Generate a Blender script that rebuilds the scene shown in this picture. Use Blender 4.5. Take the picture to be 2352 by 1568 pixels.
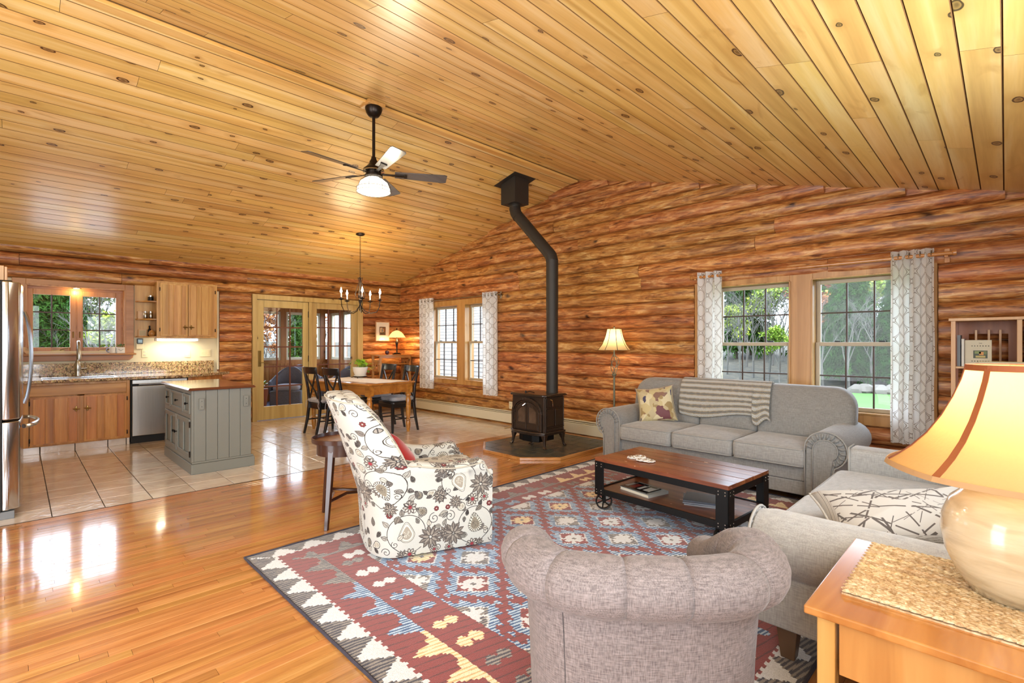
import bpy, math, random
import numpy as np
from mathutils import Vector, Matrix, noise as mnoise
random.seed(7)
PI = math.pi
for o in list(bpy.data.objects): bpy.data.objects.remove(o)
SC = bpy.context.scene
COL = SC.collection

# ------------------------------------------------------------ camera, world, lights, exposure
cd = bpy.data.cameras.new('camera'); cam = bpy.data.objects.new('camera', cd); COL.objects.link(cam)
cam.location = (0, 0, 1.32); cam.rotation_euler = (PI/2, 0, -PI/4)
cd.sensor_width = 36; cd.lens = 36*1134/2352; cd.shift_y = 5/2352; cd.clip_start = .02; cd.clip_end = 300
SC.camera = cam
SC.view_settings.view_transform = 'Standard'; SC.view_settings.look = 'None'
SC.view_settings.gamma = 1; SC.view_settings.use_curve_mapping = False
SC.view_settings.exposure = 0.62
SC.cycles.use_denoising = True
SC.cycles.max_bounces = 8; SC.cycles.diffuse_bounces = 4; SC.cycles.glossy_bounces = 4
SC.cycles.transmission_bounces = 6; SC.cycles.transparent_max_bounces = 12
SC.cycles.caustics_reflective = False; SC.cycles.caustics_refractive = False
SC.cycles.sample_clamp_indirect = 6

w = bpy.data.worlds.new('sky'); SC.world = w; w.use_nodes = True
bg = w.node_tree.nodes['Background']; bg.inputs[0].default_value = (.70, .84, 1, 1); bg.inputs[1].default_value = 5.5

def light(name, kind, loc, power, color=(1, 1, 1), size=None, rot=None, spread=None, radius=None):
    l = bpy.data.lights.new(name, kind); l.energy = power; l.color = color
    if size: l.shape = 'RECTANGLE'; l.size, l.size_y = size
    if spread: l.spread = math.radians(spread)
    if radius is not None: l.shadow_soft_size = radius
    o = bpy.data.objects.new(name, l); COL.objects.link(o); o.location = loc
    if rot: o.rotation_euler = rot
    return o
sun = light('sun', 'SUN', (0, 0, 20), 2.2, (1, .95, .86), rot=Vector((.46, .36, -.82)).to_track_quat('-Z', 'Y').to_euler())
sun.data.angle = .02
# added cool fill lights in front of the two windowless walls out of view
light('fill_left_wall', 'AREA', (-2.32, 2.6, 1.45), 135, (.82, .91, 1), (4.0, 1.9), (0, -PI/2, 0))
light('fill_near_wall', 'AREA', (-.7, -.40, 1.5), 120, (.84, .92, 1), (2.2, 1.7), (PI/2, 0, 0))
light('fill_near_wall_east', 'AREA', (2.3, -.40, 1.7), 46, (.82, .91, 1), (1.8, .8), (PI/2, 0, 0))
# portals guide the sky's light through the windows in view
for nm, loc, sz, rot in (('portal_big_window', (5.95, 1.47, 1.3), (1.9, 1.5), (0, PI/2, 0)),
                         ('portal_small_window', (5.95, 7.0, 1.35), (1.7, 1.5), (0, PI/2, 0)),
                         ('portal_kitchen_window', (.55, 9.3, 1.6), (1.0, .9), (-PI/2, 0, 0))):
    p = light(nm, 'AREA', loc, 1, (1, 1, 1), sz, rot); p.data.cycles.is_portal = True

# ------------------------------------------------------------ mesh helpers
class MB:
    def __init__(s): s.v = []; s.f = []; s.uv = {}; s.mi = {}; s.cm = 0
    def add(s, vs, fs, uvs=None):
        b = len(s.v); s.v += [tuple(x) for x in vs]
        for k, f in enumerate(fs):
            if s.cm: s.mi[len(s.f)] = s.cm
            if uvs: s.uv[len(s.f)] = [uvs[i] for i in f]
            s.f.append(tuple(i+b for i in f))
        return s
    def box(s, x0, x1, y0, y1, z0, z1, m=None):
        vs = [Vector((x, y, z)) for x in (x0, x1) for y in (y0, y1) for z in (z0, z1)]
        if m is not None: vs = [m @ v for v in vs]
        return s.add(vs, [(0, 1, 3, 2), (4, 6, 7, 5), (0, 4, 5, 1), (2, 3, 7, 6), (0, 2, 6, 4), (1, 5, 7, 3)])
    def cb(s, c, d, m=None):
        return s.box(c[0]-d[0]/2, c[0]+d[0]/2, c[1]-d[1]/2, c[1]+d[1]/2, c[2]-d[2]/2, c[2]+d[2]/2, m)
    def bar(s, a, b, wx, wz, up=(0, 0, 1)):
        a = Vector(a); b = Vector(b); d = (b-a); L = d.length; d.normalize()
        u = Vector(up)
        if abs(d.dot(u)) > .98: u = Vector((1, 0, 0))
        sd = d.cross(u).normalized(); up2 = sd.cross(d)
        m = Matrix((sd, d, up2)).transposed().to_4x4(); m.translation = a
        return s.box(-wx/2, wx/2, 0, L, -wz/2, wz/2, m)
    def loft(s, rings, cap=True, closed=True, uv=None):
        n = len(rings[0]); b = len(s.v)
        for r in rings: s.v += [tuple(p) for p in r]
        for i in range(len(rings)-1):
            for j in range(n if closed else n-1):
                k = (j+1) % n
                if s.cm: s.mi[len(s.f)] = s.cm
                if uv:
                    s.uv[len(s.f)] = [uv(i, j), uv(i, j+1), uv(i+1, j+1), uv(i+1, j)]
                s.f.append((b+i*n+j, b+i*n+k, b+(i+1)*n+k, b+(i+1)*n+j))
        if cap and closed:
            s.f.append(tuple(b+j for j in reversed(range(n)))); s.f.append(tuple(b+(len(rings)-1)*n+j for j in range(n)))
        return s
    def tube(s, pts, r, n=8, cap=True, closed=False):
        pts = [Vector(p) for p in pts]; rs = r if isinstance(r, (list, tuple)) else [r]*len(pts)
        rings = []; prev = None
        for i, p in enumerate(pts):
            if closed: t = pts[(i+1) % len(pts)]-pts[i-1]
            else: t = pts[min(i+1, len(pts)-1)]-pts[max(i-1, 0)]
            t = t.normalized() if t.length > 1e-9 else Vector((0, 0, 1))
            if prev is None:
                u = Vector((0, 0, 1)) if abs(t.z) < .9 else Vector((1, 0, 0))
                u = (u-t*u.dot(t)).normalized()
            else:
                u = (prev-t*prev.dot(t)); u = u.normalized() if u.length > 1e-6 else prev
            prev = u; w_ = t.cross(u)
            rings.append([p+(u*math.cos(a)+w_*math.sin(a))*rs[i] for a in [2*PI*k/n for k in range(n)]])
        if closed: rings.append(rings[0])
        return s.loft(rings, cap and not closed)
    def lathe(s, prof, n=24, c=(0, 0, 0), cap=True):
        c = Vector(c)
        return s.loft([[c+Vector((r*math.cos(2*PI*k/n), r*math.sin(2*PI*k/n), z)) for k in range(n)] for r, z in prof], cap)
    def prism(s, poly, to3, d0, d1):
        n = len(poly); a = [to3(p[0], p[1], d0) for p in poly]; b = [to3(p[0], p[1], d1) for p in poly]
        fs = [tuple(reversed(range(n))), tuple(range(n, 2*n))]+[(i, (i+1) % n, n+(i+1) % n, n+i) for i in range(n)]
        return s.add(a+b, fs)
    def puff(s, poly, th, r, crown, to3, nr=4, nc=4, back=True, uvs=None):
        """cushion: outline poly (convex, ccw), total thickness th, edge radius r, crown height."""
        cx = sum(p[0] for p in poly)/len(poly); cy = sum(p[1] for p in poly)/len(poly)
        P = [Vector((p[0], p[1])) for p in poly]; Cc = Vector((cx, cy))
        def inset(p, d):
            v = Cc-p; L = v.length
            return p+v*(min(d, L)/L)
        half = []
        for i in range(nr+1):
            a = PI/2*i/nr
            half.append((r*(1-math.cos(a)) if 0 else r-r*math.cos(a), th/2-r+r*math.sin(a), None))
        mind = min((p-Cc).length for p in P)
        rings = []
        for ins, wv, _ in half: rings.append([(inset(p, ins), wv) for p in P])
        last = rings[-1]
        for i in range(1, nc+1):
            f = i/nc*.97
            rings.append([(p.lerp(Cc, f), wv+crown*(1-(1-f)**2)) for p, wv in last])
        full = [[(p, -wv) for p, wv in rg] for rg in reversed(rings)]+rings if back else rings
        R = [[to3(p.x, p.y, wv) for p, wv in rg] for rg in full]
        if uvs:
            pts2 = [[(p.x*uvs, p.y*uvs) for p, wv in rg] for rg in full]
            n = len(P)
            return s.loft(R, True, True, uv=lambda i, j: pts2[i][j % n])
        return s.loft(R, True, True)

def rrect(w_, h_, r, n=5, cx=0, cy=0):
    out = []
    for qx, qy, a0 in ((1, 1, 0), (-1, 1, PI/2), (-1, -1, PI), (1, -1, 3*PI/2)):
        for i in range(n+1):
            a = a0+PI/2*i/n
            out.append((cx+qx*(w_/2-r)+r*math.cos(a), cy+qy*(h_/2-r)+r*math.sin(a)))
    return out
def dense(poly, step):
    out = []
    for i in range(len(poly)):
        a = Vector(poly[i]); b = Vector(poly[(i+1) % len(poly)]); n = max(1, int((b-a).length/step))
        out += [tuple(a.lerp(b, k/n)) for k in range(n)]
    return out
XYZ = lambda a, b, c: Vector((a, b, c))
YZX = lambda a, b, c: Vector((c, a, b))      # outline in y,z ; depth in x
XZY = lambda a, b, c: Vector((a, c, b))      # outline in x,z ; depth in y

def obj(name, mb, mat, parent=None, loc=(0, 0, 0), rot=(0, 0, 0), smooth=False, bevel=0, sub=0, seg=2, angle=40, fix=True):
    me = bpy.data.meshes.new(name); me.from_pydata(mb.v, [], mb.f)
    mats = mat if isinstance(mat, (list, tuple)) else [mat]
    for m_ in mats: me.materials.append(m_)
    if mb.mi:
        for k, i in mb.mi.items(): me.polygons[k].material_index = i
    if mb.uv:
        ul = me.uv_layers.new(name='UVMap'); data = np.zeros((len(me.loops), 2), dtype=np.float32)
        for k, c in mb.uv.items():
            p = me.polygons[k]
            for q in range(p.loop_total): data[p.loop_start+q] = c[q]
        ul.data.foreach_set('uv', data.ravel())
    me.validate(); 
    if fix:
        import bmesh
        bm = bmesh.new(); bm.from_mesh(me); bmesh.ops.recalc_face_normals(bm, faces=bm.faces); bm.to_mesh(me); bm.free()
    o = bpy.data.objects.new(name, me); COL.objects.link(o)
    if smooth:
        me.polygons.foreach_set('use_smooth', [True]*len(me.polygons))
        if smooth != 'all': 
            try: me.set_sharp_from_angle(angle=math.radians(angle))
            except Exception: pass
    if bevel:
        b = o.modifiers.new('bevel', 'BEVEL'); b.width = bevel; b.segments = seg; b.limit_method = 'ANGLE'; b.angle_limit = math.radians(35)
    if sub:
        b = o.modifiers.new('sub', 'SUBSURF'); b.levels = sub; b.render_levels = sub
    o.location = loc; o.rotation_euler = rot
    if parent: o.parent = parent
    return o
def tag(o, label, cat, group=None, kind=None):
    if label: o['label'] = label
    if cat: o['category'] = cat
    if group: o['group'] = group
    if kind: o['kind'] = kind
    return o
def thing(name, label, cat, loc=(0, 0, 0), rotz=0, group=None):
    o = bpy.data.objects.new(name, None); COL.objects.link(o); o.empty_display_size = .1
    o.location = loc; o.rotation_euler = (0, 0, rotz)
    return tag(o, label, cat, group)
def struct(name, mb, mat, **k):
    o = obj(name, mb, mat, **k); o['kind'] = 'structure'; return o
def inst(src, name, parent=None, loc=(0, 0, 0), rot=(0, 0, 0), scale=None):
    o = bpy.data.objects.new(name, src.data if hasattr(src, 'data') else src); COL.objects.link(o)
    o.location = loc; o.rotation_euler = rot
    if scale: o.scale = scale
    if parent: o.parent = parent
    return o
def dup(root, loc, rotz, label, group=None, scale=None):
    def cp(o, par):
        c = o.copy(); COL.objects.link(c); c.parent = par
        for ch in [q for q in KIDS.get(o.name, [])]: cp(ch, c)
        return c
    KIDS = {}
    for q in bpy.data.objects:
        if q.parent: KIDS.setdefault(q.parent.name, []).append(q)
    r = cp(root, None); r.location = loc; r.rotation_euler = (0, 0, rotz); r['label'] = label
    if group: r['group'] = group
    if scale: r.scale = scale
    return r

# ------------------------------------------------------------ material helpers
def srgb(h):
    if isinstance(h, str):
        c = [int(h[i:i+2], 16)/255 for i in (0, 2, 4)]
    else: c = h
    return tuple((x/12.92 if x <= .04045 else ((x+.055)/1.055)**2.4) for x in c)+(1,)
class NT:
    def __init__(s, name):
        s.m = bpy.data.materials.new(name); s.m.use_nodes = True; s.t = s.m.node_tree
        s.b = s.t.nodes['Principled BSDF']
    def n(s, typ, ins=None, **props):
        nd = s.t.nodes.new(typ)
        for k, v in props.items(): setattr(nd, k, v)
        for k, v in (ins or {}).items():
            sk = nd.inputs[k]
            if isinstance(v, bpy.types.NodeSocket): s.t.links.new(v, sk)
            elif isinstance(v, bpy.types.Node): s.t.links.new(v.outputs[0], sk)
            else: sk.default_value = v
        return nd
    def math(s, op, a, b=None, c=None, clamp=False):
        ins = {0: a}
        if b is not None: ins[1] = b
        if c is not None: ins[2] = c
        return s.n('ShaderNodeMath', ins, operation=op, use_clamp=clamp).outputs[0]
    def mix(s, f, a, b, mode='MIX'):
        nd = s.n('ShaderNodeMix', data_type='RGBA', blend_type=mode)
        for k, v in ((0, f), (6, a), (7, b)):
            if isinstance(v, bpy.types.NodeSocket): s.t.links.new(v, nd.inputs[k])
            else: nd.inputs[k].default_value = v
        return nd.outputs[2]
    def ramp(s, f, stops, interp='LINEAR'):
        nd = s.n('ShaderNodeValToRGB', {0: f}); cr = nd.color_ramp; cr.interpolation = interp
        while len(cr.elements) < len(stops): cr.elements.new(.5)
        for e, (p, c) in zip(cr.elements, stops): e.position = p; e.color = c if len(c) == 4 else tuple(c)+(1,)
        return nd.outputs[0]
    def vec(s, axis_scale=(1, 1, 1), src='Object', rnd=True, warp=0):
        tc = s.n('ShaderNodeTexCoord').outputs[src]
        v = s.n('ShaderNodeMapping', {0: tc, 3: axis_scale}).outputs[0]
        if rnd:
            r = s.n('ShaderNodeObjectInfo').outputs['Random']
            k = s.n('ShaderNodeCombineXYZ', {0: s.math('MULTIPLY', r, 91.7), 1: s.math('MULTIPLY', r, 53.3), 2: s.math('MULTIPLY', r, 17.1)}).outputs[0]
            v = s.n('ShaderNodeVectorMath', {0: v, 1: k}, operation='ADD').outputs[0]
        return v
    def plane(s, axis, k, across=None):
        tc = s.n('ShaderNodeSeparateXYZ', {0: s.n('ShaderNodeTexCoord').outputs['Object']}).outputs
        if across is None: across = {0: 1, 1: 0, 2: 0}[axis]
        r = s.n('ShaderNodeObjectInfo').outputs['Random']
        return s.n('ShaderNodeCombineXYZ', {0: s.math('ADD', s.math('MULTIPLY', tc[axis], k), s.math('MULTIPLY', r, 91.7)), 1: s.math('ADD', tc[across], s.math('MULTIPLY', r, 53.3)), 2: 0.}).outputs[0]
    def noise(s, v, scale, detail=3, dist=0, rough=.5):
        return s.n('ShaderNodeTexNoise', {'Vector': v, 'Scale': scale, 'Detail': detail, 'Distortion': dist, 'Roughness': rough}).outputs[0]
    def rand(s): return s.n('ShaderNodeObjectInfo').outputs['Random']
    def vary(s, col, amt=.15, hue=.01):
        r = s.rand()
        v = s.math('ADD', s.math('MULTIPLY', r, amt), 1-amt/2)
        r2 = s.math('FRACT', s.math('MULTIPLY', r, 17.3))
        h = s.math('ADD', s.math('MULTIPLY', r2, hue), .5-hue/2)
        return s.n('ShaderNodeHueSaturation', {0: h, 2: v, 4: col}).outputs[0]
    def done(s, col=None, rough=None, metal=None, bump=None, bs=.1, bd=.01, coat=None, coatr=.1, spec=None, sheen=None, emit=None, es=0):
        def put(k, v):
            if v is None: return
            if isinstance(v, bpy.types.NodeSocket): s.t.links.new(v, s.b.inputs[k])
            else: s.b.inputs[k].default_value = v
        put('Base Color', col); put('Roughness', rough); put('Metallic', metal)
        put('Coat Weight', coat); 
        if coat is not None: put('Coat Roughness', coatr)
        put('Specular IOR Level', spec); put('Sheen Weight', sheen)
        if emit is not None: put('Emission Color', emit); put('Emission Strength', es)
        if bump is not None:
            bn = s.n('ShaderNodeBump', {'Height': bump, 'Strength': bs, 'Distance': bd}); s.t.links.new(bn.outputs[0], s.b.inputs['Normal'])
        return s.m

def plain(name, col, rough=.5, metal=0, coat=None, noise=.08, nscale=12, **k):
    t = NT(name); v = t.vec()
    n = t.noise(v, nscale, 3)
    c = srgb(col) if isinstance(col, str) else col
    cc = t.mix(n, tuple(x*(1-noise) for x in c[:3])+(1,), tuple(min(1, x*(1+noise)) for x in c[:3])+(1,))
    return t.done(cc, rough, metal, coat=coat, **k)

def wood(name, dark, mid, light_, axis=0, sc=1.0, stretch=.07, knots=0., rough=.4, coat=None, coatr=.15, var=.16, hue=.012, bs=.08, knot_col='3a1c0c', grain=.35, kscale=3.0, kp=None):
    t = NT(name)
    s3 = [1, 1, 1]; s3[axis] = stretch
    v = t.vec(tuple(s3))
    n1 = t.noise(v, 9*sc, 4, .8)
    c = t.ramp(n1, [(.25, srgb(dark)), (.5, srgb(mid)), (.75, srgb(light_))])
    f = [2.2*sc]*3; f[axis] = stretch*1.2
    g = t.noise(t.n('ShaderNodeMapping', {0: v, 3: (1, 1, 1)}).outputs[0], 90*sc, 2, .2)
    c = t.mix(t.math('MULTIPLY', t.math('SUBTRACT', g, .45, clamp=True), grain*2.2), c, srgb(dark))
    if knots:
        kv = t.plane(axis, .55, kp)
        nz = t.noise(kv, 14, 2)
        kv2 = t.n('ShaderNodeVectorMath', {0: kv, 1: t.n('ShaderNodeCombineXYZ', {0: t.math('MULTIPLY', nz, .03), 1: t.math('MULTIPLY', nz, .03), 2: 0.}).outputs[0]}, operation='ADD').outputs[0]
        vo = t.n('ShaderNodeTexVoronoi', {'Vector': kv2, 'Scale': kscale*1.0}, voronoi_dimensions='2D')
        dist, cc = vo.outputs['Distance'], vo.outputs['Color']
        rr = t.n('ShaderNodeSeparateColor', {0: cc}).outputs[0]
        on = t.math('LESS_THAN', rr, knots)
        size = t.math('ADD', .040, t.math('MULTIPLY', rr, .17))
        core = t.math('MULTIPLY', on, t.math('SUBTRACT', 1, t.math('DIVIDE', dist, size), clamp=True))
        halo = t.math('MULTIPLY', on, t.math('SUBTRACT', 1, t.math('DIVIDE', dist, t.math('MULTIPLY', size, 3.2)), clamp=True))
        sk = t.noise(t.vec(tuple(.35 if q == axis else 1 for q in range(3))), 5.5, 4, 1.5)
        c = t.mix(t.math('MULTIPLY', t.math('SUBTRACT', sk, .62, clamp=True), 5., clamp=True), c, srgb(dark))
        c = t.mix(t.math('MULTIPLY', halo, .75), c, srgb(dark))
        ring = t.ramp(core, [(0, (0, 0, 0, 1)), (.12, (1, 1, 1, 1)), (.3, (1, 1, 1, 1)), (.45, (.45, .45, .45, 1)), (.8, (.8, .8, .8, 1))])
        c = t.mix(t.n('ShaderNodeSeparateColor', {0: ring}).outputs[0], c, srgb(knot_col))
    c = t.vary(c, var, hue)
    return t.done(c, rough, coat=coat, coatr=coatr, bump=n1, bs=bs, bd=.01)
# ------------------------------------------------------------ woven and printed patterns computed in numpy
def make_image(name, arr):
    h, w_, _ = arr.shape
    im = bpy.data.images.new(name, w_, h, alpha=False)
    a = np.ones((h, w_, 4), dtype=np.float32); a[:, :, :3] = np.clip(arr, 0, 1)
    im.pixels.foreach_set(a.ravel()); im.update(); im.pack(); return im
C3 = lambda h: np.array([int(h[i:i+2], 16)/255 for i in (0, 2, 4)], dtype=np.float32)

def rug_pattern(W_=3.66, H_=2.75, px=440):
    nx, ny = int(W_*px), int(H_*px)
    X, Y = np.meshgrid((np.arange(nx)+.5)/px, (np.arange(ny)+.5)/px)
    rng = np.random.RandomState(3)
    jit = np.repeat(rng.rand(ny//4+1), 4)[:ny][:, None]*.006
    q = .0125
    Xq = (np.floor((X+jit)/q)+.5)*q; Yq = (np.floor(Y/q)+.5)*q
    A = np.zeros((ny, nx, 3), dtype=np.float32)
    ph = (Y+.22*X+jit)
    st = (np.floor(ph/.0105) % 2) < .5
    st3 = (np.floor(ph/.008) % 3) < 1
    sp = lambda a, b, s: np.where(s[..., None], C3(a), C3(b))
    red = np.where(((np.floor(ph/.007) % 7) < 1)[..., None], C3('62221d'), C3('8a2f28'))
    grey = sp('45404a', 'a39a8e', st); dark = sp('322f3b', '8b8278', st); yel = sp('dcb878', 'f3e4bc', st3); blue = sp('2f5688', 'bdd2e4', st)
    wht = np.broadcast_to(C3('dcdfe2'), A.shape)
    put = lambda m, c: np.copyto(A, c, where=m[..., None])
    put(np.ones_like(X, bool), red)
    bx = np.minimum(Xq, W_-Xq); by = np.minimum(Yq, H_-Yq); b = np.minimum(bx, by)
    t = np.where(bx < by, Yq, Xq)
    fr = lambda x: x-np.floor(x)
    tri = lambda x: 1-np.abs(2*fr(x)-1)
    # outer border: stepped dark triangles on white
    m = b < .15; put(m, wht)
    put(m & (b < .030+.112*np.floor(np.clip(tri(t/.193)*1.25-.1, 0, 1)*6)/6), dark)
    put((b > .137) & (b < .15) & (fr(t/.05) < .5), red)
    # second border: hooked triangles, colours in threes
    m = (b >= .15) & (b < .34); h = .34-b; f = fr(t/.22)
    shape = m & ((h < .155*(1-np.abs(f-.42)*2.3)) & ~((h > .055) & (np.abs(f-.62) < .07)) | (h < .022))
    k = (np.floor(t/.22).astype(int)//3) % 3
    put(shape & (k == 0), grey); put(shape & (k == 1), yel); put(shape & (k == 2), blue)
    # rows of small blossoms
    def blossom(dx, dy):
        dx = np.abs(dx); dy = np.abs(dy)
        e = np.abs(dx-.034)
        return ((dx < .064) & (dy < .012)) | ((e < .012) & (dy < .040)) | ((e < .024) & (dy < .027)) | ((e < .031) & (dy < .016))
    def brow(m, a, c, pitch, sw=False):
        da = (fr(a/pitch)-.5)*pitch; k = np.floor(a/pitch).astype(int)//2 % 4
        s = blossom(da, c) if sw else blossom(c, da)
        s = s & m
        put(s & (k == 0), blue); put(s & (k == 1), wht); put(s & (k == 2), grey); put(s & (k == 3), yel)
    brow((bx < .52) & (bx > .36) & (by > .40), Yq+.05, bx-.445, .182)
    brow((by < .50) & (by > .36) & (bx > .40), Xq, by-.43, .20, True)
    # lattice of serrated diamonds
    fm = (bx > .556) & (by > .50)
    def cell(x0, y0):
        dx = Xq-x0; dy = Yq-y0
        i = np.round(dx/.4425); j = np.round(dy/.48)
        return dx-i*.4425, dy-j*.48, i, j
    dxa, dya, ia, ja = cell(.777, 1.505); dxb, dyb, ib, jb = cell(.556, 1.745)
    ma = np.abs(dxa)/.2213+np.abs(dya)/.24; mb_ = np.abs(dxb)/.2213+np.abs(dyb)/.24
    isA = ma <= mb_; mm = np.minimum(ma, mb_)
    dx = np.where(isA, dxa, dxb); dy = np.where(isA, dya, dyb)
    saw = tri(np.abs(dx)/.062)
    put(fm & (mm > .52) & ~((mm > .96-.26*saw)), blue)
    edge = fm & (mm > .50) & (mm < .53); put(edge, wht)
    ax_, ay_ = np.abs(dx), np.abs(dy)
    star = ((ax_ < .078) & (ay_ < .02)) | ((ax_ < .024) & (ay_ < .062)) | ((np.abs(ax_-ay_*1.25) < .02) & (ax_ < .064))
    inner = fm & (mm <= .50)
    put(inner & ~isA, grey); put(inner & isA, red)
    yrow = isA & ((np.abs(ja) == 2) | (ja == 1) | (ja == -2))
    put(inner & star, wht); put(inner & star & yrow, yel)
    put(inner & isA & (ax_ < .013) & (ay_ < .013), grey)
    A *= (1+.05*rng.randn(ny, nx, 1)).astype(np.float32)
    return A

def floral_pattern(N=1200):
    rng = random.Random(11); A = np.empty((N, N, 3), dtype=np.float32); A[:] = C3('c9c9c1')
    A *= (1+.02*np.random.RandomState(1).randn(N, N, 1)).astype(np.float32)
    def poly(pts, col):
        P = np.array(pts); x0, y0 = np.floor(P.min(0)).astype(int)-1; x1, y1 = np.ceil(P.max(0)).astype(int)+1
        gx, gy = np.meshgrid(np.arange(x0, x1), np.arange(y0, y1)); ins = np.zeros(gx.shape, bool)
        for k in range(len(P)):
            (ax, ay), (bx, by) = P[k-1], P[k]
            c = (ay > gy) != (by > gy)
            with np.errstate(divide='ignore', invalid='ignore'): xx = (bx-ax)*(gy-ay)/(by-ay)+ax
            ins ^= c & (gx < xx)
        A[gy[ins] % N, gx[ins] % N] = C3(col)
    def stroke(pts, w_, col):
        c = C3(col); P = []
        for k in range(len(pts)-1):
            a, b = np.array(pts[k]), np.array(pts[k+1]); n = max(1, int(np.hypot(*(b-a))/1.2))
            P += [a+(b-a)*i/n for i in range(n+1)]
        r = w_/2; o = [(i, j) for i in range(-int(r)-1, int(r)+2) for j in range(-int(r)-1, int(r)+2) if i*i+j*j <= r*r]
        P = np.round(np.array(P)).astype(int)
        for i, j in o: A[(P[:, 1]+j) % N, (P[:, 0]+i) % N] = c
    K = '2f2a2a'
    R = lambda x, y, a: (x*math.cos(a)-y*math.sin(a), x*math.sin(a)+y*math.cos(a))
    def place(pts, cx, cy, a, s=1): return [(cx+R(x*s, y*s, a)[0], cy+R(x*s, y*s, a)[1]) for x, y in pts]
    def leaf(cx, cy, a, L, fill, style):
        up = [(L*t, .30*L*math.sin(PI*t**.75)) for t in [i/12 for i in range(13)]]
        out = up+[(x, -y) for x, y in reversed(up[:-1])]
        poly(place(out, cx, cy, a), fill); stroke(place(out, cx, cy, a), 3.2, K)
        stroke(place([(0, 0), (L, 0)], cx, cy, a), 2.4, K)
        if style:
            for i in range(2, 10):
                x = L*i/11; h = .26*L*math.sin(PI*(i/11)**.75)
                for s in (1, -1): stroke(place([(x-4, 0), (x+5, s*h)], cx, cy, a), 2 if style == 1 else 4, K)
    def lotus(cx, cy, a, s):
        for ring, n, L, col in ((0, 11, 78, '6b625b'), (1, 7, 56, '8f867b')):
            for k in range(n):
                b = a+2*PI*k/n+ring*.25; w_ = .17*L
                p = [(8, 0), (L*.35, w_), (L*.75, w_*.8), (L, 0), (L*.75, -w_*.8), (L*.35, -w_)]
                poly(place(p, cx, cy, b, s), col); stroke(place(p+[p[0]], cx, cy, b, s), 2.6, K)
                stroke(place([(14, 0), (L*.8, 2)], cx, cy, b, s), 2.2, 'b9b1a2')
    def daisy(cx, cy, s, red_):
        n = 9
        for k in range(n):
            b = 2*PI*k/n
            el = [(30+19*math.cos(q), 10*math.sin(q)) for q in [2*PI*i/14 for i in range(15)]]
            poly(place(el, cx, cy, b, s), '8d857d'); stroke(place(el, cx, cy, b, s), 3, K)
            el = [(31+9*math.cos(q), 4*math.sin(q)) for q in [2*PI*i/8 for i in range(9)]]
            poly(place(el, cx, cy, b, s), 'dcd7c8')
        c = [(14*math.cos(q), 14*math.sin(q)) for q in [2*PI*i/14 for i in range(15)]]
        poly(place(c, cx, cy, 0, s), red_)
    def small(cx, cy, s):
        for k in range(7):
            b = 2*PI*k/7; el = [(12+8*math.cos(q), 7*math.sin(q)) for q in [2*PI*i/8 for i in range(9)]]
            poly(place(el, cx, cy, b, s), '7b2a2c'); stroke(place(el, cx, cy, b, s), 2, K)
        poly(place([(6*math.cos(q), 6*math.sin(q)) for q in [2*PI*i/8 for i in range(9)]], cx, cy, 0, s), 'c7a9a0')
    def paisley(cx, cy, a, s, dash):
        o = []
        for i in range(40):
            q = 2*PI*i/40; r = 1-.0*math.cos(q)
            x = 46*math.sin(q)*(1-.25*max(0, math.cos(q))); y = 46*math.cos(q)*1.05+(26*max(0, math.cos(q))**3)
            o.append((x, y))
        poly(place(o, cx, cy, a, s*1.12), 'dedacb'); stroke(place(o+[o[0]], cx, cy, a, s*1.12), 3.4, K)
        if dash:
            for x, y in o[::2]: stroke(place([(x*.78, y*.78), (x*1.08, y*1.08)], cx, cy, a, s), 6, K)
        else: stroke(place([(x*.98, y*.98) for x, y in o+[o[0]]], cx, cy, a, s), 2, K)
        poly(place([(x*.72, y*.72) for x, y in o], cx, cy, a, s), '8a8170' if dash else 'a39a8b')
        for i in range(26):
            t_ = rng.random()*6.28; r = 24*math.sqrt(rng.random())
            x, y = r*math.cos(t_), r*math.sin(t_)
            stroke(place([(x, y), (x+2, y+3)], cx, cy, a, s), 3, '4c443e' if dash else 'dedacb')
    def spiral(cx, cy, a, r0, turns, w_=4.5, sg=1):
        pts = []
        for i in range(60):
            f = i/59; r = r0*(1-f)**.8*1.0+3; q = sg*f*turns*2*PI
            pts.append((cx+r*math.cos(a+q), cy+r*math.sin(a+q)))
        stroke(pts, w_, K); return pts
    for k in range(46): 
        x, y = rng.random()*N, rng.random()*N; leaf(x, y, rng.uniform(0, 6), rng.uniform(50, 85), rng.choice(['c9c4b6', '9b948b', '8a8178', 'dad7cc']), rng.choice([0, 1, 1, 2]))
    for k in range(16): spiral(rng.random()*N, rng.random()*N, rng.uniform(0, 6), rng.uniform(30, 48), 1.5, 4.5, rng.choice([-1, 1]))
    for k in range(7): lotus(rng.random()*N, rng.random()*N, rng.random(), rng.uniform(.7, 1.0))
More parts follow.
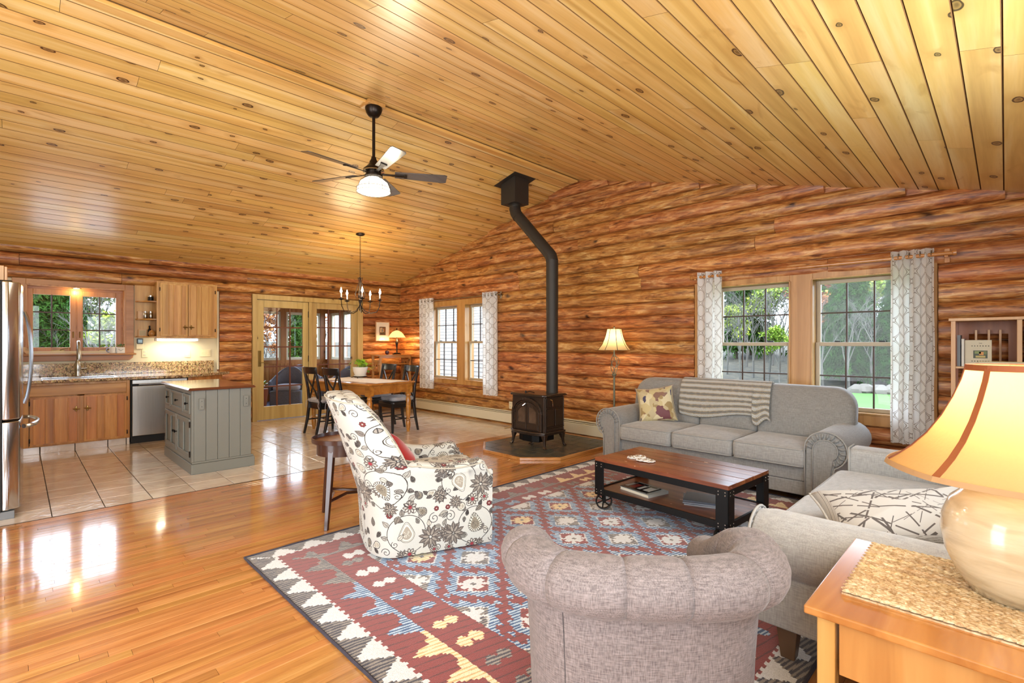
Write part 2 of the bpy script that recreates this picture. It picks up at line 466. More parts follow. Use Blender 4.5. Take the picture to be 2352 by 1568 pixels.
    # big vines
    for c_ in range(2):
        for r_ in range(3):
            cx = 300+600*c_+(150 if r_ % 2 else 0); cy = 200+400*r_
            s = 1 if (c_+r_) % 2 == 0 else -1
            pts = [(cx+155*math.cos(q)*s, cy+150*math.sin(q)) for q in [-.6+i*.13 for i in range(37)]]
            stroke(pts, 5.5, K)
            ex, ey = pts[-1]; stroke([(ex, ey), (ex+60*s, ey-50), (ex+135*s, ey-60), (ex+210*s, ey-10)], 5, K)
            spiral(cx+230*s, cy+95, PI/2, 44, 1.5, 5, s); spiral(cx-165*s, cy-150, 0, 36, 1.4, 4.5, -s)
            spiral(cx+60*s, cy+185, 2, 30, 1.4, 4.2, s)
            for q in (.1, .9, 1.8, 2.7, 3.4):
                x, y = cx+155*math.cos(q)*s, cy+150*math.sin(q); d = math.atan2(math.sin(q), math.cos(q)*s)+rng.uniform(-.8, .8)
                leaf(x, y, d, rng.uniform(55, 88), rng.choice(['c9c4b6', '9b948b', 'e4e0d3']), rng.choice([1, 1, 2]))
            paisley(cx, cy-10, rng.uniform(-.5, .5)+(PI if r_ % 2 else 0), 1.25, (c_+r_) % 2 == 0)
            lotus(cx+200*s, cy-60, rng.random(), 1.35)
            daisy(cx+25*s, cy+215, 1.15, '96303a')
            small(cx-130*s, cy+160, 1.25)
            paisley(cx+130*s, cy+165, rng.uniform(0, 6), .72, (c_+r_) % 2 == 1)
            leaf(cx-60*s, cy+150, rng.uniform(0, 6), 70, 'a89f90', 1)
            leaf(cx-210*s, cy+20, rng.uniform(0, 6), 64, 'b5ae9f', 2)
            leaf(cx+290*s, cy+20, rng.uniform(0, 6), 60, 'dedacb', 1)
            lotus(cx-30*s, cy-190, rng.random(), .75); paisley(cx-250*s, cy-95, rng.uniform(0, 6), .62, (c_+r_) % 2 == 0); small(cx+250*s, cy+175, 1.1)
            for q in range(3): leaf(cx+(-240+170*q)*s, cy+(-170+60*((q*7+r_) % 5)), rng.uniform(0, 6), rng.uniform(44, 62), rng.choice(['9b948b', 'c9c4b6']), rng.choice([0, 1, 2]))
            spiral(cx-95*s, cy-85, 1, 26, 1.3, 4, s); daisy(cx+235*s, cy-175, .8, '96303a')
    return A
RUG_IMG = make_image('rug_weave', rug_pattern())
FLORAL_IMG = make_image('floral_print', floral_pattern())

# ------------------------------------------------------------ materials
MT = {}
MT['pine'] = wood('pine_ceiling', 'c08f48', 'e3b96c', 'efd398', 0, 1.0, .05, knots=.46, rough=.36, var=.17, hue=.016, kscale=4.2, knot_col='4a2c16', grain=.25, coat=.3, coatr=.25)
MT['pine_trim'] = wood('pine_trim', '9a6a34', 'bd8b4e', 'cfa066', 2, 1.0, .06, knots=.10, rough=.35, var=.08)
MT['pine_trim_h'] = wood('pine_trim_h', '9a6a34', 'bd8b4e', 'cfa066', 1, 1.0, .06, knots=.10, rough=.35, var=.08)
MT['pine_pale'] = wood('pine_pale', 'a98c50', 'c4a86a', 'd3ba80', 2, 1.0, .06, knots=.08, rough=.4, var=.06)
MT['fir_red'] = wood('fir_red', '8a5426', 'b0743c', 'c48c52', 0, 1.0, .06, knots=.12, rough=.35, var=.08)
MT['fir_red_v'] = wood('fir_red_v', '8a5426', 'b0743c', 'c48c52', 2, 1.0, .06, knots=.12, rough=.35, var=.08)
MT['oak'] = wood('oak_v', 'a3702c', 'c89850', 'dcb470', 2, 1.3, .05, rough=.35, var=.14, grain=.6)
MT['oak_h'] = wood('oak_h', '96622a', 'bd8844', 'd19f5c', 0, 1.3, .05, rough=.35, var=.10, grain=.6)
MT['oak_low'] = wood('oak_low', '955a26', 'c07f3c', 'd39a56', 2, 1.3, .05, rough=.35, var=.14, grain=.6)
MT['floor'] = wood('oak_floor', '945e32', 'ba8048', 'cc985e', 0, 1.6, .06, rough=.14, var=.26, hue=.018, grain=.6, coat=.6, coatr=.07, bs=.05)
MT['table_pine'] = wood('table_pine', '8c5420', 'b5782f', 'c98f45', 1, 1.2, .07, knots=.12, rough=.28, var=.08, coat=.3)
MT['honey'] = wood('honey_maple', '965a28', 'b97e42', 'c9945a', 0, .9, .08, rough=.22, var=.06, coat=.5, grain=.15)
MT['honey_v'] = wood('honey_maple_v', '9c6430', 'bb8648', 'cc9c5e', 2, .9, .08, knots=.05, rough=.3, var=.06, grain=.15)
MT['reclaimed'] = wood('reclaimed_top', '4a2414', '7b4224', '9a5c38', 1, 1.2, .08, knots=.1, rough=.32, var=.2, coat=.35, coatr=.2, grain=.8)
def add_specks(m, col, scale, thr):
    nt = m.node_tree; b = nt.nodes['Principled BSDF']; src = b.inputs['Base Color'].links[0].from_socket
    tc = nt.nodes.new('ShaderNodeTexCoord'); mp = nt.nodes.new('ShaderNodeMapping'); mp.inputs[3].default_value = (1, .35, 1); nt.links.new(tc.outputs['Object'], mp.inputs[0])
    n = nt.nodes.new('ShaderNodeTexNoise'); n.inputs['Scale'].default_value = scale; n.inputs['Detail'].default_value = 5; nt.links.new(mp.outputs[0], n.inputs['Vector'])
    g = nt.nodes.new('ShaderNodeMath'); g.operation = 'GREATER_THAN'; g.inputs[1].default_value = thr; nt.links.new(n.outputs[0], g.inputs[0])
    mx = nt.nodes.new('ShaderNodeMix'); mx.data_type = 'RGBA'; nt.links.new(g.outputs[0], mx.inputs[0]); nt.links.new(src, mx.inputs[6]); mx.inputs[7].default_value = srgb(col); nt.links.new(mx.outputs[2], b.inputs['Base Color'])
add_specks(MT['reclaimed'], 'c9a58c', 34, .68)
MT['walnut'] = plain('dark_walnut', '3a1d14', .28, coat=.4)
MT['mahog'] = plain('mahogany_top', '5a2b1a', .12, coat=.8)
MT['beech'] = wood('beech', 'b98a5c', 'd6ad80', 'e3c19a', 2, 1, .06, rough=.4, var=.06, grain=.15)
MT['shelf_int'] = wood('shelf_panel', '6e3a18', '8e4f25', 'a46235', 2, 1, .06, rough=.4, var=.06, grain=.3)

def log_mat(name, axis, tone=1.0):
    t = NT(name); s3 = [1, 1, 1]; s3[axis] = .16
    v = t.vec(tuple(s3))
    a = t.noise(v, 15, 5, 1.6, .62)
    s4 = [1, 1, 1]; s4[axis] = .30
    v2 = t.vec(tuple(s4)); b = t.noise(v2, 8, 4, 2.2, .6)
    c = t.ramp(a, [(.28, srgb('5f3216')), (.40, srgb('9a5c2c')), (.52, srgb('b8763c')), (.64, srgb('cf9858')), (.78, srgb('e3be86'))])
    flake = t.ramp(b, [(.50, (0, 0, 0, 1)), (.56, (1, 1, 1, 1))])
    c2 = t.ramp(a, [(.3, srgb('8e4e20')), (.5, srgb('d29b5c')), (.7, srgb('ecc890'))])
    r = t.rand()
    fl = t.math('MULTIPLY', t.n('ShaderNodeSeparateColor', {0: flake}).outputs[0], t.math('ADD', .12, t.math('MULTIPLY', t.math('FRACT', t.math('MULTIPLY', r, 7.7)), .5)))
    c = t.mix(fl, c, c2)
    dk = t.noise(v2, 3.0, 3, 1.0, .5)
    c = t.mix(t.math('MULTIPLY', t.math('SUBTRACT', dk, .55, clamp=True), 2.6, clamp=True), c, srgb('4a2412'))
    fs_ = [1, 1, 1]; fs_[axis] = .09
    fine = t.noise(t.vec(tuple(fs_)), 46, 3, .6)
    c = t.mix(t.math('MULTIPLY', t.math('SUBTRACT', .47, fine, clamp=True), 5.5, clamp=True), c, srgb('64351a'))
    c = t.mix(t.math('MULTIPLY', t.math('SUBTRACT', fine, .60, clamp=True), 4., clamp=True), c, srgb('e6c08a'))
    kv = t.plane(axis, .5, 2); nz = t.noise(kv, 12, 3)
    kv2 = t.n('ShaderNodeVectorMath', {0: kv, 1: t.n('ShaderNodeCombineXYZ', {0: t.math('MULTIPLY', nz, .08), 1: t.math('MULTIPLY', nz, .08), 2: t.math('MULTIPLY', nz, .05)}).outputs[0]}, operation='ADD').outputs[0]
    vo = t.n('ShaderNodeTexVoronoi', {'Vector': kv2, 'Scale': 3.4}, voronoi_dimensions='2D')
    on = t.math('LESS_THAN', t.n('ShaderNodeSeparateColor', {0: vo.outputs['Color']}).outputs[0], .22)
    core = t.math('MULTIPLY', on, t.math('SUBTRACT', 1, t.math('DIVIDE', vo.outputs['Distance'], .12), clamp=True))
    c = t.mix(t.math('MULTIPLY', core, 1.3, clamp=True), c, srgb('3c1b0c'))
    c = t.vary(c, .28, .02)
    return t.done(c, .42, bump=a, bs=.35, bd=.02, coat=.25, coatr=.3)
MT['log_y'] = log_mat('peeled_log_y', 1); MT['log_x'] = log_mat('peeled_log_x', 0)

# ceramic floor tile with a rippled glaze
t = NT('ceramic_tile'); v = t.vec((1, 1, 1)); a = t.noise(v, 5, 4, .5); g = t.noise(v, 22, 3, .6)
c = t.ramp(a, [(.3, srgb('cdbaa8')), (.5, srgb('dccdbd')), (.7, srgb('e6dccf'))])
MT['tile'] = t.done(t.vary(c, .10), .14, bump=g, bs=.12, bd=.02, coat=.5, coatr=.06)
MT['grout'] = plain('grout', '4a4038', .8)
t = NT('slate_tile'); v = t.vec((1, 1, 1)); a = t.noise(v, 6, 5, .8)
c = t.ramp(a, [(.35, srgb('343a3c')), (.5, srgb('4a4a42')), (.65, srgb('5e5646'))])
MT['slate'] = t.done(t.vary(c, .3, .03), .32, bump=a, bs=.3, bd=.01)
MT['slate_grout'] = plain('slate_grout', '6f695e', .8)
t = NT('granite'); v = t.vec((1, 1, 1), rnd=False); a = t.noise(v, 42, 4, 1.2, .7); b = t.n('ShaderNodeTexVoronoi', {'Vector': v, 'Scale': 120.}).outputs['Color']
c = t.ramp(a, [(.36, srgb('2c2420')), (.44, srgb('6e5640')), (.52, srgb('b79b72')), (.64, srgb('d8c49a'))], 'CONSTANT' if 0 else 'LINEAR')
c = t.mix(.22, c, b, 'OVERLAY')
MT['granite'] = t.done(c, .12, coat=.5, coatr=.05)
t = NT('brushed_steel'); v = t.vec((1, 1, .02), rnd=False); a = t.noise(v, 120, 2)
MT['steel'] = t.done(t.mix(a, srgb('b4b1ac'), srgb('cfccc7')), .27, 1.0, bump=a, bs=.03)
MT['steel_v'] = plain('polished_steel', 'c4c5c8', .16, 1.0, noise=.02)
MT['chrome'] = plain('chrome', 'd8d8d8', .08, 1.0, noise=.01)
MT['nickel'] = plain('brushed_nickel', 'aaa69c', .25, 1.0, noise=.03)
MT['brass'] = plain('antique_brass', '8a7140', .35, 1.0)
MT['black_metal'] = plain('black_metal', '1b1a1a', .45, .6)
MT['bronze'] = plain('oiled_bronze', '2a211b', .35, .7)
MT['stove'] = plain('brown_enamel_iron', '392b21', .30, .3, coat=.35, coatr=.2)
MT['pipe'] = plain('stove_pipe_paint', '332f2a', .55, .3, noise=.05, nscale=5)
MT['black_paint'] = plain('black_chair_paint', '131315', .28, coat=.4)
MT['white_paint'] = plain('white_enamel', 'dcd6bd', .35, noise=.02)
MT['cream_wall'] = plain('cream_wall', 'd6cdb0', .6, noise=.02, nscale=3)
MT['plate_cream'] = plain('cream_plate', 'e3d8b4', .4, noise=.01)
MT['white'] = plain('white_plain', 'e8e6e0', .5, noise=.02)
MT['vinyl'] = plain('putty_vinyl', 'b5a68c', .4, noise=.02)
MT['dark'] = plain('dark_gap', '14110f', .7)
MT['grey_paint'] = plain('grey_cabinet_paint', '777870', .42, noise=.04, nscale=6)
MT['muntin'] = plain('brown_muntin', '3f2a1c', .5)
MT['muntin_red'] = plain('muntin_redbrown', '6b3a20', .4)
MT['blue_trim'] = plain('blue_jamb', '1f3f66', .5)
def glass(name, rough=0., tint=(1, 1, 1, 1), refl=.10):
    t = NT(name); tr = t.n('ShaderNodeBsdfTransparent', {0: tint}); gl = t.n('ShaderNodeBsdfGlossy', {0: (1, 1, 1, 1), 'Roughness': rough})
    fc = t.n('ShaderNodeLayerWeight', {0: .5}).outputs['Facing']
    mx = t.n('ShaderNodeMixShader', {0: t.math('ADD', .010, t.math('MULTIPLY', t.math('POWER', fc, 5.), .5)), 1: tr.outputs[0], 2: gl.outputs[0]})
    t.t.links.new(mx.outputs[0], t.t.nodes['Material Output'].inputs[0]); return t.m
MT['glass'] = glass('window_glass')
t = NT('clear_glass'); t.b.inputs['Transmission Weight'].default_value = 1; t.b.inputs['Roughness'].default_value = .02; MT['clear'] = t.m
t = NT('mica_glass'); v = t.vec((1, 1, 1), rnd=False); a = t.noise(v, 9, 4, 2)
MT['mica'] = t.done(t.mix(a, srgb('2c1d14'), srgb('6a5546')), .12, coat=1.0, coatr=.04)

def fabric(name, c1, c2, sc=260, rough=.85, bs=.25, sheen=.3, slub=.5, hue=0):
    t = NT(name); tc = t.n('ShaderNodeTexCoord').outputs['Object']
    def thread(m):
        v = t.n('ShaderNodeMapping', {0: tc, 3: m}).outputs[0]; return t.noise(v, sc, 2)
    h = thread((.12, .12, 1)); vv = thread((1, 1, .12))
    f = t.math('ADD', t.math('MULTIPLY', h, .5), t.math('MULTIPLY', vv, .5))
    big = t.noise(tc, 6, 2)
    f2 = t.math('ADD', t.math('MULTIPLY', t.math('SUBTRACT', f, .5), 2.2*slub+.6), .5, clamp=True)
    c = t.mix(f2, srgb(c1), srgb(c2))
    c = t.mix(t.math('MULTIPLY', big, .12), c, srgb(c1))
    return t.done(c, rough, bump=f, bs=bs, bd=.003, sheen=sheen)
MT['sofa'] = fabric('grey_linen_weave', '6f6e6b', 'a5a4a1', 210)
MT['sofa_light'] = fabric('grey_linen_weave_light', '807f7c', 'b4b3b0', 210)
MT['piping'] = plain('piping', '9c9b97', .8)
MT['mauve'] = fabric('mauve_chenille', '4d4443', '8e8381', 360, slub=.9, sheen=.12)
MT['seat_grey'] = fabric('grey_cushion', '8a898e', 'b9b8bd', 200)
MT['red_velvet'] = plain('red_velvet', '9e0f12', .75, sheen=.6)
MT['felt_white'] = fabric('white_runner', 'd5cfca', 'eeeae6', 200)

def uvimg(name, img, scale, rough=.85, bs=.1, sheen=.2, weave=True, sat=1):
    t = NT(name); uv = t.n('ShaderNodeTexCoord').outputs['UV']
    v = t.n('ShaderNodeMapping', {0: uv, 3: scale}).outputs[0]
    im = t.n('ShaderNodeTexImage', {0: v}, image=img)
    n = t.noise(t.n('ShaderNodeTexCoord').outputs['Object'], 240, 2)
    c = t.mix(t.math('MULTIPLY', n, .35), im.outputs[0], t.mix(1.0, im.outputs[0], (.55, .55, .55, 1), 'MULTIPLY'))
    return t.done(c, rough, bump=n, bs=bs, bd=.004, sheen=sheen)
MT['rug'] = uvimg('kilim_wool', RUG_IMG, (1, 1, 1), .95, .7, .3)
MT['floral'] = uvimg('floral_fabric', FLORAL_IMG, (1.15, 1.15, 1), .8, .08, .1)

# curtain: white sheet with a grey trellis
t = NT('trellis_curtain'); uv = t.n('ShaderNodeTexCoord').outputs['UV']
sx = t.n('ShaderNodeSeparateXYZ', {0: uv})
ca = t.math('COSINE', t.math('MULTIPLY', sx.outputs[0], 2*PI/.105)); cb_ = t.math('COSINE', t.math('MULTIPLY', sx.outputs[1], 2*PI/.17))
f = t.math('ABSOLUTE', t.math('ADD', ca, cb_)); l1 = t.math('LESS_THAN', t.math('ABSOLUTE', t.math('SUBTRACT', f, .20)), .10)
rr = t.math('LESS_THAN', t.math('ABSOLUTE', t.math('SUBTRACT', t.math('SUBTRACT', ca, cb_), 1.55)), .10)
rr2 = t.math('LESS_THAN', t.math('ABSOLUTE', t.math('SUBTRACT', t.math('SUBTRACT', cb_, ca), 1.78)), .06)
line = t.math('MAXIMUM', l1, rr2)
c = t.mix(line, srgb('f7f7f5'), srgb('b3aaa2'))
m_ = t.done(c, .9)
tr = t.n('ShaderNodeBsdfTranslucent', {0: c}); mx = t.n('ShaderNodeMixShader', {0: .38, 1: t.b.outputs[0], 2: tr.outputs[0]})
t.t.links.new(mx.outputs[0], t.t.nodes['Material Output'].inputs[0]); MT['curtain'] = m_

def shade_mat(name, col, tcol, em=None, es=0):
    t = NT(name); n = t.noise(t.n('ShaderNodeMapping', {0: t.n('ShaderNodeTexCoord').outputs['Object'], 3: (1, 1, .08)}).outputs[0], 160, 2)
    c = t.mix(n, srgb(col), tuple(min(1, x*1.15) for x in srgb(col)[:3])+(1,))
    t.done(c, .7, bump=n, bs=.1)
    tr = t.n('ShaderNodeBsdfTranslucent', {0: srgb(tcol)}); mx = t.n('ShaderNodeMixShader', {0: .6, 1: t.b.outputs[0], 2: tr.outputs[0]})
    t.t.links.new(mx.outputs[0], t.t.nodes['Material Output'].inputs[0]); return t.m
MT['shade'] = shade_mat('gold_silk_shade', 'd8b67c', 'eec584')
MT['shade_trim'] = plain('shade_trim', '8a4a22', .7)
MT['shade_cream'] = shade_mat('cream_shade', 'dccfa6', 'fbe3ae')
def emit(name, col, s):
    t = NT(name); return t.done(srgb(col), .5, emit=srgb(col), es=s)
MT['bulb'] = emit('lit_bulb', 'fff0cf', 30); MT['tube_light'] = emit('lit_tube', 'fffbe8', 9); MT['opal'] = emit('lit_glass_shade', 'fff2d8', 2.2)
MT['puck'] = emit('lit_puck', 'ffe7b0', 14)
t = NT('cream_stoneware'); v = t.vec((.2, .2, 1), rnd=False); a = t.noise(v, 26, 4, .6); b = t.noise(v, 5, 3)
c = t.ramp(t.math('ADD', t.math('MULTIPLY', a, .5), t.math('MULTIPLY', b, .5)), [(.35, srgb('b9a584')), (.5, srgb('d3c2a2')), (.65, srgb('e0d3b8'))])
MT['stoneware'] = t.done(c, .18, bump=a, bs=.35, bd=.01, coat=.6, coatr=.08)
t = NT('jute'); v = t.vec((1, 1, 1)); a = t.noise(v, 60, 4, 1.0)
MT['jute'] = t.done(t.vary(t.ramp(a, [(.3, srgb('a5865c')), (.5, srgb('ccb189')), (.7, srgb('e9d9b8'))]), .25), .9, bump=a, bs=.4, bd=.01)
# crocheted throw
t = NT('crochet_throw'); uv = t.n('ShaderNodeTexCoord').outputs['UV']; sx = t.n('ShaderNodeSeparateXYZ', {0: uv})
w1 = t.math('SINE', t.math('MULTIPLY', sx.outputs[1], 2*PI/.058)); nz = t.noise(uv, 30, 3); nn = t.noise(uv, 120, 2)
ff = t.math('ADD', t.math('MULTIPLY', w1, .3), t.math('ADD', t.math('MULTIPLY', nz, .5), .25))
c = t.ramp(ff, [(.2, srgb('8e8d88')), (.38, srgb('b3a58c')), (.5, srgb('d3c9b2')), (.66, srgb('e4e4e0'))])
st = t.math('MULTIPLY', t.math('SINE', t.math('MULTIPLY', sx.outputs[0], 2*PI/.016)), t.math('SINE', t.math('MULTIPLY', sx.outputs[1], 2*PI/.0145)))
c = t.mix(t.math('MULTIPLY', t.math('SUBTRACT', .3, st, clamp=True), .4), c, srgb('3c3834'))
MT['throw'] = t.done(c, .95, bump=t.math('ADD', st, nn), bs=.7, bd=.01, sheen=.3)
# stick-pattern cushion and patchwork cushion
t = NT('stick_print'); uv = t.n('ShaderNodeTexCoord').outputs['UV']
acc = None
for k, (ang, sc_, off) in enumerate(((.5, 6, 0), (-.6, 5, 3.1), (1.3, 5.5, 7.7), (-1.2, 6.5, 1.9), (.05, 5, 4.4), (2.4, 7, 9.1), (.9, 6, 12.3), (-.25, 7, 15.))[:7]):
    mp = t.n('ShaderNodeMapping', {0: uv, 1: (off, off*.7, 0), 2: (0, 0, ang), 3: (sc_*1.7, sc_*2.6, sc_)}).outputs[0]
    s = t.n('ShaderNodeSeparateXYZ', {0: mp}); row = t.math('FLOOR', s.outputs[1])
    wn = t.n('ShaderNodeTexWhiteNoise', {'W': row}, noise_dimensions='1D').outputs['Value']
    xx = t.math('ADD', s.outputs[0], t.math('MULTIPLY', wn, 9.)); cellx = t.math('FLOOR', xx)
    w2 = t.n('ShaderNodeTexWhiteNoise', {'W': t.math('ADD', cellx, t.math('MULTIPLY', row, 13.7))}, noise_dimensions='1D').outputs['Value']
    on = t.math('GREATER_THAN', w2, .42)
    fy = t.math('ABSOLUTE', t.math('SUBTRACT', t.math('FRACT', s.outputs[1]), .5)); fx = t.math('ABSOLUTE', t.math('SUBTRACT', t.math('FRACT', xx), .5))
    l_ = t.math('MULTIPLY', t.math('MULTIPLY', t.math('LESS_THAN', fy, t.math('ADD', .012, t.math('MULTIPLY', wn, .05))), t.math('LESS_THAN', fx, .42)), on)
    acc = l_ if acc is None else t.math('MAXIMUM', acc, l_)
MT['sticks'] = t.done(t.mix(acc, srgb('a8a39b'), srgb('4a423d')), .85, sheen=.2)
t = NT('patchwork_print'); uv = t.n('ShaderNodeTexCoord').outputs['UV']
vo = t.n('ShaderNodeTexVoronoi', {'Vector': uv, 'Scale': 13.}, distance='MANHATTAN'); s = t.n('ShaderNodeSeparateColor', {0: vo.outputs['Color']})
c = t.ramp(s.outputs[0], [(0, srgb('c8b98a')), (.3, srgb('a08a5c')), (.45, srgb('d6cba6')), (.6, srgb('8a6a5a')), (.72, srgb('bfb08a')), (.86, srgb('6e3d44')), (.94, srgb('3d3a5a'))], 'CONSTANT')
MT['patch'] = t.done(c, .6, sheen=.3)
MT['leaf'] = plain('pothos_leaf', '7fae2c', .4, noise=.35, nscale=25)
MT['leaf_dark'] = plain('dark_leaf', '3f6e2c', .5, noise=.3)
MT['yellow'] = plain('yellow_box', 'e2bd3a', .6)
MT['terracotta'] = plain('terracotta', '8e4a2a', .7)
MT['pages'] = plain('book_pages', 'd9d2bf', .8)
MT['wicker'] = plain('grey_wicker', '6f7280', .8, noise=.3, nscale=60)
# ------------------------------------------------------------ room shell
XG, YB, XL, YN = 5.70, 9.04, -2.4, -.46      # gable wall, kitchen wall, left wall, near wall
YR, ZR, SA, SB = 4.33, 3.665, .2385, .2560
ceilz = lambda y: ZR-(SA*(y-YR) if y > YR else SB*(YR-y))
BW = (.42, 2.60, .55, 2.06); SW = (6.02, 8.12, .58, 2.12)      # casings of the two gable windows: y0 y1 z0 z1
KW = (-.06, 1.19, 1.16, 2.17); DR = (2.79, 4.81, 0., 2.16)       # kitchen window and glazed door: x0 x1 z0 z1

def wall_x(x0, x1, holes, ya, yb, z0, ztop):
    mb = MB(); ys = sorted({ya, yb, *[h[0]+.06 for h in holes], *[h[1]-.06 for h in holes]})
    for a, b in zip(ys, ys[1:]):
        hs = [h for h in holes if h[0] < (a+b)/2 < h[1]]
        if hs:
            h = hs[0]; mb.box(x0, x1, a, b, z0, h[2]+.06); mb.box(x0, x1, a, b, h[3]-.06, ztop)
        else: mb.box(x0, x1, a, b, z0, ztop)
    return mb
mb = wall_x(XG, XG+.22, [BW, SW], YN, YB+.2, -.1, 2.30)
mb.prism([(YN-.2, 2.30), (YB+.3, 2.30), (YB+.3, ceilz(YB+.3)+.05), (YR, ZR+.05), (YN-.2, ceilz(YN-.2)+.05)], YZX, XG, XG+.22)
wall_right = struct('wall_right', mb, MT['log_y'])
mb = MB(); xs = [XL, KW[0]+.06, KW[1]-.06, DR[0]+.06, DR[1]-.06, XG]
for a, b in zip(xs, xs[1:]):
    if a == KW[0]+.06: mb.box(a, b, YB, YB+.22, -.1, KW[2]+.06); mb.box(a, b, YB, YB+.22, KW[3]-.06, 2.62)
    elif a == DR[0]+.06: mb.box(a, b, YB, YB+.22, DR[3]-.06, 2.62)
    else: mb.box(a, b, YB, YB+.22, -.1, 2.62)
wall_back = struct('wall_back', mb, MT['log_x'])
mb = MB()
mb.prism([(YN-.1, -.1), (YB+.1, -.1), (YB+.1, ceilz(YB)+.1), (YR, ZR+.1), (YN-.1, ceilz(YN)+.1)], YZX, XL-.2, XL)
struct('wall_left', mb, MT['cream_wall'])
mb = MB(); mb.box(XL, XG, YN-.2, YN, -.1, 2.55); struct('wall_front', mb, MT['cream_wall'])

def log_mesh(name, L, axis, mat, seed, h=.1625, dep=.075, e0=True, e1=True):
    """half-round peeled log, bulging towards -x (axis 1) or -y (axis 0)"""
    rnd = random.Random(seed); n = max(3, int(L/.16)); rings = []; K = 8
    for i in range(n+1):
        f = i/n; s = (f-.5)*L
        w1 = mnoise.noise(Vector((s*1.1, seed*3.3, 0)))*.020; w2 = mnoise.noise(Vector((s*1.3, seed*7.1, 5)))*.010
        k = 1.0
        if (i == 0 and e0) or (i == n and e1): k = .86
        ring = []
        for j in range(K+1):
            a = -PI/2+PI*j/K
            zz = math.sin(a)*h/2*(1.015)
            dd = dep*k*max(0, math.cos(a))**.62+w1*math.cos(a)
            dd += mnoise.noise(Vector((s*5, j*.9, seed)))*.007*math.cos(a)
            z_ = zz*(1 if abs(j-K/2) == K/2 else 1)+w2*(.35)
            ring.append((-dd-.001, s, z_) if axis == 1 else (s, -dd-.001, z_))
        ring.append((.03, s, 0) if axis == 1 else (s, .03, 0))
        rings.append(ring)
    mb = MB(); mb.loft(rings)
    return mb
def cut(a, b, seed, lo=1.6, hi=3.9):
    rnd = random.Random(seed); pts = [a]
    while b-pts[-1] > hi: pts.append(pts[-1]+rnd.uniform(lo, hi))
    if b-pts[-1] < .5 and len(pts) > 1: pts[-1] = (pts[-2]+b)/2
    return list(zip(pts, pts[1:]+[b]))
Z0 = .049; DZ = .1631
for k in range(-1, 23):
    zc = Z0+DZ*(k+.5); spans = [(YN, YB+.02)]
    if zc > 2.42:
        lo = YR-(ZR-zc+.02)/SB; hi = YR+(ZR-zc+.02)/SA
        if zc > ZR-.02: continue
        spans = [(max(YN, lo), min(YB+.02, hi))]
    for h in (BW, SW):
        if h[2] < zc < h[3]:
            ns = []
            for a, b in spans:
                if a < h[0] and b > h[1]: ns += [(a, h[0]-.004), (h[1]+.004, b)]
                else: ns.append((a, b))
            spans = ns
    for a, b in spans:
        for p, q in cut(a, b, k*17+int(a*10)):
            if q-p < .08: continue
            L = q-p-.004
            mb = log_mesh('log', L, 1, None, k*31+int(p*7))
            obj('log', mb, MT['log_y'], wall_right, loc=(XG+.012, (p+q)/2, zc), smooth=True, angle=60)
for k in range(-1, 16):
    zc = Z0+DZ*(k+.5)
    spans = [(XL, XG)] if zc > 2.16 else [(2.30, DR[0]-.004), (DR[1]+.004, XG)]
    if zc > 2.62: continue
    for a, b in spans:
        for p, q in cut(a, b, k*13+5):
            dep = .075 if zc < 2.16 else (.13 if zc > 2.33 else .10)
            mb = log_mesh('log', q-p-.004, 0, None, k*37+int(p*7)+3, dep=dep, h=.1625)
            obj('log', mb, MT['log_x'], wall_back, loc=((p+q)/2, YB+.012, zc), smooth=True, angle=60)
mb = MB(); 
mb.box(XL, KW[0]+.06, YB-.028, YB+.01, .8, 2.165); mb.box(KW[1]-.06, 2.27, YB-.028, YB+.01, .8, 2.165); mb.box(KW[0]+.06, KW[1]-.06, YB-.028, YB+.01, .8, KW[2]+.06)
obj('plaster_panel', mb, MT['cream_wall'], wall_back)
mb = MB(); mb.box(2.262, 2.292, YB-.055, YB, .905, 2.165); obj('edge_trim', mb, MT['white_paint'], wall_back, bevel=.003)

# ceiling: backing slabs plus tongue-and-groove boards, each its own part
mb = MB()
mb.prism([(YR, ZR+.024), (YB+.25, ceilz(YB+.25)+.024), (YB+.25, ceilz(YB+.25)+.12), (YR, ZR+.12), (YN-.2, ceilz(YN-.2)+.12), (YN-.2, ceilz(YN-.2)+.024)], YZX, XL-.2, XG+.2)
ceiling = struct('ceiling', mb, MT['dark'])
BWD = .1392
def board_mb(L, w_=BWD, th=.022, g=.0020, ch=.0024):
    mb = MB(); y = w_/2-g; x = L/2-.0012
    prof = [(-y, th), (-y, ch), (-y+ch, 0), (y-ch, 0), (y, ch), (y, th)]
    mb.loft([[(-x, p[0], p[1]) for p in prof], [(x, p[0], p[1]) for p in prof]])
    for k in range(8):
        if k != 2: mb.mi[k] = 1
    return mb
MT['joint'] = plain('board_edge', '80582a', .8)
BL = {}
def board_src(L):
    L = round(L, 1)
    if L not in BL: BL[L] = obj('ceiling_board', board_mb(L), [MT['pine'], MT['joint']]); BL[L]['used'] = 0
    return BL[L]
rnd = random.Random(5)
for side, s in ((1, SA), (-1, SB)):
    ang = math.atan(s); n = int((YB-YR if side == 1 else YR-YN)/(BWD*math.cos(ang)))+2
    for i in range(n):
        dy = (i+.5)*BWD*math.cos(ang)+.004; y = YR+side*dy
        x = XL-.3-rnd.choice([0, .4, .9, 1.3, 1.9])
        while x < XG-.05:
            L = rnd.choice([2.2, 2.6, 3.0, 3.4, 3.8, 4.2])
            if XG-(x+L) < .6: L = round(XG+.04-x+.05, 1)
            if x+L > XL-.1:
                src = board_src(L); rot = (-ang if side == 1 else ang, 0, 0)
                if not src['used']: o = src; src['used'] = 1
                else: o = inst(src, 'ceiling_board')
                o.location = (x+L/2, y, ceilz(y)-.0005); o.rotation_euler = rot; o.parent = ceiling
                if rnd.random() < .5: o.rotation_euler = (rot[0], 0, 0); 
            x += L
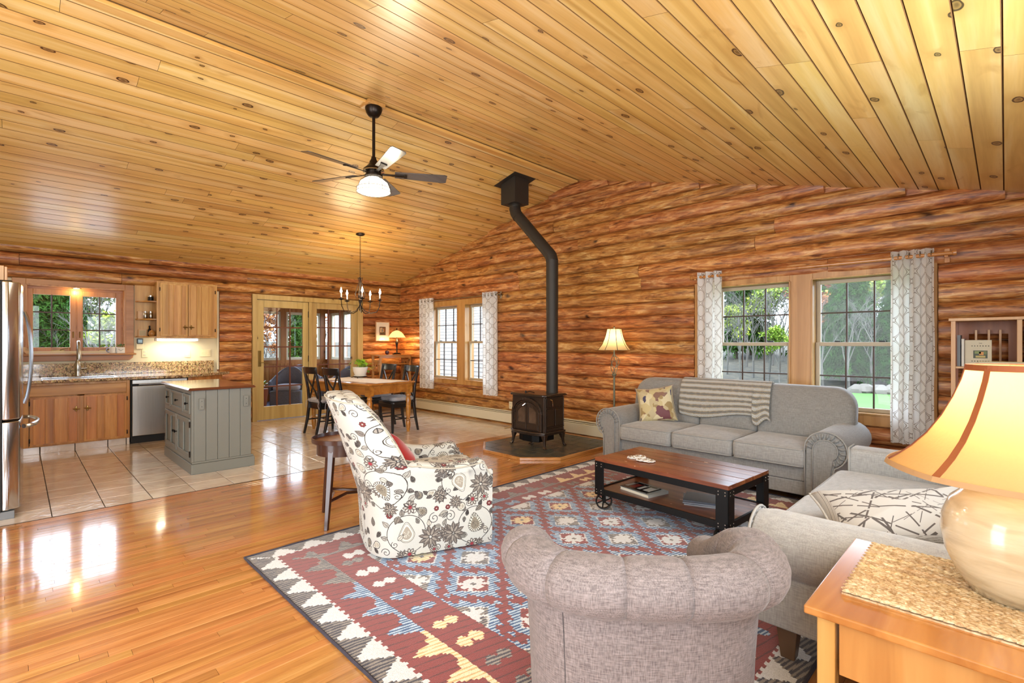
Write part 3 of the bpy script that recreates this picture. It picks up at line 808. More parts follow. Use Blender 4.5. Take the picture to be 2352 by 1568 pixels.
for o in BL.values(): del o['used']
mb = MB(); mb.box(XL, XG-.05, YR-.008, YR+.085, ZR-.041, ZR-.012); obj('ridge_strip', mb, wood('pine_ridge', 'b98040', 'd8a65c', 'e6bd7a', 0, 1, .05, knots=.1, rough=.36), ceiling, bevel=.003, loc=(0, 0, 0))

# floor: subfloor, oak strips, ceramic tiles
mb = MB(); mb.box(XL, XG, YN, YB, -.1, -.009); floor = struct('floor', mb, MT['grout'])
YT = 5.13; SWD = .0571
FB = {}
def strip_mb(L):
    mb = MB(); x = L/2-.0006; y = SWD/2-.0006; c = .0012
    return mb.loft([[(-x, -y, -.009), (-x, -y, -c), (-x, -y+c, 0), (-x, y-c, 0), (-x, y, -c), (-x, y, -.009)], [(x, -y, -.009), (x, -y, -c), (x, -y+c, 0), (x, y-c, 0), (x, y, -c), (x, y, -.009)]])
rnd = random.Random(9); rest = []; cnt = 0; row = 0; y = YT-SWD/2
while y > YN:
    x = XL-rnd.random()*.9
    while x < XG:
        L = rnd.choice([.5, .6, .8, .9, 1.1, 1.3, 1.5]); xa, xb = x, x+L
        d = (xa+L/2+y)/1.414
        vis = (y > 1.45 and xb > -.1 and xa < 5.0 and not (y < 3.2 and xa > 1.0)) and (xa+xb)/2+y > 2.4
        if vis and cnt < 298:
            cnt += 1
            if L not in FB: FB[L] = obj('floorboard', strip_mb(L), MT['floor'], floor); o = FB[L]
            else: o = inst(FB[L], 'floorboard', floor)
            o.location = (xa+L/2, y, rnd.uniform(-.0006, .0002))
        else: rest.append((xa, min(xb, XG), y))
        x += L
    y -= SWD
mb = MB()
for a, b, y in rest: mb.box(max(a, XL)+.0006, b-.0006, y-SWD/2+.0006, y+SWD/2-.0006, -.009, -.0004)
o = obj('floorboards', mb, MT['floor'], floor, fix=False); o['kind'] = 'stuff'
TS = .3150
def tile_mb(w_, d_):
    mb = MB(); x = w_/2-.0028; y = d_/2-.0028
    return mb.loft([[(-x, -y, -.009), (x, -y, -.009), (x, y, -.009), (-x, y, -.009)], [(-x, -y, -.002), (x, -y, -.002), (x, y, -.002), (-x, y, -.002)], [(-x+.002, -y+.002, 0), (x-.002, -y+.002, 0), (x-.002, y-.002, 0), (-x+.002, y-.002, 0)]])
src = obj('tile', tile_mb(TS, TS), MT['tile'], floor); first = True
srcn = None; rest = MB()
for i in range(-8, 18):
    for j in range(13):
        x = .183+TS*(i+.5); y = YT+TS*(j+.5)
        if y-TS/2 > YB: continue
        if y+TS/2 > YB or x+TS/2 > XG or x+TS/2 < .0:
            x0, x1 = max(XL, x-TS/2), min(XG, x+TS/2); y1 = min(YB, y+TS/2)
            if x1-x0 > .02 and y1-(y-TS/2) > .02: rest.box(x0+.003, x1-.003, y-TS/2+.003, y1-.003, -.009, 0)
            continue
        if first: src.location = (x, y, 0); first = False
        else: inst(src, 'tile', floor, (x, y, rnd.uniform(-.0005, .0003)), (0, 0, 0))
o = obj('cut_tiles', rest, MT['tile'], floor, fix=False); o['kind'] = 'stuff'
mb = MB(); mb.box(XL, 3.8, YT-.004, YT+.004, -.004, .0015)
obj('threshold_strip', mb, MT['dark'], floor)

# ------------------------------------------------------------ windows
def sash_x(parent, y0, y1, z0, z1, x, cols, rows, fw=.038, th=.035, mat='vinyl', name='sash'):
    mb = MB()
    mb.box(x, x+th, y0, y0+fw, z0, z1); mb.box(x, x+th, y1-fw, y1, z0, z1)
    mb.box(x, x+th, y0+fw, y1-fw, z0, z0+fw); mb.box(x, x+th, y0+fw, y1-fw, z1-fw, z1)
    s = obj(name, mb, MT[mat], parent, bevel=.003)
    a, b, c, d = y0+fw, y1-fw, z0+fw, z1-fw
    for i in range(1, cols):
        yy = a+(b-a)*i/cols; m = MB(); m.box(x+.006, x+.024, yy-.007, yy+.007, c, d); obj('muntin', m, MT['muntin'], s)
    for i in range(1, rows):
        zz = c+(d-c)*i/rows; m = MB(); m.box(x+.007, x+.023, a, b, zz-.007, zz+.007); obj('muntin', m, MT['muntin'], s)
    m = MB(); m.box(x+.013, x+.017, a-.002, b+.002, c-.002, d+.002); obj('pane', m, MT['glass'], s)
    return s
def casing_x(y0, y1, z0, z1, opens, x0, x1, mat):
    mb = MB(); 
    ys = sorted({y0, y1, *[o_[0] for o_ in opens], *[o_[1] for o_ in opens]})
    for a, b in zip(ys, ys[1:]):
        h = [o_ for o_ in opens if o_[0] <= a and b <= o_[1]]
        if h: mb.box(x0, x1, a, b, z0, h[0][2]); mb.box(x0, x1, a, b, h[0][3], z1)
        else: mb.box(x0, x1, a, b, z0, z1)
    return mb
def gable_window(name, W, opens, mat, lowx):
    y0, y1, z0, z1 = W
    root = struct(name, casing_x(y0, y1, z0, z1, opens, XG-.045, XG+.02, mat), MT[mat], bevel=.003)
    for (a, b, c, d) in opens:
        mb = MB()
        for q in ((a-.012, a+.004, c, d), (b-.004, b+.012, c, d), (a, b, c-.012, c+.004), (a, b, d-.004, d+.012)): mb.box(XG-.058, XG+.16, *q)
        obj('jamb', mb, MT[mat], root, bevel=.002)
        zm = (c+d)/2
        sash_x(root, a+.006, b-.006, zm-.015, d-.006, XG+.075, 3, 2)
        s = sash_x(root, a+.006, b-.006, c+.006, zm+.022, XG+.035, 3, 2)
        for yy in (a+.2, b-.2):
            m = MB(); m.cb((XG+.03, yy, zm+.03), (.03, .05, .012)); obj('latch', m, MT['black_metal'], s, bevel=.003)
    return root
gable_window('window_1', BW, [(1.585, 2.36, .66, 1.965), (.62, 1.375, .66, 1.965)], 'pine_trim', 0)
gable_window('window_2', SW, [(7.06, 7.86, .665, 2.02), (6.06+.04, 6.84, .665, 2.02)], 'pine_trim', 0)
# kitchen casement
mb = MB(); a, b, c, d = KW
for q in ((a, a+.13, c, d), (b-.10, b, c, d), (a+.13, b-.10, d-.075, d)): mb.box(q[0], q[1], YB-.062, YB+.02, q[2], q[3])
win3 = struct('window_3', mb, MT['fir_red'], bevel=.003)
mb = MB(); ia, ib, ic, id_ = a+.13, b-.10, c+.02, d-.075
for q in ((ia-.01, ia+.012, ic, id_), (ib-.012, ib+.01, ic, id_)): mb.box(q[0], q[1], YB-.064, YB+.15, q[2], q[3])
mb.box(ia, ib, YB-.064, YB+.15, id_-.012, id_+.01)
obj('jamb', mb, MT['fir_red_v'], win3, bevel=.002)
mb = MB(); mb.box(ia, ib, YB+.055, YB+.13, 2.05, id_); mb.box(ia, ib, YB+.055, YB+.13, ic-.02, 1.20); mb.box(1.058, ib, YB+.055, YB+.13, 1.20, 2.05); mb.box(.562, .578, YB+.065, YB+.13, 1.20, 2.05)
obj('window_frame', mb, MT['fir_red'], win3, bevel=.002)
for (p, q, cols) in ((.075, .565, 2), (.575, 1.06, 2)):
    s = MB(); z0, z1 = 1.195, 2.055; f1 = .062
    s.box(p, p+f1, YB+.06, YB+.11, z0, z1); s.box(q-f1, q, YB+.06, YB+.11, z0, z1); s.box(p+f1, q-f1, YB+.06, YB+.11, z0, z0+.075); s.box(p+f1, q-f1, YB+.06, YB+.11, z1-.075, z1)
    so = obj('sash', s, MT['fir_red_v'], win3, bevel=.004)
    A, B, Cz, Dz = p+f1, q-f1, z0+.075, z1-.075
    for i in range(1, 2):
        xx = (A+B)/2; m = MB(); m.box(xx-.008, xx+.008, YB+.07, YB+.09, Cz, Dz); obj('muntin', m, MT['muntin'], so)
    for i in (1, 2):
        zz = Cz+(Dz-Cz)*i/3; m = MB(); m.box(A, B, YB+.071, YB+.089, zz-.008, zz+.008); obj('muntin', m, MT['muntin'], so)
    m = MB(); m.box(A-.002, B+.002, YB+.079, YB+.083, Cz, Dz); obj('pane', m, MT['glass'], so)
    xh = q-.03 if p < .3 else p+.03
    m = MB(); m.tube([(xh, YB+.055, 1.48), (xh, YB+.03, 1.475), (xh, YB+.028, 1.40)], .008, 6); obj('latch', m, MT['brass'], so, smooth=True)
    xc = (p+q)/2+.06
    m = MB(); m.cb((xc, YB+.045, 1.215), (.14, .04, .03)); m.tube([(xc+.02, YB+.03, 1.235), (xc+.06, YB+.01, 1.25), (xc+.1, YB, 1.262)], .007, 6); obj('crank', m, MT['brass'], so, smooth=True, bevel=.004)
mb = MB(); mb.box(KW[0]-.05, KW[1]+.02, YB-.135, YB+.06, 1.160, 1.184); obj('sill', mb, MT['fir_red'], win3, bevel=.006)
mb = MB(); mb.prism([(KW[0]-.02, 1.16), (KW[1]-.005, 1.16), (KW[1]-.01, 1.12), (KW[1]-.05, 1.085), (KW[0]-.02, 1.085)], XZY, YB-.06, YB-.028); obj('apron', mb, MT['fir_red'], win3, bevel=.004)
# puck light set in the head of the kitchen window
t_ = thing('puck_light', 'small round recessed puck light glowing above the kitchen window', 'light', (.565, YB-.02, 2.082))
mb = MB(); mb.lathe([(.045, .0), (.052, .0), (.052, -.008), (.045, -.008)], 20); obj('trim_ring', mb, MT['nickel'], t_, smooth=True)
mb = MB(); mb.lathe([(.044, .0), (.044, -.006), (.02, -.010)], 16); obj('lens', mb, MT['puck'], t_, smooth=True)
light('puck_glow', 'POINT', (.565, YB-.03, 2.03), 2.0, (1, .75, .4), radius=.03)

# ------------------------------------------------------------ glazed door and sidelight
mb = MB(); a, b, c, d = DR; y0, y1 = YB-.075, YB+.03
mb.box(a, 2.862, y0, y1, c, d); mb.box(4.70, b, y0, y1, c, d); mb.box(2.862, 4.70, y0, y1, 2.075, d); mb.box(3.745, 3.80, y0+.01, y1+.1, c, 2.075)
door1 = struct('door_1', mb, MT['pine_pale'], bevel=.003)
def glazed(parent, name, x0, x1, z0, z1, gx0, gx1, gz0, gz1, cols, rows, y):
    m = MB(); m.box(x0, gx0, y, y+.045, z0, z1); m.box(gx1, x1, y, y+.045, z0, z1); m.box(gx0, gx1, y, y+.045, z0, gz0); m.box(gx0, gx1, y, y+.045, gz1, z1)
    s = obj(name, m, MT['pine_pale'], parent, bevel=.004)
    for i in range(1, cols):
        xx = gx0+(gx1-gx0)*i/cols; m = MB(); m.box(xx-.011, xx+.011, y+.01, y+.03, gz0, gz1); obj('muntin', m, MT['muntin_red'], s)
    for i in range(1, rows):
        zz = gz0+(gz1-gz0)*i/rows; m = MB(); m.box(gx0, gx1, y+.011, y+.029, zz-.011, zz+.011); obj('muntin', m, MT['muntin_red'], s)
    m = MB(); m.box(gx0-.002, gx1+.002, y+.018, y+.022, gz0, gz1); obj('pane', m, MT['glass'], s); return s
slab = glazed(door1, 'door_slab', 2.866, 3.738, .012, 2.068, 2.975, 3.64, .24, 1.945, 3, 5, YB-.05)
glazed(door1, 'sidelight', 3.80, 4.70, .012, 2.075, 3.91, 4.59, .24, 1.965, 3, 5, YB-.02)
m = MB(); m.box(2.885, 2.93, YB-.06, YB-.05, .93, 1.20); m.tube([(2.908, YB-.06, 1.0), (2.908, YB-.10, 1.0), (2.96, YB-.115, 1.0), (3.03, YB-.11, .995)], .009, 8); obj('lever_handle', m, MT['brass'], slab, bevel=.003, smooth=True)
for zz in (.25, 1.05, 1.85):
    m = MB(); m.box(3.733, 3.753, YB-.062, YB-.048, zz-.055, zz+.055); obj('hinge', m, MT['bronze'], slab, bevel=.002)

# ------------------------------------------------------------ sun porch behind the door
px0, px1, py0, py1 = 2.1, 5.55, YB+.22, 12.2
mb = MB(); mb.box(px0, px1, py0, py1+.1, -.12, -.03); struct('floor_porch', mb, plain('porch_carpet', '4a5068', .9))
mb = MB(); mb.box(px0-.1, px1+.1, py0, py1+.15, 2.28, 2.36); struct('ceiling_porch', mb, MT['fir_red'])
mb = MB(); mb.box(px0, px1+.1, py1, py1+.12, -.12, .93); mb.box(px0, px1+.1, py1, py1+.12, 2.08, 2.3)
for xx in (px0, 3.1, 4.42, 5.38): mb.box(xx, xx+.13, py1, py1+.12, .93, 2.08)
pw = struct('wall_porch_back', mb, MT['fir_red_v'])
mb = MB(); mb.box(px1, px1+.12, py0, py1, -.12, .93); mb.box(px1, px1+.12, py0, py1, 2.08, 2.3)
for yy in (py0, 10.3, 11.35, 12.0): mb.box(px1, px1+.12, yy, yy+.2, .93, 2.08)
struct('wall_porch_right', mb, MT['fir_red_v'])
mb = MB(); mb.box(px0-.12, px0, py0, py1, -.12, 2.3); struct('wall_porch_left', mb, MT['fir_red_v'])
src = None
for i in range(int((px1-px0)/.085)):
    m = MB(); m.box(-.040, .040, -.012, 0, 0, .88)
    if src is None: src = obj('plank', m, MT['fir_red_v'], pw, loc=(px0+.05, py1, -.03), bevel=.004)
    else:
        o = inst(src, 'plank', pw, (px0+.05+.085*i, py1, -.03)); bmod = o.modifiers.new('bevel', 'BEVEL'); bmod.width = .004
for k, (x0, x1) in enumerate(((2.23, 3.1), (3.23, 4.42), (4.55, 5.38))):
    m = MB()
    for q in ((x0, x0+.05, .93, 2.08), (x1-.05, x1, .93, 2.08), (x0+.05, x1-.05, .93, .99), (x0+.05, x1-.05, 2.02, 2.08)): m.box(q[0], q[1], py1+.02, py1+.08, q[2], q[3])
    s = struct('window_%d' % (4+k), m, MT['white_paint']); m = MB(); m.box(x0, x1, py1+.05, py1+.054, .99, 2.02); obj('pane', m, MT['glass'], s)
for k, (y0, y1) in enumerate(((py0+.2, 10.3), (10.5, 11.35), (11.55, 12.0))):
    m = MB()
    for q in ((y0, y0+.05, .93, 2.08), (y1-.05, y1, .93, 2.08), (y0+.05, y1-.05, .93, .99), (y0+.05, y1-.05, 2.02, 2.08)): m.box(px1+.02, px1+.08, q[0], q[1], q[2], q[3])
    s = struct('window_%d' % (7+k), m, MT['white_paint']); m = MB(); m.box(px1+.05, px1+.054, y0, y1, .99, 2.02); obj('pane', m, MT['glass'], s)

# ------------------------------------------------------------ baseboard heaters along the gable wall
def heater(y0, y1, label):
    t_ = thing('baseboard_heater', label, 'heater', (XG-.05, (y0+y1)/2, 0), 0, 'baseboard heaters on the gable wall')
    L = (y1-y0)/2; f = lambda a, b, c: Vector((a, c, b))
    m = MB(); m.prism([(.03, .02), (.045, .235), (-.028, .235), (-.035, .222), (.03, .222)], f, -L, L); obj('back_plate', m, MT['white_paint'], t_, bevel=.002)
    m = MB(); m.prism([(-.035, .045), (-.03, .04), (-.028, .185), (-.033, .19), (-.038, .183)], f, -L, L); obj('front_panel', m, MT['white_paint'], t_, bevel=.002)
    m = MB(); m.prism([(-.032, .196), (-.026, .193), (-.012, .206), (-.018, .210)], f, -L, L); obj('damper', m, MT['white_paint'], t_)
    m = MB(); m.box(-.026, .028, -L, L, .05, .20); obj('fin_element', m, MT['dark'], t_)
    for s in (-1, 1):
        m = MB(); m.box(-.04, .04, s*L-.012, s*L+.012, .015, .237); obj('end_cap', m, MT['white_paint'], t_, bevel=.003)
heater(5.07, 8.42, 'long cream baseboard heater beneath the small window, left of the stove')
heater(1.2, 4.99, 'cream baseboard heater running from the stove to behind the grey sofa')
def outlet(loc, rot, label, w_=.075, h=.118, kind='outlet', n=2):
    t_ = thing('wall_outlet', label, 'outlet' if kind == 'outlet' else 'switch', loc, rot)
    m = MB(); m.box(-w_/2, w_/2, -.007, 0, -h/2, h/2); obj('cover_plate', m, MT['plate_cream'], t_, bevel=.003)
    if kind == 'outlet':
        for s in (-1, 1):
            m = MB(); m.cb((0, -.009, s*.024), (.034, .006, .03)); r = obj('receptacle', m, MT['white_paint'], t_, bevel=.004)
            for q in (-.007, .007):
                mm = MB(); mm.cb((q, -.0125, s*.024+.003), (.0025, .002, .009)); obj('slot', mm, MT['dark'], r)
    else:
        for i in range(n):
            xx = (i-(n-1)/2)*.046; m = MB(); m.cb((xx, -.010, 0), (.012 if i < n-1 else .03, .012, .026 if i < n-1 else .07)); obj('toggle', m, MT['plate_cream'], t_, bevel=.002)
    return t_
outlet((XG-.066, 5.66, .325), -PI/2, 'cream outlet on the log wall just left of the wood stove')
outlet((1.325, YB-.03, 1.175), 0, 'cream outlet beside the kitchen window sill, below the phone')
outlet((1.865, YB-.03, 1.165), 0, 'cream outlet under the middle of the wall cabinet')
outlet((2.105, YB-.03, 1.172), 0, 'wide cream plate with two toggles and a rocker near the wall edge', .155, .115, 'switch', 3)
def text_mesh(name, s, size, mat, parent, loc, rot, ext=.0004, align='CENTER'):
    cu = bpy.data.curves.new(name, 'FONT'); cu.body = s; cu.size = size; cu.extrude = ext; cu.align_x = align; cu.align_y = 'CENTER'
    cu.resolution_u = 3; tmp = bpy.data.objects.new(name, cu)
    COL.objects.link(tmp); me = bpy.data.meshes.new_from_object(tmp.evaluated_get(bpy.context.evaluated_depsgraph_get()))
    bpy.data.objects.remove(tmp); me.materials.clear(); me.materials.append(mat); me.name = name
    o = bpy.data.objects.new(name, me); COL.objects.link(o); o.location = loc; o.rotation_euler = rot; o.parent = parent; return o
# ---- refrigerator
t_ = thing('refrigerator', 'stainless bottom-freezer refrigerator with a bowed door at the left edge', 'refrigerator', (0, 5.30, 0))
m = MB(); m.box(-.74, -.095, 0, .90, .05, 1.765); obj('body', m, plain('fridge_side', '7d7f80', .45, .3), t_, bevel=.006)
m = MB(); m.box(-.70, -.06, .02, .88, 0, .05); m.box(-.10, -.02, .005, .07, .0, .058); obj('base_grille', m, plain('grille_grey', '6e7174', .5), t_, bevel=.004)
def bow(z0, z1):
    m = MB(); P = []
    for i in range(21):
        f = i/20; y = .004+.892*f
        e = min(1, min(f, 1-f)/.07)
        P.append((-.055+.062*math.sin(PI/2*e)**.8*1.0+.022*math.sin(PI*f), y))
    poly = [(-.088, .004)]+P+[(-.088, .896)]
    f3 = lambda a, b, c: Vector((a, b, c))
    return m.prism(poly, f3, z0, z1)
d1 = obj('door', bow(.745, 1.79), MT['steel_v'], t_, smooth=True, bevel=.008, seg=3)
d2 = obj('freezer_drawer', bow(.065, .730), MT['steel_v'], t_, smooth=True, bevel=.008, seg=3)
m = MB(); m.box(-.094, -.088, .01, .89, .07, 1.785); obj('gasket', m, MT['dark'], t_)
m = MB(); m.tube([(.035+.045*math.sin(PI*i/14)**.6, .74, .80+.80*i/14) for i in range(15)], .014, 8); obj('handle', m, MT['steel_v'], d1, smooth=True)
m = MB(); m.tube([(.03+.085*math.sin(PI*i/16)**.5, .10+.70*i/16, .680) for i in range(17)], .017, 8); obj('handle', m, MT['steel_v'], d2, smooth=True)
m = MB(); m.box(-.16, -.03, .03, .16, 1.766, 1.80); obj('hinge_cover', m, MT['black_metal'], t_, bevel=.01)
t_ = thing('wall_cabinet', 'pale wooden cabinet edge above the refrigerator', 'cabinet', (0, 5.9, 1.83))
m = MB(); m.box(-.8, -.085, 0, .33, 0, .14); obj('body', m, MT['beech'], t_, bevel=.003)
m = MB(); m.box(-.083, -.066, .01, .32, .006, .134); obj('door', m, MT['beech'], t_, bevel=.003)

# ---- base cabinets
def beadboard(w_, h_, y0=-.02, seed=1):
    """door slab facing -y with paired vertical beads"""
    m = MB(); fr = .035
    m.box(0, w_, y0, 0, 0, h_)
    return m
def plank_door(parent, x, z, w_, h_, y, mat, handle_side, hinge, name='door', n=4):
    m = MB(); b = .012
    m.box(0, w_, -.018, 0, 0, h_)
    d = obj(name, m, MT[mat], parent, loc=(x, y, z), bevel=.003)
    widths = [.20, .14, .24, .16, .26][:n] if n < 6 else [1]*n; tot = sum(widths); px = .022
    iw = w_-.044
    for wd in widths:
        ww = iw*wd/tot; mm = MB(); mm.prism([(px+.004, -.018), (px+ww-.004, -.018), (px+ww-.007, -.0235), (px+.007, -.0235)], lambda a, b_, c: Vector((a, b_, c)), .022, h_-.022)
        obj('board', mm, MT[mat], d); px += ww
    xh = w_-.035 if handle_side > 0 else .035
    zz = h_*.72 if hinge else h_*.17
    mm = MB(); mm.tube([(xh, -.03, zz-.03), (xh-.004, -.036, zz), (xh, -.03, zz+.03)], .009, 6); mm.tube([(xh-.03*handle_side*-1 if 0 else xh, -.034, zz), (xh, -.052, zz)], .008, 6)
    mm.tube([(xh-.035, -.052, zz+.004), (xh, -.056, zz), (xh+.035, -.052, zz-.002)], [.004, .011, .004], 8); obj('latch_handle', mm, MT['brass'], d, smooth=True)
    xx = -.003 if handle_side > 0 else w_+.003
    for q in (.12, .88):
        mm = MB(); mm.tube([(xx, -.02, h_*q-.025), (xx, -.026, h_*q), (xx, -.02, h_*q+.025)], .006, 6); obj('hinge', mm, MT['bronze'], d, smooth=True)
    return d
YC = 8.12
t_ = thing('base_cabinet', 'oak sink base cabinet with two beaded doors below the kitchen window', 'cabinet', (0, YC, 0))
m = MB(); m.box(-1.0, 1.03, .02, .86, .09, .66); m.box(-1.0, .15, .02, .86, .662, .845); m.box(.98, 1.03, .02, .86, .662, .845); obj('body', m, MT['oak_low'], t_)
m = MB()
m.box(-.30, .085, 0, .02, .09, .845); m.box(1.0, 1.035, 0, .02, .09, .845); m.box(.085, 1.0, 0, .02, .79, .845); m.box(.085, 1.0, 0, .02, .09, .112); m.box(.515, .585, 0, .02, .112, .79); m.box(.085, 1.0, 0, .02, .675, .70)
obj('face_frame', m, MT['oak_low'], t_, bevel=.002)
m = MB(); m.box(.085, 1.0, -.018, 0, .690, .815); obj('false_drawer_front', m, MT['oak_h'], t_, bevel=.006)
plank_door(t_, .095, .105, .445, .575, -.001, 'oak_low', 1, True)
plank_door(t_, .575, .105, .425, .575, -.001, 'oak_low', -1, True)
m = MB(); m.box(-.02, .028, -.03, 0, .10, .80); obj('side_door', m, MT['oak_low'], t_, bevel=.004)
m = MB(); m.box(-1, 1.035, .06, .09, 0, .09); obj('toe_board', m, MT['grout'], t_)
src = None
for i, (a, b) in enumerate(((-.45, -.135), (-.13, .18), (.186, .495), (.500, .812), (.817, 1.0), (1.003, 1.036))):
    m = MB(); m.box(a+.002, b-.002, .045-(.02 if i == 5 else 0), .06, 0, .088); obj('tile', m, MT['tile'], t_, bevel=.0015)
t_ = thing('base_cabinet', 'low oak end cabinet under the right tip of the granite counter', 'cabinet', (0, YC, 0))
XYp = lambda a, b, c: Vector((a, b, c))
m = MB(); m.prism([(1.69, .02), (1.74, .02), (2.24, .48), (2.24, .87), (1.69, .87)], XYp, .09, .845); obj('body', m, MT['oak_low'], t_, bevel=.002)
m = MB(); m.bar((1.78, .035, .45), (2.20, .425, .45), .018, .66); obj('door', m, MT['oak_low'], t_, bevel=.003)
m = MB(); m.prism([(1.70, .08), (2.1, .45), (2.1, .86), (1.70, .86)], XYp, 0, .09); obj('toe_board', m, MT['dark'], t_)
t_ = thing('dishwasher', 'stainless dishwasher with a long recessed handle between the oak cabinets', 'dishwasher', (1.045, YC, 0))
m = MB(); m.box(.0, .64, .03, .6, .02, .845); obj('body', m, MT['dark'], t_)
m = MB(); m.box(.012, .625, -.025, .03, .105, .76); d = obj('door', m, MT['steel'], t_, bevel=.004)
m = MB(); m.box(.012, .625, -.025, .03, .79, .84); obj('control_panel', m, MT['steel'], t_, bevel=.003)
m = MB(); m.box(.07, .57, -.012, .03, .755, .795); obj('handle_recess', m, MT['dark'], d)
m = MB(); m.box(.08, .56, -.032, -.018, .772, .792); obj('handle', m, MT['steel_v'], d, bevel=.003)
m = MB(); m.box(.01, .63, .04, .06, 0, .10); obj('kick_plate', m, MT['dark'], t_)
text_mesh('lettering', 'BOSCH', .016, MT['black_metal'], t_, (.42, -.0258, .815), (PI/2, 0, 0))
# ---- worktop with a cut-out for the sink
t_ = thing('countertop', 'speckled brown granite worktop and upstand below the kitchen window', 'countertop', (0, 0, 0))
z0, z1 = .848, .886
m = MB(); f = XYp
m.prism([(-1, 8.06), (.20, 8.06), (.20, 9.0), (-1, 9.0)], f, z0, z1); m.prism([(.20, 8.06), (.93, 8.06), (.93, 8.19), (.20, 8.19)], f, z0, z1)
m.prism([(.20, 8.62), (.93, 8.62), (.93, 9.0), (.20, 9.0)], f, z0, z1)
m.prism([(.93, 8.06), (1.70, 8.06), (2.30, 8.54), (2.345, 8.60), (2.33, 8.67), (2.262, 9.0), (.93, 9.0)], f, z0, z1)
obj('slab', m, MT['granite'], t_, smooth=True, bevel=.010, seg=3)
m = MB(); m.box(-1, 2.215, 8.972, 9.008, z1, 1.052); obj('upstand', m, MT['granite'], t_, bevel=.004)
t_ = thing('sink', 'stainless undermount sink set in the granite below the window', 'sink', (.565, 8.405, .886))
m = MB()
for q in ((-.365, .365, -.215, -.20), (-.365, .365, .20, .215), (-.365, -.35, -.2, .2), (.35, .365, -.2, .2)): m.box(q[0], q[1], q[2], q[3], -.20, -.004)
m.box(-.365, .365, -.215, .215, -.21, -.20); b = obj('bowl', m, MT['steel_v'], t_, bevel=.003)
m = MB(); m.box(-.37, .37, -.222, -.212, -.012, .003); m.box(-.37, .37, .212, .222, -.012, .003); m.box(-.375, -.362, -.222, .222, -.012, .003); m.box(.362, .375, -.222, .222, -.012, .003); obj('rim', m, MT['chrome'], t_, bevel=.002)
m = MB(); m.lathe([(.045, -.199), (.04, -.196), (.02, -.197)], 16); obj('drain', m, MT['chrome'], t_)
t_ = thing('faucet', 'brushed nickel gooseneck faucet with a side lever behind the sink', 'faucet', (.565, 8.80, .886))
m = MB(); m.lathe([(.032, 0), (.034, .012), (.028, .03), (.033, .08), (.034, .14), (.026, .19), (.019, .21)], 20); obj('body', m, MT['nickel'], t_, smooth=True)
m = MB(); P = [(0, 0, .20), (0, 0, .36)]+[(0, -.085+.085*math.cos(a), .36+.105*math.sin(a)) for a in [PI*i/12 for i in range(1, 11)]]+[(0, -.172, .36), (0, -.178, .33)]; m.tube(P, .0155, 12); sp = obj('spout', m, MT['nickel'], t_, smooth=True)
m = MB(); m.lathe([(.017, .335), (.022, .31), (.026, .24), (.024, .225)], 16, (0, -.176, 0)); obj('spray_head', m, MT['nickel'], sp, smooth=True)
m = MB(); m.tube([(.03, 0, .10), (.095, -.01, .105)], .014, 10); m.tube([(.08, -.01, .11), (.07, -.01, .19)], [.011, .005], 8); obj('lever', m, MT['nickel'], t_, smooth=True)
# ---- wall cabinet with open end shelves
t_ = thing('wall_cabinet', 'oak wall cabinet with beaded doors and open rounded end shelves', 'cabinet', (0, 8.71, 0))
m = MB(); m.box(1.44, 2.19, .02, .30, 1.41, 2.225); obj('body', m, MT['oak'], t_)
m = MB(); m.box(1.42, 1.465, 0, .02, 1.405, 2.232); m.box(2.155, 2.195, 0, .02, 1.405, 2.232); m.box(1.465, 2.155, 0, .02, 1.405, 1.44); m.box(1.465, 2.155, 0, .02, 2.195, 2.232); obj('face_frame', m, MT['oak'], t_, bevel=.002)
plank_door(t_, 1.458, 1.432, .345, .775, -.001, 'oak', 1, False)
plank_door(t_, 1.81, 1.432, .353, .775, -.001, 'oak', -1, False)
m = MB(); m.box(1.20, 1.44, .285, .30, 1.41, 2.225); obj('shelf_back', m, MT['oak'], t_)
for zz in (1.42, 1.675, 1.935):
    P = [(1.44, .285), (1.21, .285)]+[(1.44-.23*math.cos(a), .285-.24*math.sin(a)) for a in [PI/2*i/8 for i in range(9)]]+[(1.44, .045)]
    m = MB(); m.prism(P, XYp, zz-.009, zz+.009); obj('shelf', m, MT['oak_h'], t_, bevel=.003)
t_ = thing('under_cabinet_light', 'lit white fluorescent strip light beneath the oak wall cabinet', 'light', (1.69, 8.80, 1.40))
m = MB(); m.box(-.27, .27, -.05, .05, -.006, .005); obj('housing', m, MT['white'], t_, bevel=.003)
m = MB(); m.tube([(-.26, 0, -.018), (-.2, 0, -.022), (.2, 0, -.022), (.26, 0, -.018)], .018, 10); obj('diffuser', m, MT['tube_light'], t_, smooth=True)
for s in (-1, 1):
    m = MB(); m.box(s*.268-.012, s*.268+.012, -.04, .03, -.04, 0); obj('end_cap', m, MT['white'], t_, bevel=.004)
light('under_cabinet_glow', 'AREA', (1.69, 8.80, 1.35), 3.2, (1, .93, .72), (.5, .06))
# items on the open shelves
t_ = thing('tin', 'small shiny black tin on the top open shelf of the oak cabinet', 'tin', (1.375, 8.88, 1.944))
m = MB(); m.lathe([(.035, 0), (.035, .075)], 20); obj('body', m, MT['black_metal'], t_, smooth=True); m = MB(); m.lathe([(.0365, .062), (.0365, .082), (.02, .083)], 20); obj('lid', m, MT['chrome'], t_, smooth=True)
for k, (x, lab) in enumerate(((1.31, 'left silver-topped glass jar on the middle open shelf'), (1.375, 'right silver-topped glass jar on the middle open shelf'))):
    t_ = thing('jar', lab, 'jar', (x, 8.87, 1.684), 0, 'glass jars on the middle open shelf')
    m = MB(); m.lathe([(.022, 0), (.026, .006), (.026, .075), (.020, .085)], 16); obj('body', m, MT['nickel'], t_, smooth=True); m = MB(); m.lathe([(.022, .085), (.022, .108), (.01, .112)], 16); obj('lid', m, MT['chrome'], t_, smooth=True)
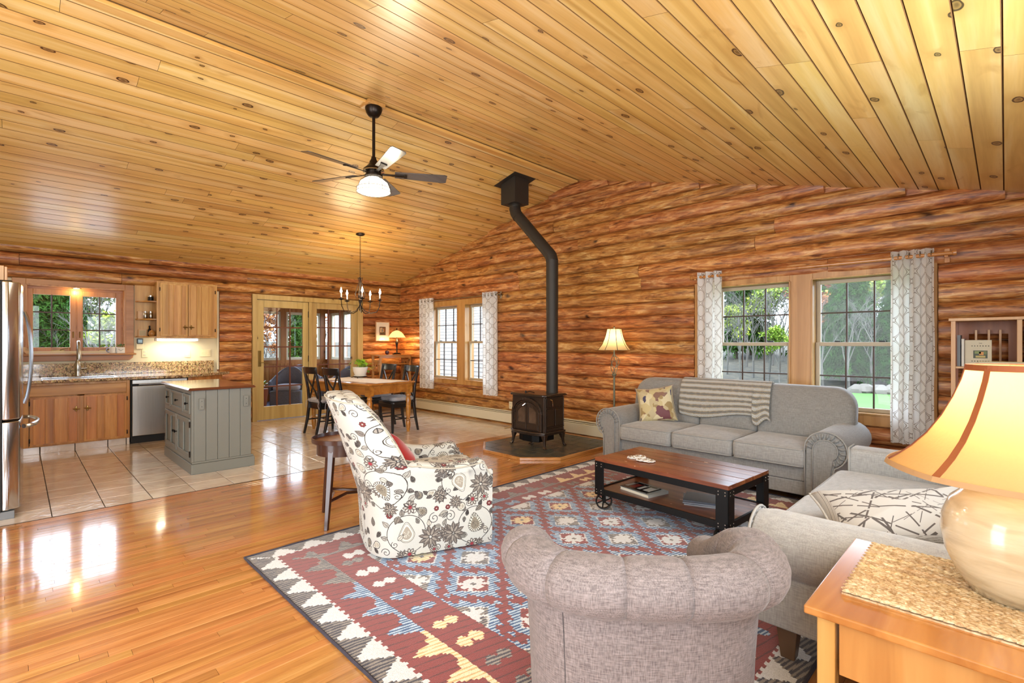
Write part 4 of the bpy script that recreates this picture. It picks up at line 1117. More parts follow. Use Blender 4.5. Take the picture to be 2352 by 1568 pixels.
t_ = thing('recipe_box', 'tan wooden box behind the glass jars on the middle shelf', 'box', (1.30, 8.955, 1.684))
m = MB(); m.box(-.07, .02, -.02, .03, 0, .10); obj('body', m, MT['beech'], t_, bevel=.003); m = MB(); m.box(-.072, .022, -.022, .032, .098, .112); obj('lid', m, MT['beech'], t_, bevel=.003)
t_ = thing('sugar_bowl', 'round wooden pot on the lowest open shelf', 'pot', (1.385, 8.86, 1.429))
m = MB(); m.lathe([(.025, 0), (.042, .02), (.044, .05), (.03, .072), (.02, .075)], 18); obj('body', m, MT['honey_v'], t_, smooth=True); m = MB(); m.lathe([(.03, .072), (.024, .084), (.008, .088), (.009, .098), (.003, .10)], 14); obj('lid', m, MT['honey_v'], t_, smooth=True)
t_ = thing('bottle', 'small black bottle behind the wooden pot on the lowest shelf', 'bottle', (1.372, 8.945, 1.429))
m = MB(); m.lathe([(.022, 0), (.024, .01), (.024, .09), (.010, .115), (.009, .135)], 16); obj('body', m, MT['black_metal'], t_, smooth=True); m = MB(); m.lathe([(.011, .135), (.011, .155), (.004, .157)], 12); obj('cap', m, MT['dark'], t_, smooth=True)
t_ = thing('photo_frame', 'little framed card on the lowest open shelf', 'picture', (1.29, 8.965, 1.429))
m = MB(); m.box(-.05, .05, 0, .008, 0, .10); obj('frame', m, MT['beech'], t_, bevel=.002); m = MB(); m.box(-.038, .038, -.001, .0, .012, .088); obj('print', m, MT['patch'], t_)
t_ = thing('phone', 'small cream wall phone base with a blue-grey screen beside the window casing', 'phone', (1.262, 9.008, 1.24))
m = MB(); m.box(-.045, .045, -.03, 0, 0, .09); obj('base', m, MT['plate_cream'], t_, bevel=.006); m = MB(); m.box(-.036, .036, -.045, -.005, .075, .155); h = obj('handset', m, plain('phone_grey', '49535c', .4), t_, bevel=.008)
m = MB(); m.box(-.024, .024, -.047, -.045, .095, .14); obj('screen', m, plain('phone_screen', '7fa6b8', .2), h)
# sill items
t_ = thing('heart_ornament', 'pale wooden heart leaning in the left corner of the window sill', 'ornament', (.075, 8.93, 1.184))
P = []
for i in range(28):
    a = 2*PI*i/28; P.append((.0032*16*math.sin(a)**3, .052+.0032*(13*math.cos(a)-5*math.cos(2*a)-2*math.cos(3*a)-math.cos(4*a))))
m = MB(); m.prism(P, XZY, -.008, .008); o = obj('body', m, MT['beech'], t_, bevel=.003, rot=(-.12, .12, 0)); 
for k in range(3):
    mm = MB(); mm.box(-.018, .018, -.0092, -.008, .078-.014*k, .081-.014*k); obj('writing_line', mm, MT['bronze'], o)
t_ = thing('mug', 'white patterned mug on the right end of the window sill', 'mug', (.945, 8.955, 1.184), 0)
m = MB(); m.lathe([(.030, 0), (.036, .005), (.038, .085), (.035, .085), (.033, .01)], 24); obj('body', m, MT['white'], t_, smooth=True)
m = MB(); m.tube([(-.036+.0, 0, .07), (-.06, 0, .068), (-.068, 0, .045), (-.058, 0, .022), (-.036, 0, .018)], .006, 8); obj('handle', m, plain('mug_blue', '5f6d9c', .3), t_, smooth=True)
t_ = thing('planter', 'small white planter with sprigs of green on the window sill', 'planter', (1.035, 8.955, 1.184))
m = MB(); m.box(-.045, .045, -.035, .035, 0, .085); obj('box', m, MT['white'], t_, bevel=.004)
m = MB(); m.tube([(-.03, -.037, .06), (0, -.038, .035), (.03, -.037, .06)], .002, 5); obj('drawn_line', m, MT['black_metal'], t_)
m = MB(); rr = random.Random(2)
for i in range(70):
    x, y, z = rr.uniform(-.045, .045), rr.uniform(-.03, .03), .085+rr.random()**.8*.04; a = rr.random()*6.3; d = .012
    m.add([(x, y, z), (x+d*math.cos(a), y+d*math.sin(a), z+.006), (x+d*.3*math.cos(a+1), y+d*.3*math.sin(a+1), z+.014)], [(0, 1, 2)])
o = obj('foliage', m, MT['leaf_dark'], t_, fix=False); o['kind'] = 'stuff'

# ---- painted island
t_ = thing('kitchen_island', 'grey painted island cabinet with a dark polished wood top', 'island', (1.23, 5.78, 0))
W, D, Ht = .555, 1.27, .842
m = MB(); m.box(.02, W, .018, D, .1, Ht); obj('carcass', m, MT['grey_paint'], t_, bevel=.002)
m = MB(); m.box(-.005, W+.03, -.018, D+.02, 0, .105); m.box(.004, W+.02, -.008, D+.01, .105, .125); obj('plinth', m, MT['grey_paint'], t_, bevel=.006)
for i in range(5):
    a, b = .02+i*(W-.02)/5, .02+(i+1)*(W-.02)/5; m = MB(); m.box(a+.0015, b-.0015, .0, .018, .125, Ht); obj('board', m, MT['grey_paint'], t_, bevel=.003)
m = MB(); m.box(.0, .02, .0, .05, .125, Ht); m.box(0, .02, D-.05, D, .125, Ht); m.box(0, .02, .05, D-.05, Ht-.035, Ht); m.box(0, .02, .05, D-.05, .125, .15); m.box(0, .02, .05, D-.05, .56, .60); m.box(0, .02, .32, .345, .60, Ht-.035); m.box(0, .02, .925, .95, .60, Ht-.035); m.box(0, .02, .625, .645, .15, .56); obj('face_frame', m, MT['grey_paint'], t_, bevel=.002)
YZm = lambda a, b, c: Vector((c, a, b))
def knob(parent, x, y, z):
    m = MB(); R_ = [(.005, 0), (.005, .014), (.013, .02), (.014, .028), (.006, .033)]
    m.loft([[Vector((x-h, y+r*math.cos(a), z+r*math.sin(a))) for a in [2*PI*k/12 for k in range(12)]] for r, h in R_]); return obj('knob', m, MT['black_metal'], parent, smooth=True)
for (a, b) in ((.055, .315), (.35, .92), (.955, 1.215)):
    m = MB(); m.box(.006, .02, a, b, .605, Ht-.04); d = obj('drawer', m, MT['grey_paint'], t_, bevel=.002)
    mm = MB()
    for q in ((a, a+.035, .605, Ht-.04), (b-.035, b, .605, Ht-.04), (a+.035, b-.035, .605, .635), (a+.035, b-.035, Ht-.07, Ht-.04)): mm.box(-.010, .006, *q)
    obj('moulding', mm, MT['grey_paint'], d, bevel=.004); knob(d, .006, (a+b)/2, .705)
for (a, b, s) in ((.055, .622, 1), (.648, 1.215, -1)):
    m = MB(); m.box(.004, .02, a, b, .155, .555); d = obj('door', m, MT['grey_paint'], t_, bevel=.002); c = (a+b)/2
    mm = MB()
    for q in ((a, a+.05, .155, .555), (b-.05, b, .155, .555), (c-.025, c+.025, .205, .505), (a+.05, b-.05, .155, .205), (a+.05, b-.05, .505, .555)): mm.box(-.010, .004, *q)
    obj('rail_frame', mm, MT['grey_paint'], d, bevel=.005); knob(d, -.008, (b-.03 if s > 0 else a+.03), .37)
    yh = a-.002 if s > 0 else b+.002
    for z in (.2, .5):
        mm = MB(); mm.box(-.012, .0, yh-.008, yh+.008, z-.03, z+.03); obj('hinge', mm, MT['bronze'], d)
for x in (.085, .50):
    m = MB(); m.box(x-.022, x+.022, -.022, 0, .65, .765); b_ = obj('bracket_block', m, MT['grey_paint'], t_, bevel=.003)
    for z in (.68, .735):
        mm = MB(); mm.cb((x, -.023, z), (.006, .003, .006)); obj('screw', mm, MT['dark'], b_)
m = MB(); f = XYp; a = .028
def tp(o_, z): return [Vector((-o_, -o_, z)), Vector((W+o_+.0, -o_, z)), Vector((W+o_, D+o_, z)), Vector((-o_, D+o_, z))]
m.loft([tp(.012, Ht), tp(.030, Ht+.006), tp(.036, Ht+.014), tp(.026, Ht+.026), tp(.022, Ht+.031)]); obj('top', m, MT['mahog'], t_, bevel=.002)
# ---- dining table (axes: local x across, y along)
TX, TY, TR = 3.72, 6.98, math.radians(-171)+PI   # centre and turn
TR = math.radians(9)
t_ = thing('dining_table', 'pine farmhouse dining table with turned legs and a drawer-depth apron', 'table', (3.70, 6.98, 0), TR)
w_, l_ = .86, 1.50
m = MB(); m.box(-w_/2, w_/2, -l_/2, l_/2, .735, .76); obj('top', m, MT['table_pine'], t_, smooth=True, bevel=.008, seg=3)
m = MB(); a, b = w_/2-.07, l_/2-.07
m.box(-a, a, -b-.011, -b+.011, .60, .735); m.box(-a, a, b-.011, b+.011, .60, .735); m.box(-a-.011, -a+.011, -b, b, .60, .735); m.box(a-.011, a+.011, -b, b, .60, .735); obj('apron', m, MT['table_pine'], t_, bevel=.002)
legp = [(.022, 0), (.026, .03), (.034, .09), (.036, .13), (.027, .165), (.036, .175), (.036, .19), (.026, .20), (.030, .24), (.037, .34), (.040, .43), (.038, .50), (.028, .525), (.038, .54), (.038, .555), (.030, .57), (.040, .585)]
for sx in (-1, 1):
    for sy in (-1, 1):
        m = MB(); m.lathe(legp, 18, (sx*(a-.005), sy*(b-.005), 0)); m.cb((sx*(a-.005), sy*(b-.005), .66), (.085, .085, .15)); obj('leg', m, MT['table_pine'], t_, smooth=True, angle=35)
# runner cloth, slightly wavy
m = MB(); nx, ny = 10, 30; vs = []; fs = []
for j in range(ny+1):
    for i in range(nx+1):
        x = -.30+.60*i/nx; y = -.73+1.46*j/ny+.012*math.sin(i*1.3); z = .7625+.0022*math.sin(i*1.1+j*.7)+.0022
        vs.append((x, y, z)); 
for j in range(ny):
    for i in range(nx): k = j*(nx+1)+i; fs.append((k, k+1, k+nx+2, k+nx+1))
m.add(vs, fs); o = obj('table_runner', m, MT['felt_white'], None, loc=(3.72, 6.98, 0), rot=(0, 0, TR), smooth=True); tag(o, 'off-white cloth runner laid along the dining table', 'table runner')
s = o.modifiers.new('solid', 'SOLIDIFY'); s.thickness = .003; s.offset = -1
# plant pot
PX, PY = 3.93, 7.42
t_ = thing('plant_stand', 'black wire trivet under the white plant pot', 'trivet', (PX, PY, .7665))
m = MB(); m.tube([(.095*math.cos(a), .095*math.sin(a), .018) for a in [2*PI*k/20 for k in range(20)]], .005, 6, closed=True); obj('ring', m, MT['black_metal'], t_, smooth=True)
for k in range(4):
    a = PI/4+k*PI/2; c, s = math.cos(a), math.sin(a); m = MB(); m.tube([(.07*c, .07*s, .018), (.10*c, .10*s, .022), (.125*c, .125*s, .012), (.135*c, .135*s, .004), (.145*c, .145*s, .010)], .005, 6); obj('foot', m, MT['black_metal'], t_, smooth=True)
t_ = thing('potted_plant', 'white pot with trailing light green leaves on the dining table', 'plant', (PX, PY, .7915))
m = MB(); m.lathe([(.065, 0), (.098, .006), (.102, .018), (.085, .022)], 28); obj('saucer', m, MT['white'], t_, smooth=True)
m = MB(); m.lathe([(.070, .012), (.088, .03), (.108, .08), (.118, .13), (.120, .150), (.112, .150), (.100, .12)], 28); obj('pot', m, MT['white'], t_, smooth=True)
m = MB(); m.lathe([(.105, .135), (.01, .14)], 20); obj('soil', m, MT['dark'], t_)
rr = random.Random(4)
def heart_leaf(m, p, a, tilt, L):
    d = Vector((math.cos(a)*math.cos(tilt), math.sin(a)*math.cos(tilt), math.sin(tilt))); s = Vector((-math.sin(a), math.cos(a), 0)); n = d.cross(s)
    o_ = [(0, 0), (-.12, .28), (.05, .46), (.35, .44), (.7, .22), (1, 0)]
    P = [p+(d*x+s*y)*L - n*abs(y)*.15*L for x, y in o_]+[p+(d*x-s*y)*L - n*abs(y)*.15*L for x, y in o_[-2:0:-1]]
    m.add([p+d*.35*L]+P, [(0, 1+i, 1+(i+1) % len(P)) for i in range(len(P))])
for k in range(34):
    a = rr.random()*2*PI; r = rr.uniform(.02, .15); z = .15+rr.uniform(.0, .12)*(1-r*3)+.03; 
    if k % 5 == 0: r = rr.uniform(.15, .19); z = rr.uniform(.06, .15)
    p = Vector((r*math.cos(a), r*math.sin(a), z)); m = MB(); m.tube([(r*.2*math.cos(a), r*.2*math.sin(a), .14), (r*.6*math.cos(a), r*.6*math.sin(a), max(z, .14)+.02), tuple(p)], .0018, 4)
    heart_leaf(m, p, a+rr.uniform(-.6, .6), rr.uniform(-.9, .35), rr.uniform(.055, .085)); obj('leaf', m, MT['leaf'], t_, fix=False)
# ---- cross-back chairs: front towards +y
def chair():
    t_ = thing('dining_chair', 'x', 'chair')
    m = MB(); P = [(-.19, -.17), (.19, -.17), (.215, .20), (.17, .235), (-.17, .235), (-.215, .20)]; m.prism(P, XYp, .425, .455); obj('seat', m, MT['black_paint'], t_, smooth=True, bevel=.008, seg=3)
    m = MB(); m.box(-.17, .17, .20, .218, .37, .425); m.box(-.165, .165, -.165, -.15, .37, .425); m.bar((-.18, -.15, .3975), (-.185, .2, .3975), .016, .055); m.bar((.18, -.15, .3975), (.185, .2, .3975), .016, .055); obj('seat_frame', m, MT['black_paint'], t_)
    for s in (-1, 1):
        m = MB(); r = lambda x, y, z, w: [Vector((x-w, y-w, z)), Vector((x+w, y-w, z)), Vector((x+w, y+w, z)), Vector((x-w, y+w, z))]
        m.loft([r(s*.185, .21, 0, .013), r(s*.18, .205, .25, .019), r(s*.178, .2, .425, .02)]); obj('leg', m, MT['black_paint'], t_, bevel=.003)
        m = MB(); m.loft([r(s*.185, -.235, 0, .014), r(s*.178, -.19, .22, .018), r(s*.172, -.165, .44, .019), r(s*.17, -.185, .66, .017), r(s*.172, -.245, .965, .014)]); obj('back_post', m, MT['black_paint'], t_, smooth=True, bevel=.004)
    m = MB(); R_ = []
    for i in range(9):
        f = i/8-.5; y = -.232-.035*math.cos(PI*f); R_.append([Vector((f*.40, y+.010, .885)), Vector((f*.40, y-.010, .885)), Vector((f*.40, y-.022, .985)), Vector((f*.40, y-.004, .985))])
    m.loft(R_); obj('top_rail', m, MT['black_paint'], t_, smooth=True, bevel=.004)
    for s in (-1, 1):
        m = MB(); m.tube([(-s*.15, -.175, .47), (-s*.06, -.185, .62), (s*.06, -.215, .76), (s*.15, -.235, .895)], .0125, 8); obj('cross_splat', m, MT['black_paint'], t_, smooth=True)
    for (a, b) in (((-.18, .2, .20), (-.18, -.2, .20)), ((.18, .2, .20), (.18, -.2, .20)), ((-.18, .0, .20), (.18, .0, .20))):
        m = MB(); m.tube([a, b], .010, 8); obj('stretcher', m, MT['black_paint'], t_, smooth=True)
    return t_
c0 = chair(); c0.location = (3.23, 7.15, 0); c0.rotation_euler = (0, 0, -PI/2+.05); c0['label'] = 'leftmost black cross-back chair, nearest the glazed door'; c0['group'] = 'black cross-back dining chairs'
dup(c0, (3.27, 6.58, 0), -PI/2+.12, 'black cross-back chair just behind the floral armchair'); 
ch3 = dup(c0, (4.10, 6.56, 0), PI/2, 'black cross-back chair with grey tufted cushion at the table\'s near right')
ch4 = dup(c0, (4.12, 7.24, 0), PI/2+.06, 'black cross-back chair between the table and the corner stand')
def seat_pad(loc, rz, label, mat):
    t_ = thing('seat_cushion', label, 'cushion', loc, rz, 'grey tufted chair cushions')
    m = MB(); P = dense(rrect(.40, .39, .06, 4), .03)
    def f(u, v, w_):
        g = 0
        for bx, by in ((-.1, -.1), (.1, -.1), (-.1, .1), (.1, .1)): g += math.exp(-((u-bx)**2+(v-by)**2)/.0022)
        e = .006*math.sin(u*60)*math.sin(v*55) if w_ > 0 else 0
        return Vector((u, v, .035+(w_-.016*g+e if w_ > 0 else w_)))
    m.puff(P, .062, .030, .012, f, 4, 8); o = obj('pad', m, mat, t_, smooth='all')
    for bx, by in ((-.1, -.1), (.1, -.1), (-.1, .1), (.1, .1)):
        m = MB(); m.lathe([(.010, .044), (.009, .050), (.003, .053)], 10, (bx, by, 0)); obj('button', m, mat, t_, smooth=True)
    for s in (-1, 1):
        m = MB(); m.tube([(s*.17, -.185, .03), (s*.19, -.20, .02), (s*.185, -.21, -.03), (s*.2, -.2, -.08)], .004, 5); obj('tie', m, mat, t_)
seat_pad((4.10, 6.575, .458), PI/2, 'puffy grey tufted cushion on the nearest right-hand dining chair', MT['seat_grey'])
seat_pad((4.12, 7.25, .458), PI/2, 'grey tufted cushion on the farther right-hand dining chair', MT['seat_grey'])
seat_pad((3.27, 6.58, .458), -PI/2+.12, 'grey tufted cushion on the chair behind the floral armchair', MT['seat_grey'])
seat_pad((3.23, 7.15, .458), -PI/2+.05, 'grey tufted cushion on the leftmost dining chair', MT['seat_grey'])
# ---- corner stand, lamp, apple, picture
t_ = thing('console_stand', 'small mission style oak stand in the corner behind the dining table', 'stand', (5.24, 8.62, 0))
m = MB(); m.box(-.37, .37, -.17, .17, 1.085, 1.105); obj('top', m, MT['honey'], t_, bevel=.004)
for x in (-.33, .33):
    for y in (-.14, .14): m = MB(); m.cb((x, y, .5425), (.038, .038, 1.085)); obj('leg', m, MT['honey_v'], t_, bevel=.003)
    for z in (.98, .80, .42, .12):
        m = MB(); m.box(x-.012, x+.012, -.12, .12, z-.02, z+.02); obj('side_rail', m, MT['honey_v'], t_, bevel=.002)
    for y in (-.05, .05): m = MB(); m.cb((x, y, .89), (.012, .03, .14)); obj('side_slat', m, MT['honey_v'], t_)
for z in (.92, .56, .24):
    m = MB(); m.box(-.33, .33, -.14, .14, z-.009, z+.009); obj('shelf', m, MT['honey'], t_, bevel=.002)
m = MB(); m.box(-.33, .33, -.155, -.14, 1.04, 1.085); obj('apron', m, MT['honey'], t_)
t_ = thing('table_lamp', 'small bronze lamp with a glowing domed cream shade on the corner stand', 'lamp', (5.36, 8.62, 1.105))
m = MB(); m.box(-.075, .075, -.05, .05, 0, .018); m.box(-.05, .05, -.035, .035, .018, .034); obj('base', m, MT['bronze'], t_, bevel=.004)
m = MB(); m.lathe([(.028, .034), (.014, .05), (.012, .12), (.018, .16), (.026, .20), (.030, .24), (.018, .28), (.010, .30), (.010, .36)], 16); obj('stem', m, MT['bronze'], t_, smooth=True)
m = MB(); m.lathe([(.175, .34), (.155, .36), (.125, .41), (.085, .45), (.035, .475), (.012, .48)], 32, cap=False); s = obj('shade', m, emit('lit_amber_glass', 'f4c878', 1.1), t_, smooth=True)
m = MB(); m.lathe([(.012, .475), (.008, .50), (.011, .515), (.003, .53)], 12); obj('finial', m, MT['bronze'], t_, smooth=True)
light('corner_lamp_glow', 'POINT', (5.36, 8.60, 1.40), 9, (1, .66, .32), radius=.05)
t_ = thing('apple_ornament', 'dark red metal apple ornament beside the corner lamp', 'ornament', (5.13, 8.60, 1.105))
m = MB(); m.lathe([(.015, 0), (.035, .012), (.045, .04), (.040, .07), (.022, .082), (.006, .075)], 16); obj('body', m, plain('plum_glaze', '43202c', .3), t_, smooth=True); m = MB(); m.tube([(0, 0, .075), (.004, 0, .10), (.012, 0, .115)], .003, 5); m.add([(.004, 0, .10), (.02, .004, .115), (.035, 0, .108), (.02, -.004, .10)], [(0, 1, 2, 3)]); obj('stem', m, MT['bronze'], t_)
t_ = thing('framed_picture', 'framed print with a wide cream mat on the log wall beside the lamp', 'picture', (5.20, 8.90, 1.37), 0)
m = MB(); w2, h2 = .155, .39
for q in ((-w2, w2, 0, .014), (-w2, w2, h2-.014, h2), (-w2, -w2+.014, .014, h2-.014), (w2-.014, w2, .014, h2-.014)): m.box(q[0], q[1], -.012, .01, q[2], q[3])
obj('frame', m, MT['beech'], t_, bevel=.002); m = MB(); m.box(-w2+.012, w2-.012, -.004, .008, .012, h2-.012); obj('mat_board', m, plain('mat_board', 'e6dfce', .5), t_)
m = MB(); m.box(-.07, .07, -.006, -.004, .12, .29); pr_ = obj('print', m, plain('print_brown', '6a4630', .5), t_)
for q, cc in (((-.055, .0, .18, .27), 'c9b08a'), ((.01, .05, .2, .26), '9c6a3c'), ((-.05, .05, .135, .17), '3a2a20'), ((-.02, .02, .19, .255), 'e8e2d4')):
    m = MB(); m.box(q[0], q[1], -.0068, -.006, q[2], q[3]); obj('print_patch', m, plain('print_patch', cc, .5), pr_)
m = MB(); m.box(-w2+.013, w2-.013, -.0095, -.0085, .013, h2-.013); obj('glazing', m, MT['glass'], t_)
# ---- chandelier
CX_, CY_ = 3.74, 7.06; zc = ceilz(CY_)
t_ = thing('chandelier', 'bronze chandelier with five lit candle bulbs on a long chain', 'chandelier', (CX_, CY_, zc))
m = MB(); m.lathe([(.068, .0), (.066, -.012), (.045, -.024), (.015, -.03)], 24); obj('canopy', m, MT['bronze'], t_, smooth=True)
zbot = 1.80-zc; ztop = -.03; n = 22; zch = 2.36-zc
m = MB(); nl = 30
for i in range(nl):
    z = ztop+(zch-ztop)*(i+.5)/nl; L = (ztop-zch)/nl*.72; P = []
    for k in range(10):
        a = 2*PI*k/10; u = .008*math.cos(a); P.append((u if i % 2 else 0, 0 if i % 2 else u, z+L*math.sin(a)))
    m.tube(P, .0022, 4, closed=True)
obj('chain', m, MT['bronze'], t_, smooth=True)
m = MB(); m.tube([(0, 0, zch), (0, 0, 1.86-zc)], .006, 8); m.lathe([(.006, 2.02-zc), (.028, 2.0-zc), (.024, 1.97-zc), (.012, 1.93-zc), (.022, 1.90-zc), (.012, 1.87-zc), (.016, 1.85-zc), (.004, 1.82-zc)], 14); obj('column', m, MT['bronze'], t_, smooth=True)
for k in range(4):
    a = PI/4+k*PI/2; c, s = math.cos(a), math.sin(a); m = MB(); P = [(r*c, r*s, z-zc) for r, z in ((.01, 2.33), (.035, 2.34), (.02, 2.27), (.05, 2.18), (.075, 2.09), (.06, 2.02), (.03, 2.03), (.035, 2.07), (.05, 2.06))]; m.tube(P, .005, 6); obj('scroll', m, MT['bronze'], t_, smooth=True)
for k in range(5):
    a = 2*PI*k/5+.55; c, s = math.cos(a), math.sin(a)
    m = MB(); P = [(r*c, r*s, z-zc) for r, z in ((.015, 1.90), (.07, 1.825), (.16, 1.79), (.25, 1.81), (.29, 1.89), (.30, 1.985))]; m.tube(P, .006, 6); arm = obj('arm', m, MT['bronze'], t_, smooth=True)
    m = MB(); m.lathe([(.012, 1.98-zc), (.038, 1.992-zc), (.04, 2.0-zc), (.012, 1.998-zc), (.012, 2.02-zc)], 16, (.30*c, .30*s, 0)); obj('drip_pan', m, MT['bronze'], arm, smooth=True)
    m = MB(); m.lathe([(.0105, 2.0-zc), (.0105, 2.085-zc)], 12, (.30*c, .30*s, 0)); obj('candle_sleeve', m, MT['white'], arm, smooth=True)
    m = MB(); m.lathe([(.006, 2.085-zc), (.015, 2.10-zc), (.017, 2.115-zc), (.010, 2.14-zc), (.002, 2.17-zc)], 12, (.30*c, .30*s, 0)); obj('bulb', m, MT['bulb'], arm, smooth=True)
light('chandelier_glow', 'POINT', (CX_, CY_, 2.2), 22, (1, .74, .42), radius=.25)
# ---- ceiling fan
FX, FY = 2.435, YR; zc = ZR-.04
t_ = thing('ceiling_fan', 'five-bladed dark bronze ceiling fan with a caged glass light', 'ceiling fan', (FX, FY, zc))
m = MB(); m.box(-.09, .09, -.07, .10, -.02, .02); obj('mounting_block', m, MT['pine_trim_h'], t_, bevel=.004)
m = MB(); m.lathe([(.078, -.02), (.082, -.035), (.070, -.075), (.048, -.105), (.018, -.115)], 28); obj('canopy', m, MT['bronze'], t_, smooth=True)
m = MB(); m.tube([(0, 0, -.10), (0, 0, -.56)], .0145, 14); obj('downrod', m, MT['bronze'], t_, smooth=True)
m = MB(); m.lathe([(.022, -.50), (.026, -.52), (.040, -.545), (.042, -.565), (.075, -.60), (.098, -.62), (.100, -.635), (.07, -.645), (.07, -.665), (.085, -.675), (.085, -.69), (.05, -.70)], 32); obj('motor_housing', m, MT['bronze'], t_, smooth=True, angle=50)
m = MB(); m.lathe([(.101, -.632), (.103, -.642), (.073, -.647)], 32, cap=False); obj('accent_band', m, MT['nickel'], t_, smooth=True)
bl = wood('fan_blade', '2b2523', '45403f', '5a5452', 0, 1, .06, rough=.28, coat=.5, var=.05)
for k in range(5):
    a = math.radians(-30+72*k); c, s = math.cos(a), math.sin(a)
    Mx = Matrix.Rotation(a, 4, 'Z') @ Matrix.Translation((0, 0, -.655)) @ Matrix.Rotation(math.radians(-13), 4, 'X')
    m = MB(); o_ = [(.20, -.052), (.68, -.072), (.705, -.060), (.705, .060), (.68, .072), (.20, .052)]; m.prism(o_, lambda x, y, z: Mx @ Vector((x, y, z)), -.003, .004); b = obj('blade', m, bl, t_, bevel=.002)
    m = MB(); m.prism([(.075, -.018), (.16, -.014), (.30, -.022), (.30, .022), (.16, .014), (.075, .018)], lambda x, y, z: Mx @ Vector((x, y, z)), -.010, -.003); m.prism([(.29, -.03), (.315, -.03), (.315, .03), (.29, .03)], lambda x, y, z: Mx @ Vector((x, y, z)), -.012, -.003); obj('blade_iron', m, MT['bronze'], b, bevel=.002)
m = MB(); m.lathe([(.06, -.70), (.085, -.715), (.13, -.75), (.152, -.80), (.156, -.835), (.14, -.842), (.02, -.85)], 36); sh = obj('glass_shade', m, MT['opal'], t_, smooth=True)
m = MB()
for k in range(8):
    a = 2*PI*k/8; c, s = math.cos(a), math.sin(a); m.tube([(r*c, r*s, z) for r, z in ((.064, -.70), (.090, -.708), (.136, -.743), (.160, -.80), (.163, -.84))], .0022, 5)
for r, z in ((.163, -.84), (.161, -.805), (.092, -.709)): m.tube([(r*math.cos(2*PI*k/32), r*math.sin(2*PI*k/32), z) for k in range(32)], .0025, 5, closed=True)
obj('wire_cage', m, MT['bronze'], t_, smooth=True)
light('fan_glow', 'POINT', (FX, FY, zc-.97), 16, (1, .86, .62), radius=.12)
# ---- rug
RX0, RX1, RY0, RY1 = .98, 4.64, .55, 3.30
t_ = thing('rug', 'red, blue and cream geometric kilim rug under the seating group', 'rug', ((RX0+RX1)/2, (RY0+RY1)/2, 0))
m = MB(); nx, ny = 60, 46; vs = []; uvs = []; fs = []
for j in range(ny+1):
    for i in range(nx+1):
        fx, fy = i/nx, j/ny; x = (fx-.5)*(RX1-RX0); y = (fy-.5)*(RY1-RY0)
        e = min(fx, 1-fx)*60 < .5 or min(fy, 1-fy)*46 < .5
        w1 = mnoise.noise(Vector((y*2.2, 0, 3)))*.008 if i in (0, nx) else 0; w2 = mnoise.noise(Vector((x*2.2, 4, 3)))*.006 if j in (0, ny) else 0
        vs.append((x+w1, y+w2, .0065 if e else .0125+mnoise.noise(Vector((x*3, y*3, 0)))*.0012)); uvs.append((fx, fy))
for j in range(ny):
    for i in range(nx): k = j*(nx+1)+i; fs.append((k, k+1, k+nx+2, k+nx+1))
m.add(vs, fs, uvs); obj('pile', m, MT['rug'], t_, smooth='all')
m = MB(); per = [(x*(RX1-RX0)/2, y*(RY1-RY0)/2) for x, y in ((-1, -1), (1, -1), (1, 1), (-1, 1))]
P = []
for a, b in zip(per, per[1:]+per[:1]):
    for k in range(40): P.append((a[0]+(b[0]-a[0])*k/40, a[1]+(b[1]-a[1])*k/40, .0075+.001*math.sin(k*2.1)))
m.tube(P, .0072, 6, closed=True); obj('binding', m, plain('rug_binding', '3a3742', .95, noise=.5, nscale=60), t_, smooth=True)
RZ = .0135
# ---- generic soft pieces
def pillow(label, loc, rot, w_, h_, th, mat, name='throw_pillow', pinch=.12, pipe=None, cat='pillow', cr=0):
    t_ = thing(name, label, cat, loc); t_.rotation_euler = rot
    n = 20; P = []
    for i in range(4*n):
        s = i//n; f = (i % n)/n*2-1; x, y = [(1, f), (-f, 1), (-1, -f), (f, -1)][s]
        k = 1-pinch*(1-abs(f)**2.2); P.append((x*w_/2*(k if s % 2 == 0 else 1), y*h_/2*(k if s % 2 == 1 else 1)))
    rings = []; uv = []
    m = MB(); K = 9
    def ring(f, z): return [Vector((p[0]*f, p[1]*f, z*(1+.12*mnoise.noise(Vector((p[0]*7*f, p[1]*7*f, z*9))))+cr*math.sin(p[0]*f*40)*abs(z))) for p in P]
    zs = [(1-(k/K)**2.0)**.55 for k in range(K+1)]
    seq = [(k/K, -th/2*zs[k]) for k in range(1, K+1)]+[(k/K, th/2*zs[k]) for k in range(K-1, 0, -1)]
    R_ = [ring(max(f, .03), z) for f, z in seq]; N4 = len(P)
    m.loft(R_, True, True, uv=lambda i, j: (P[j % N4][0]*seq[i][0]+.5, P[j % N4][1]*seq[i][0]+.5+(.37 if i < K else 0)))
    obj('cover', m, mat, t_, smooth='all', loc=(0, 0, 0))
    if pipe:
        m = MB(); m.tube([(p[0]*1.005, p[1]*1.005, 0) for p in P], .0055, 6, closed=True); obj('piping', m, pipe, t_, smooth='all')
    return t_
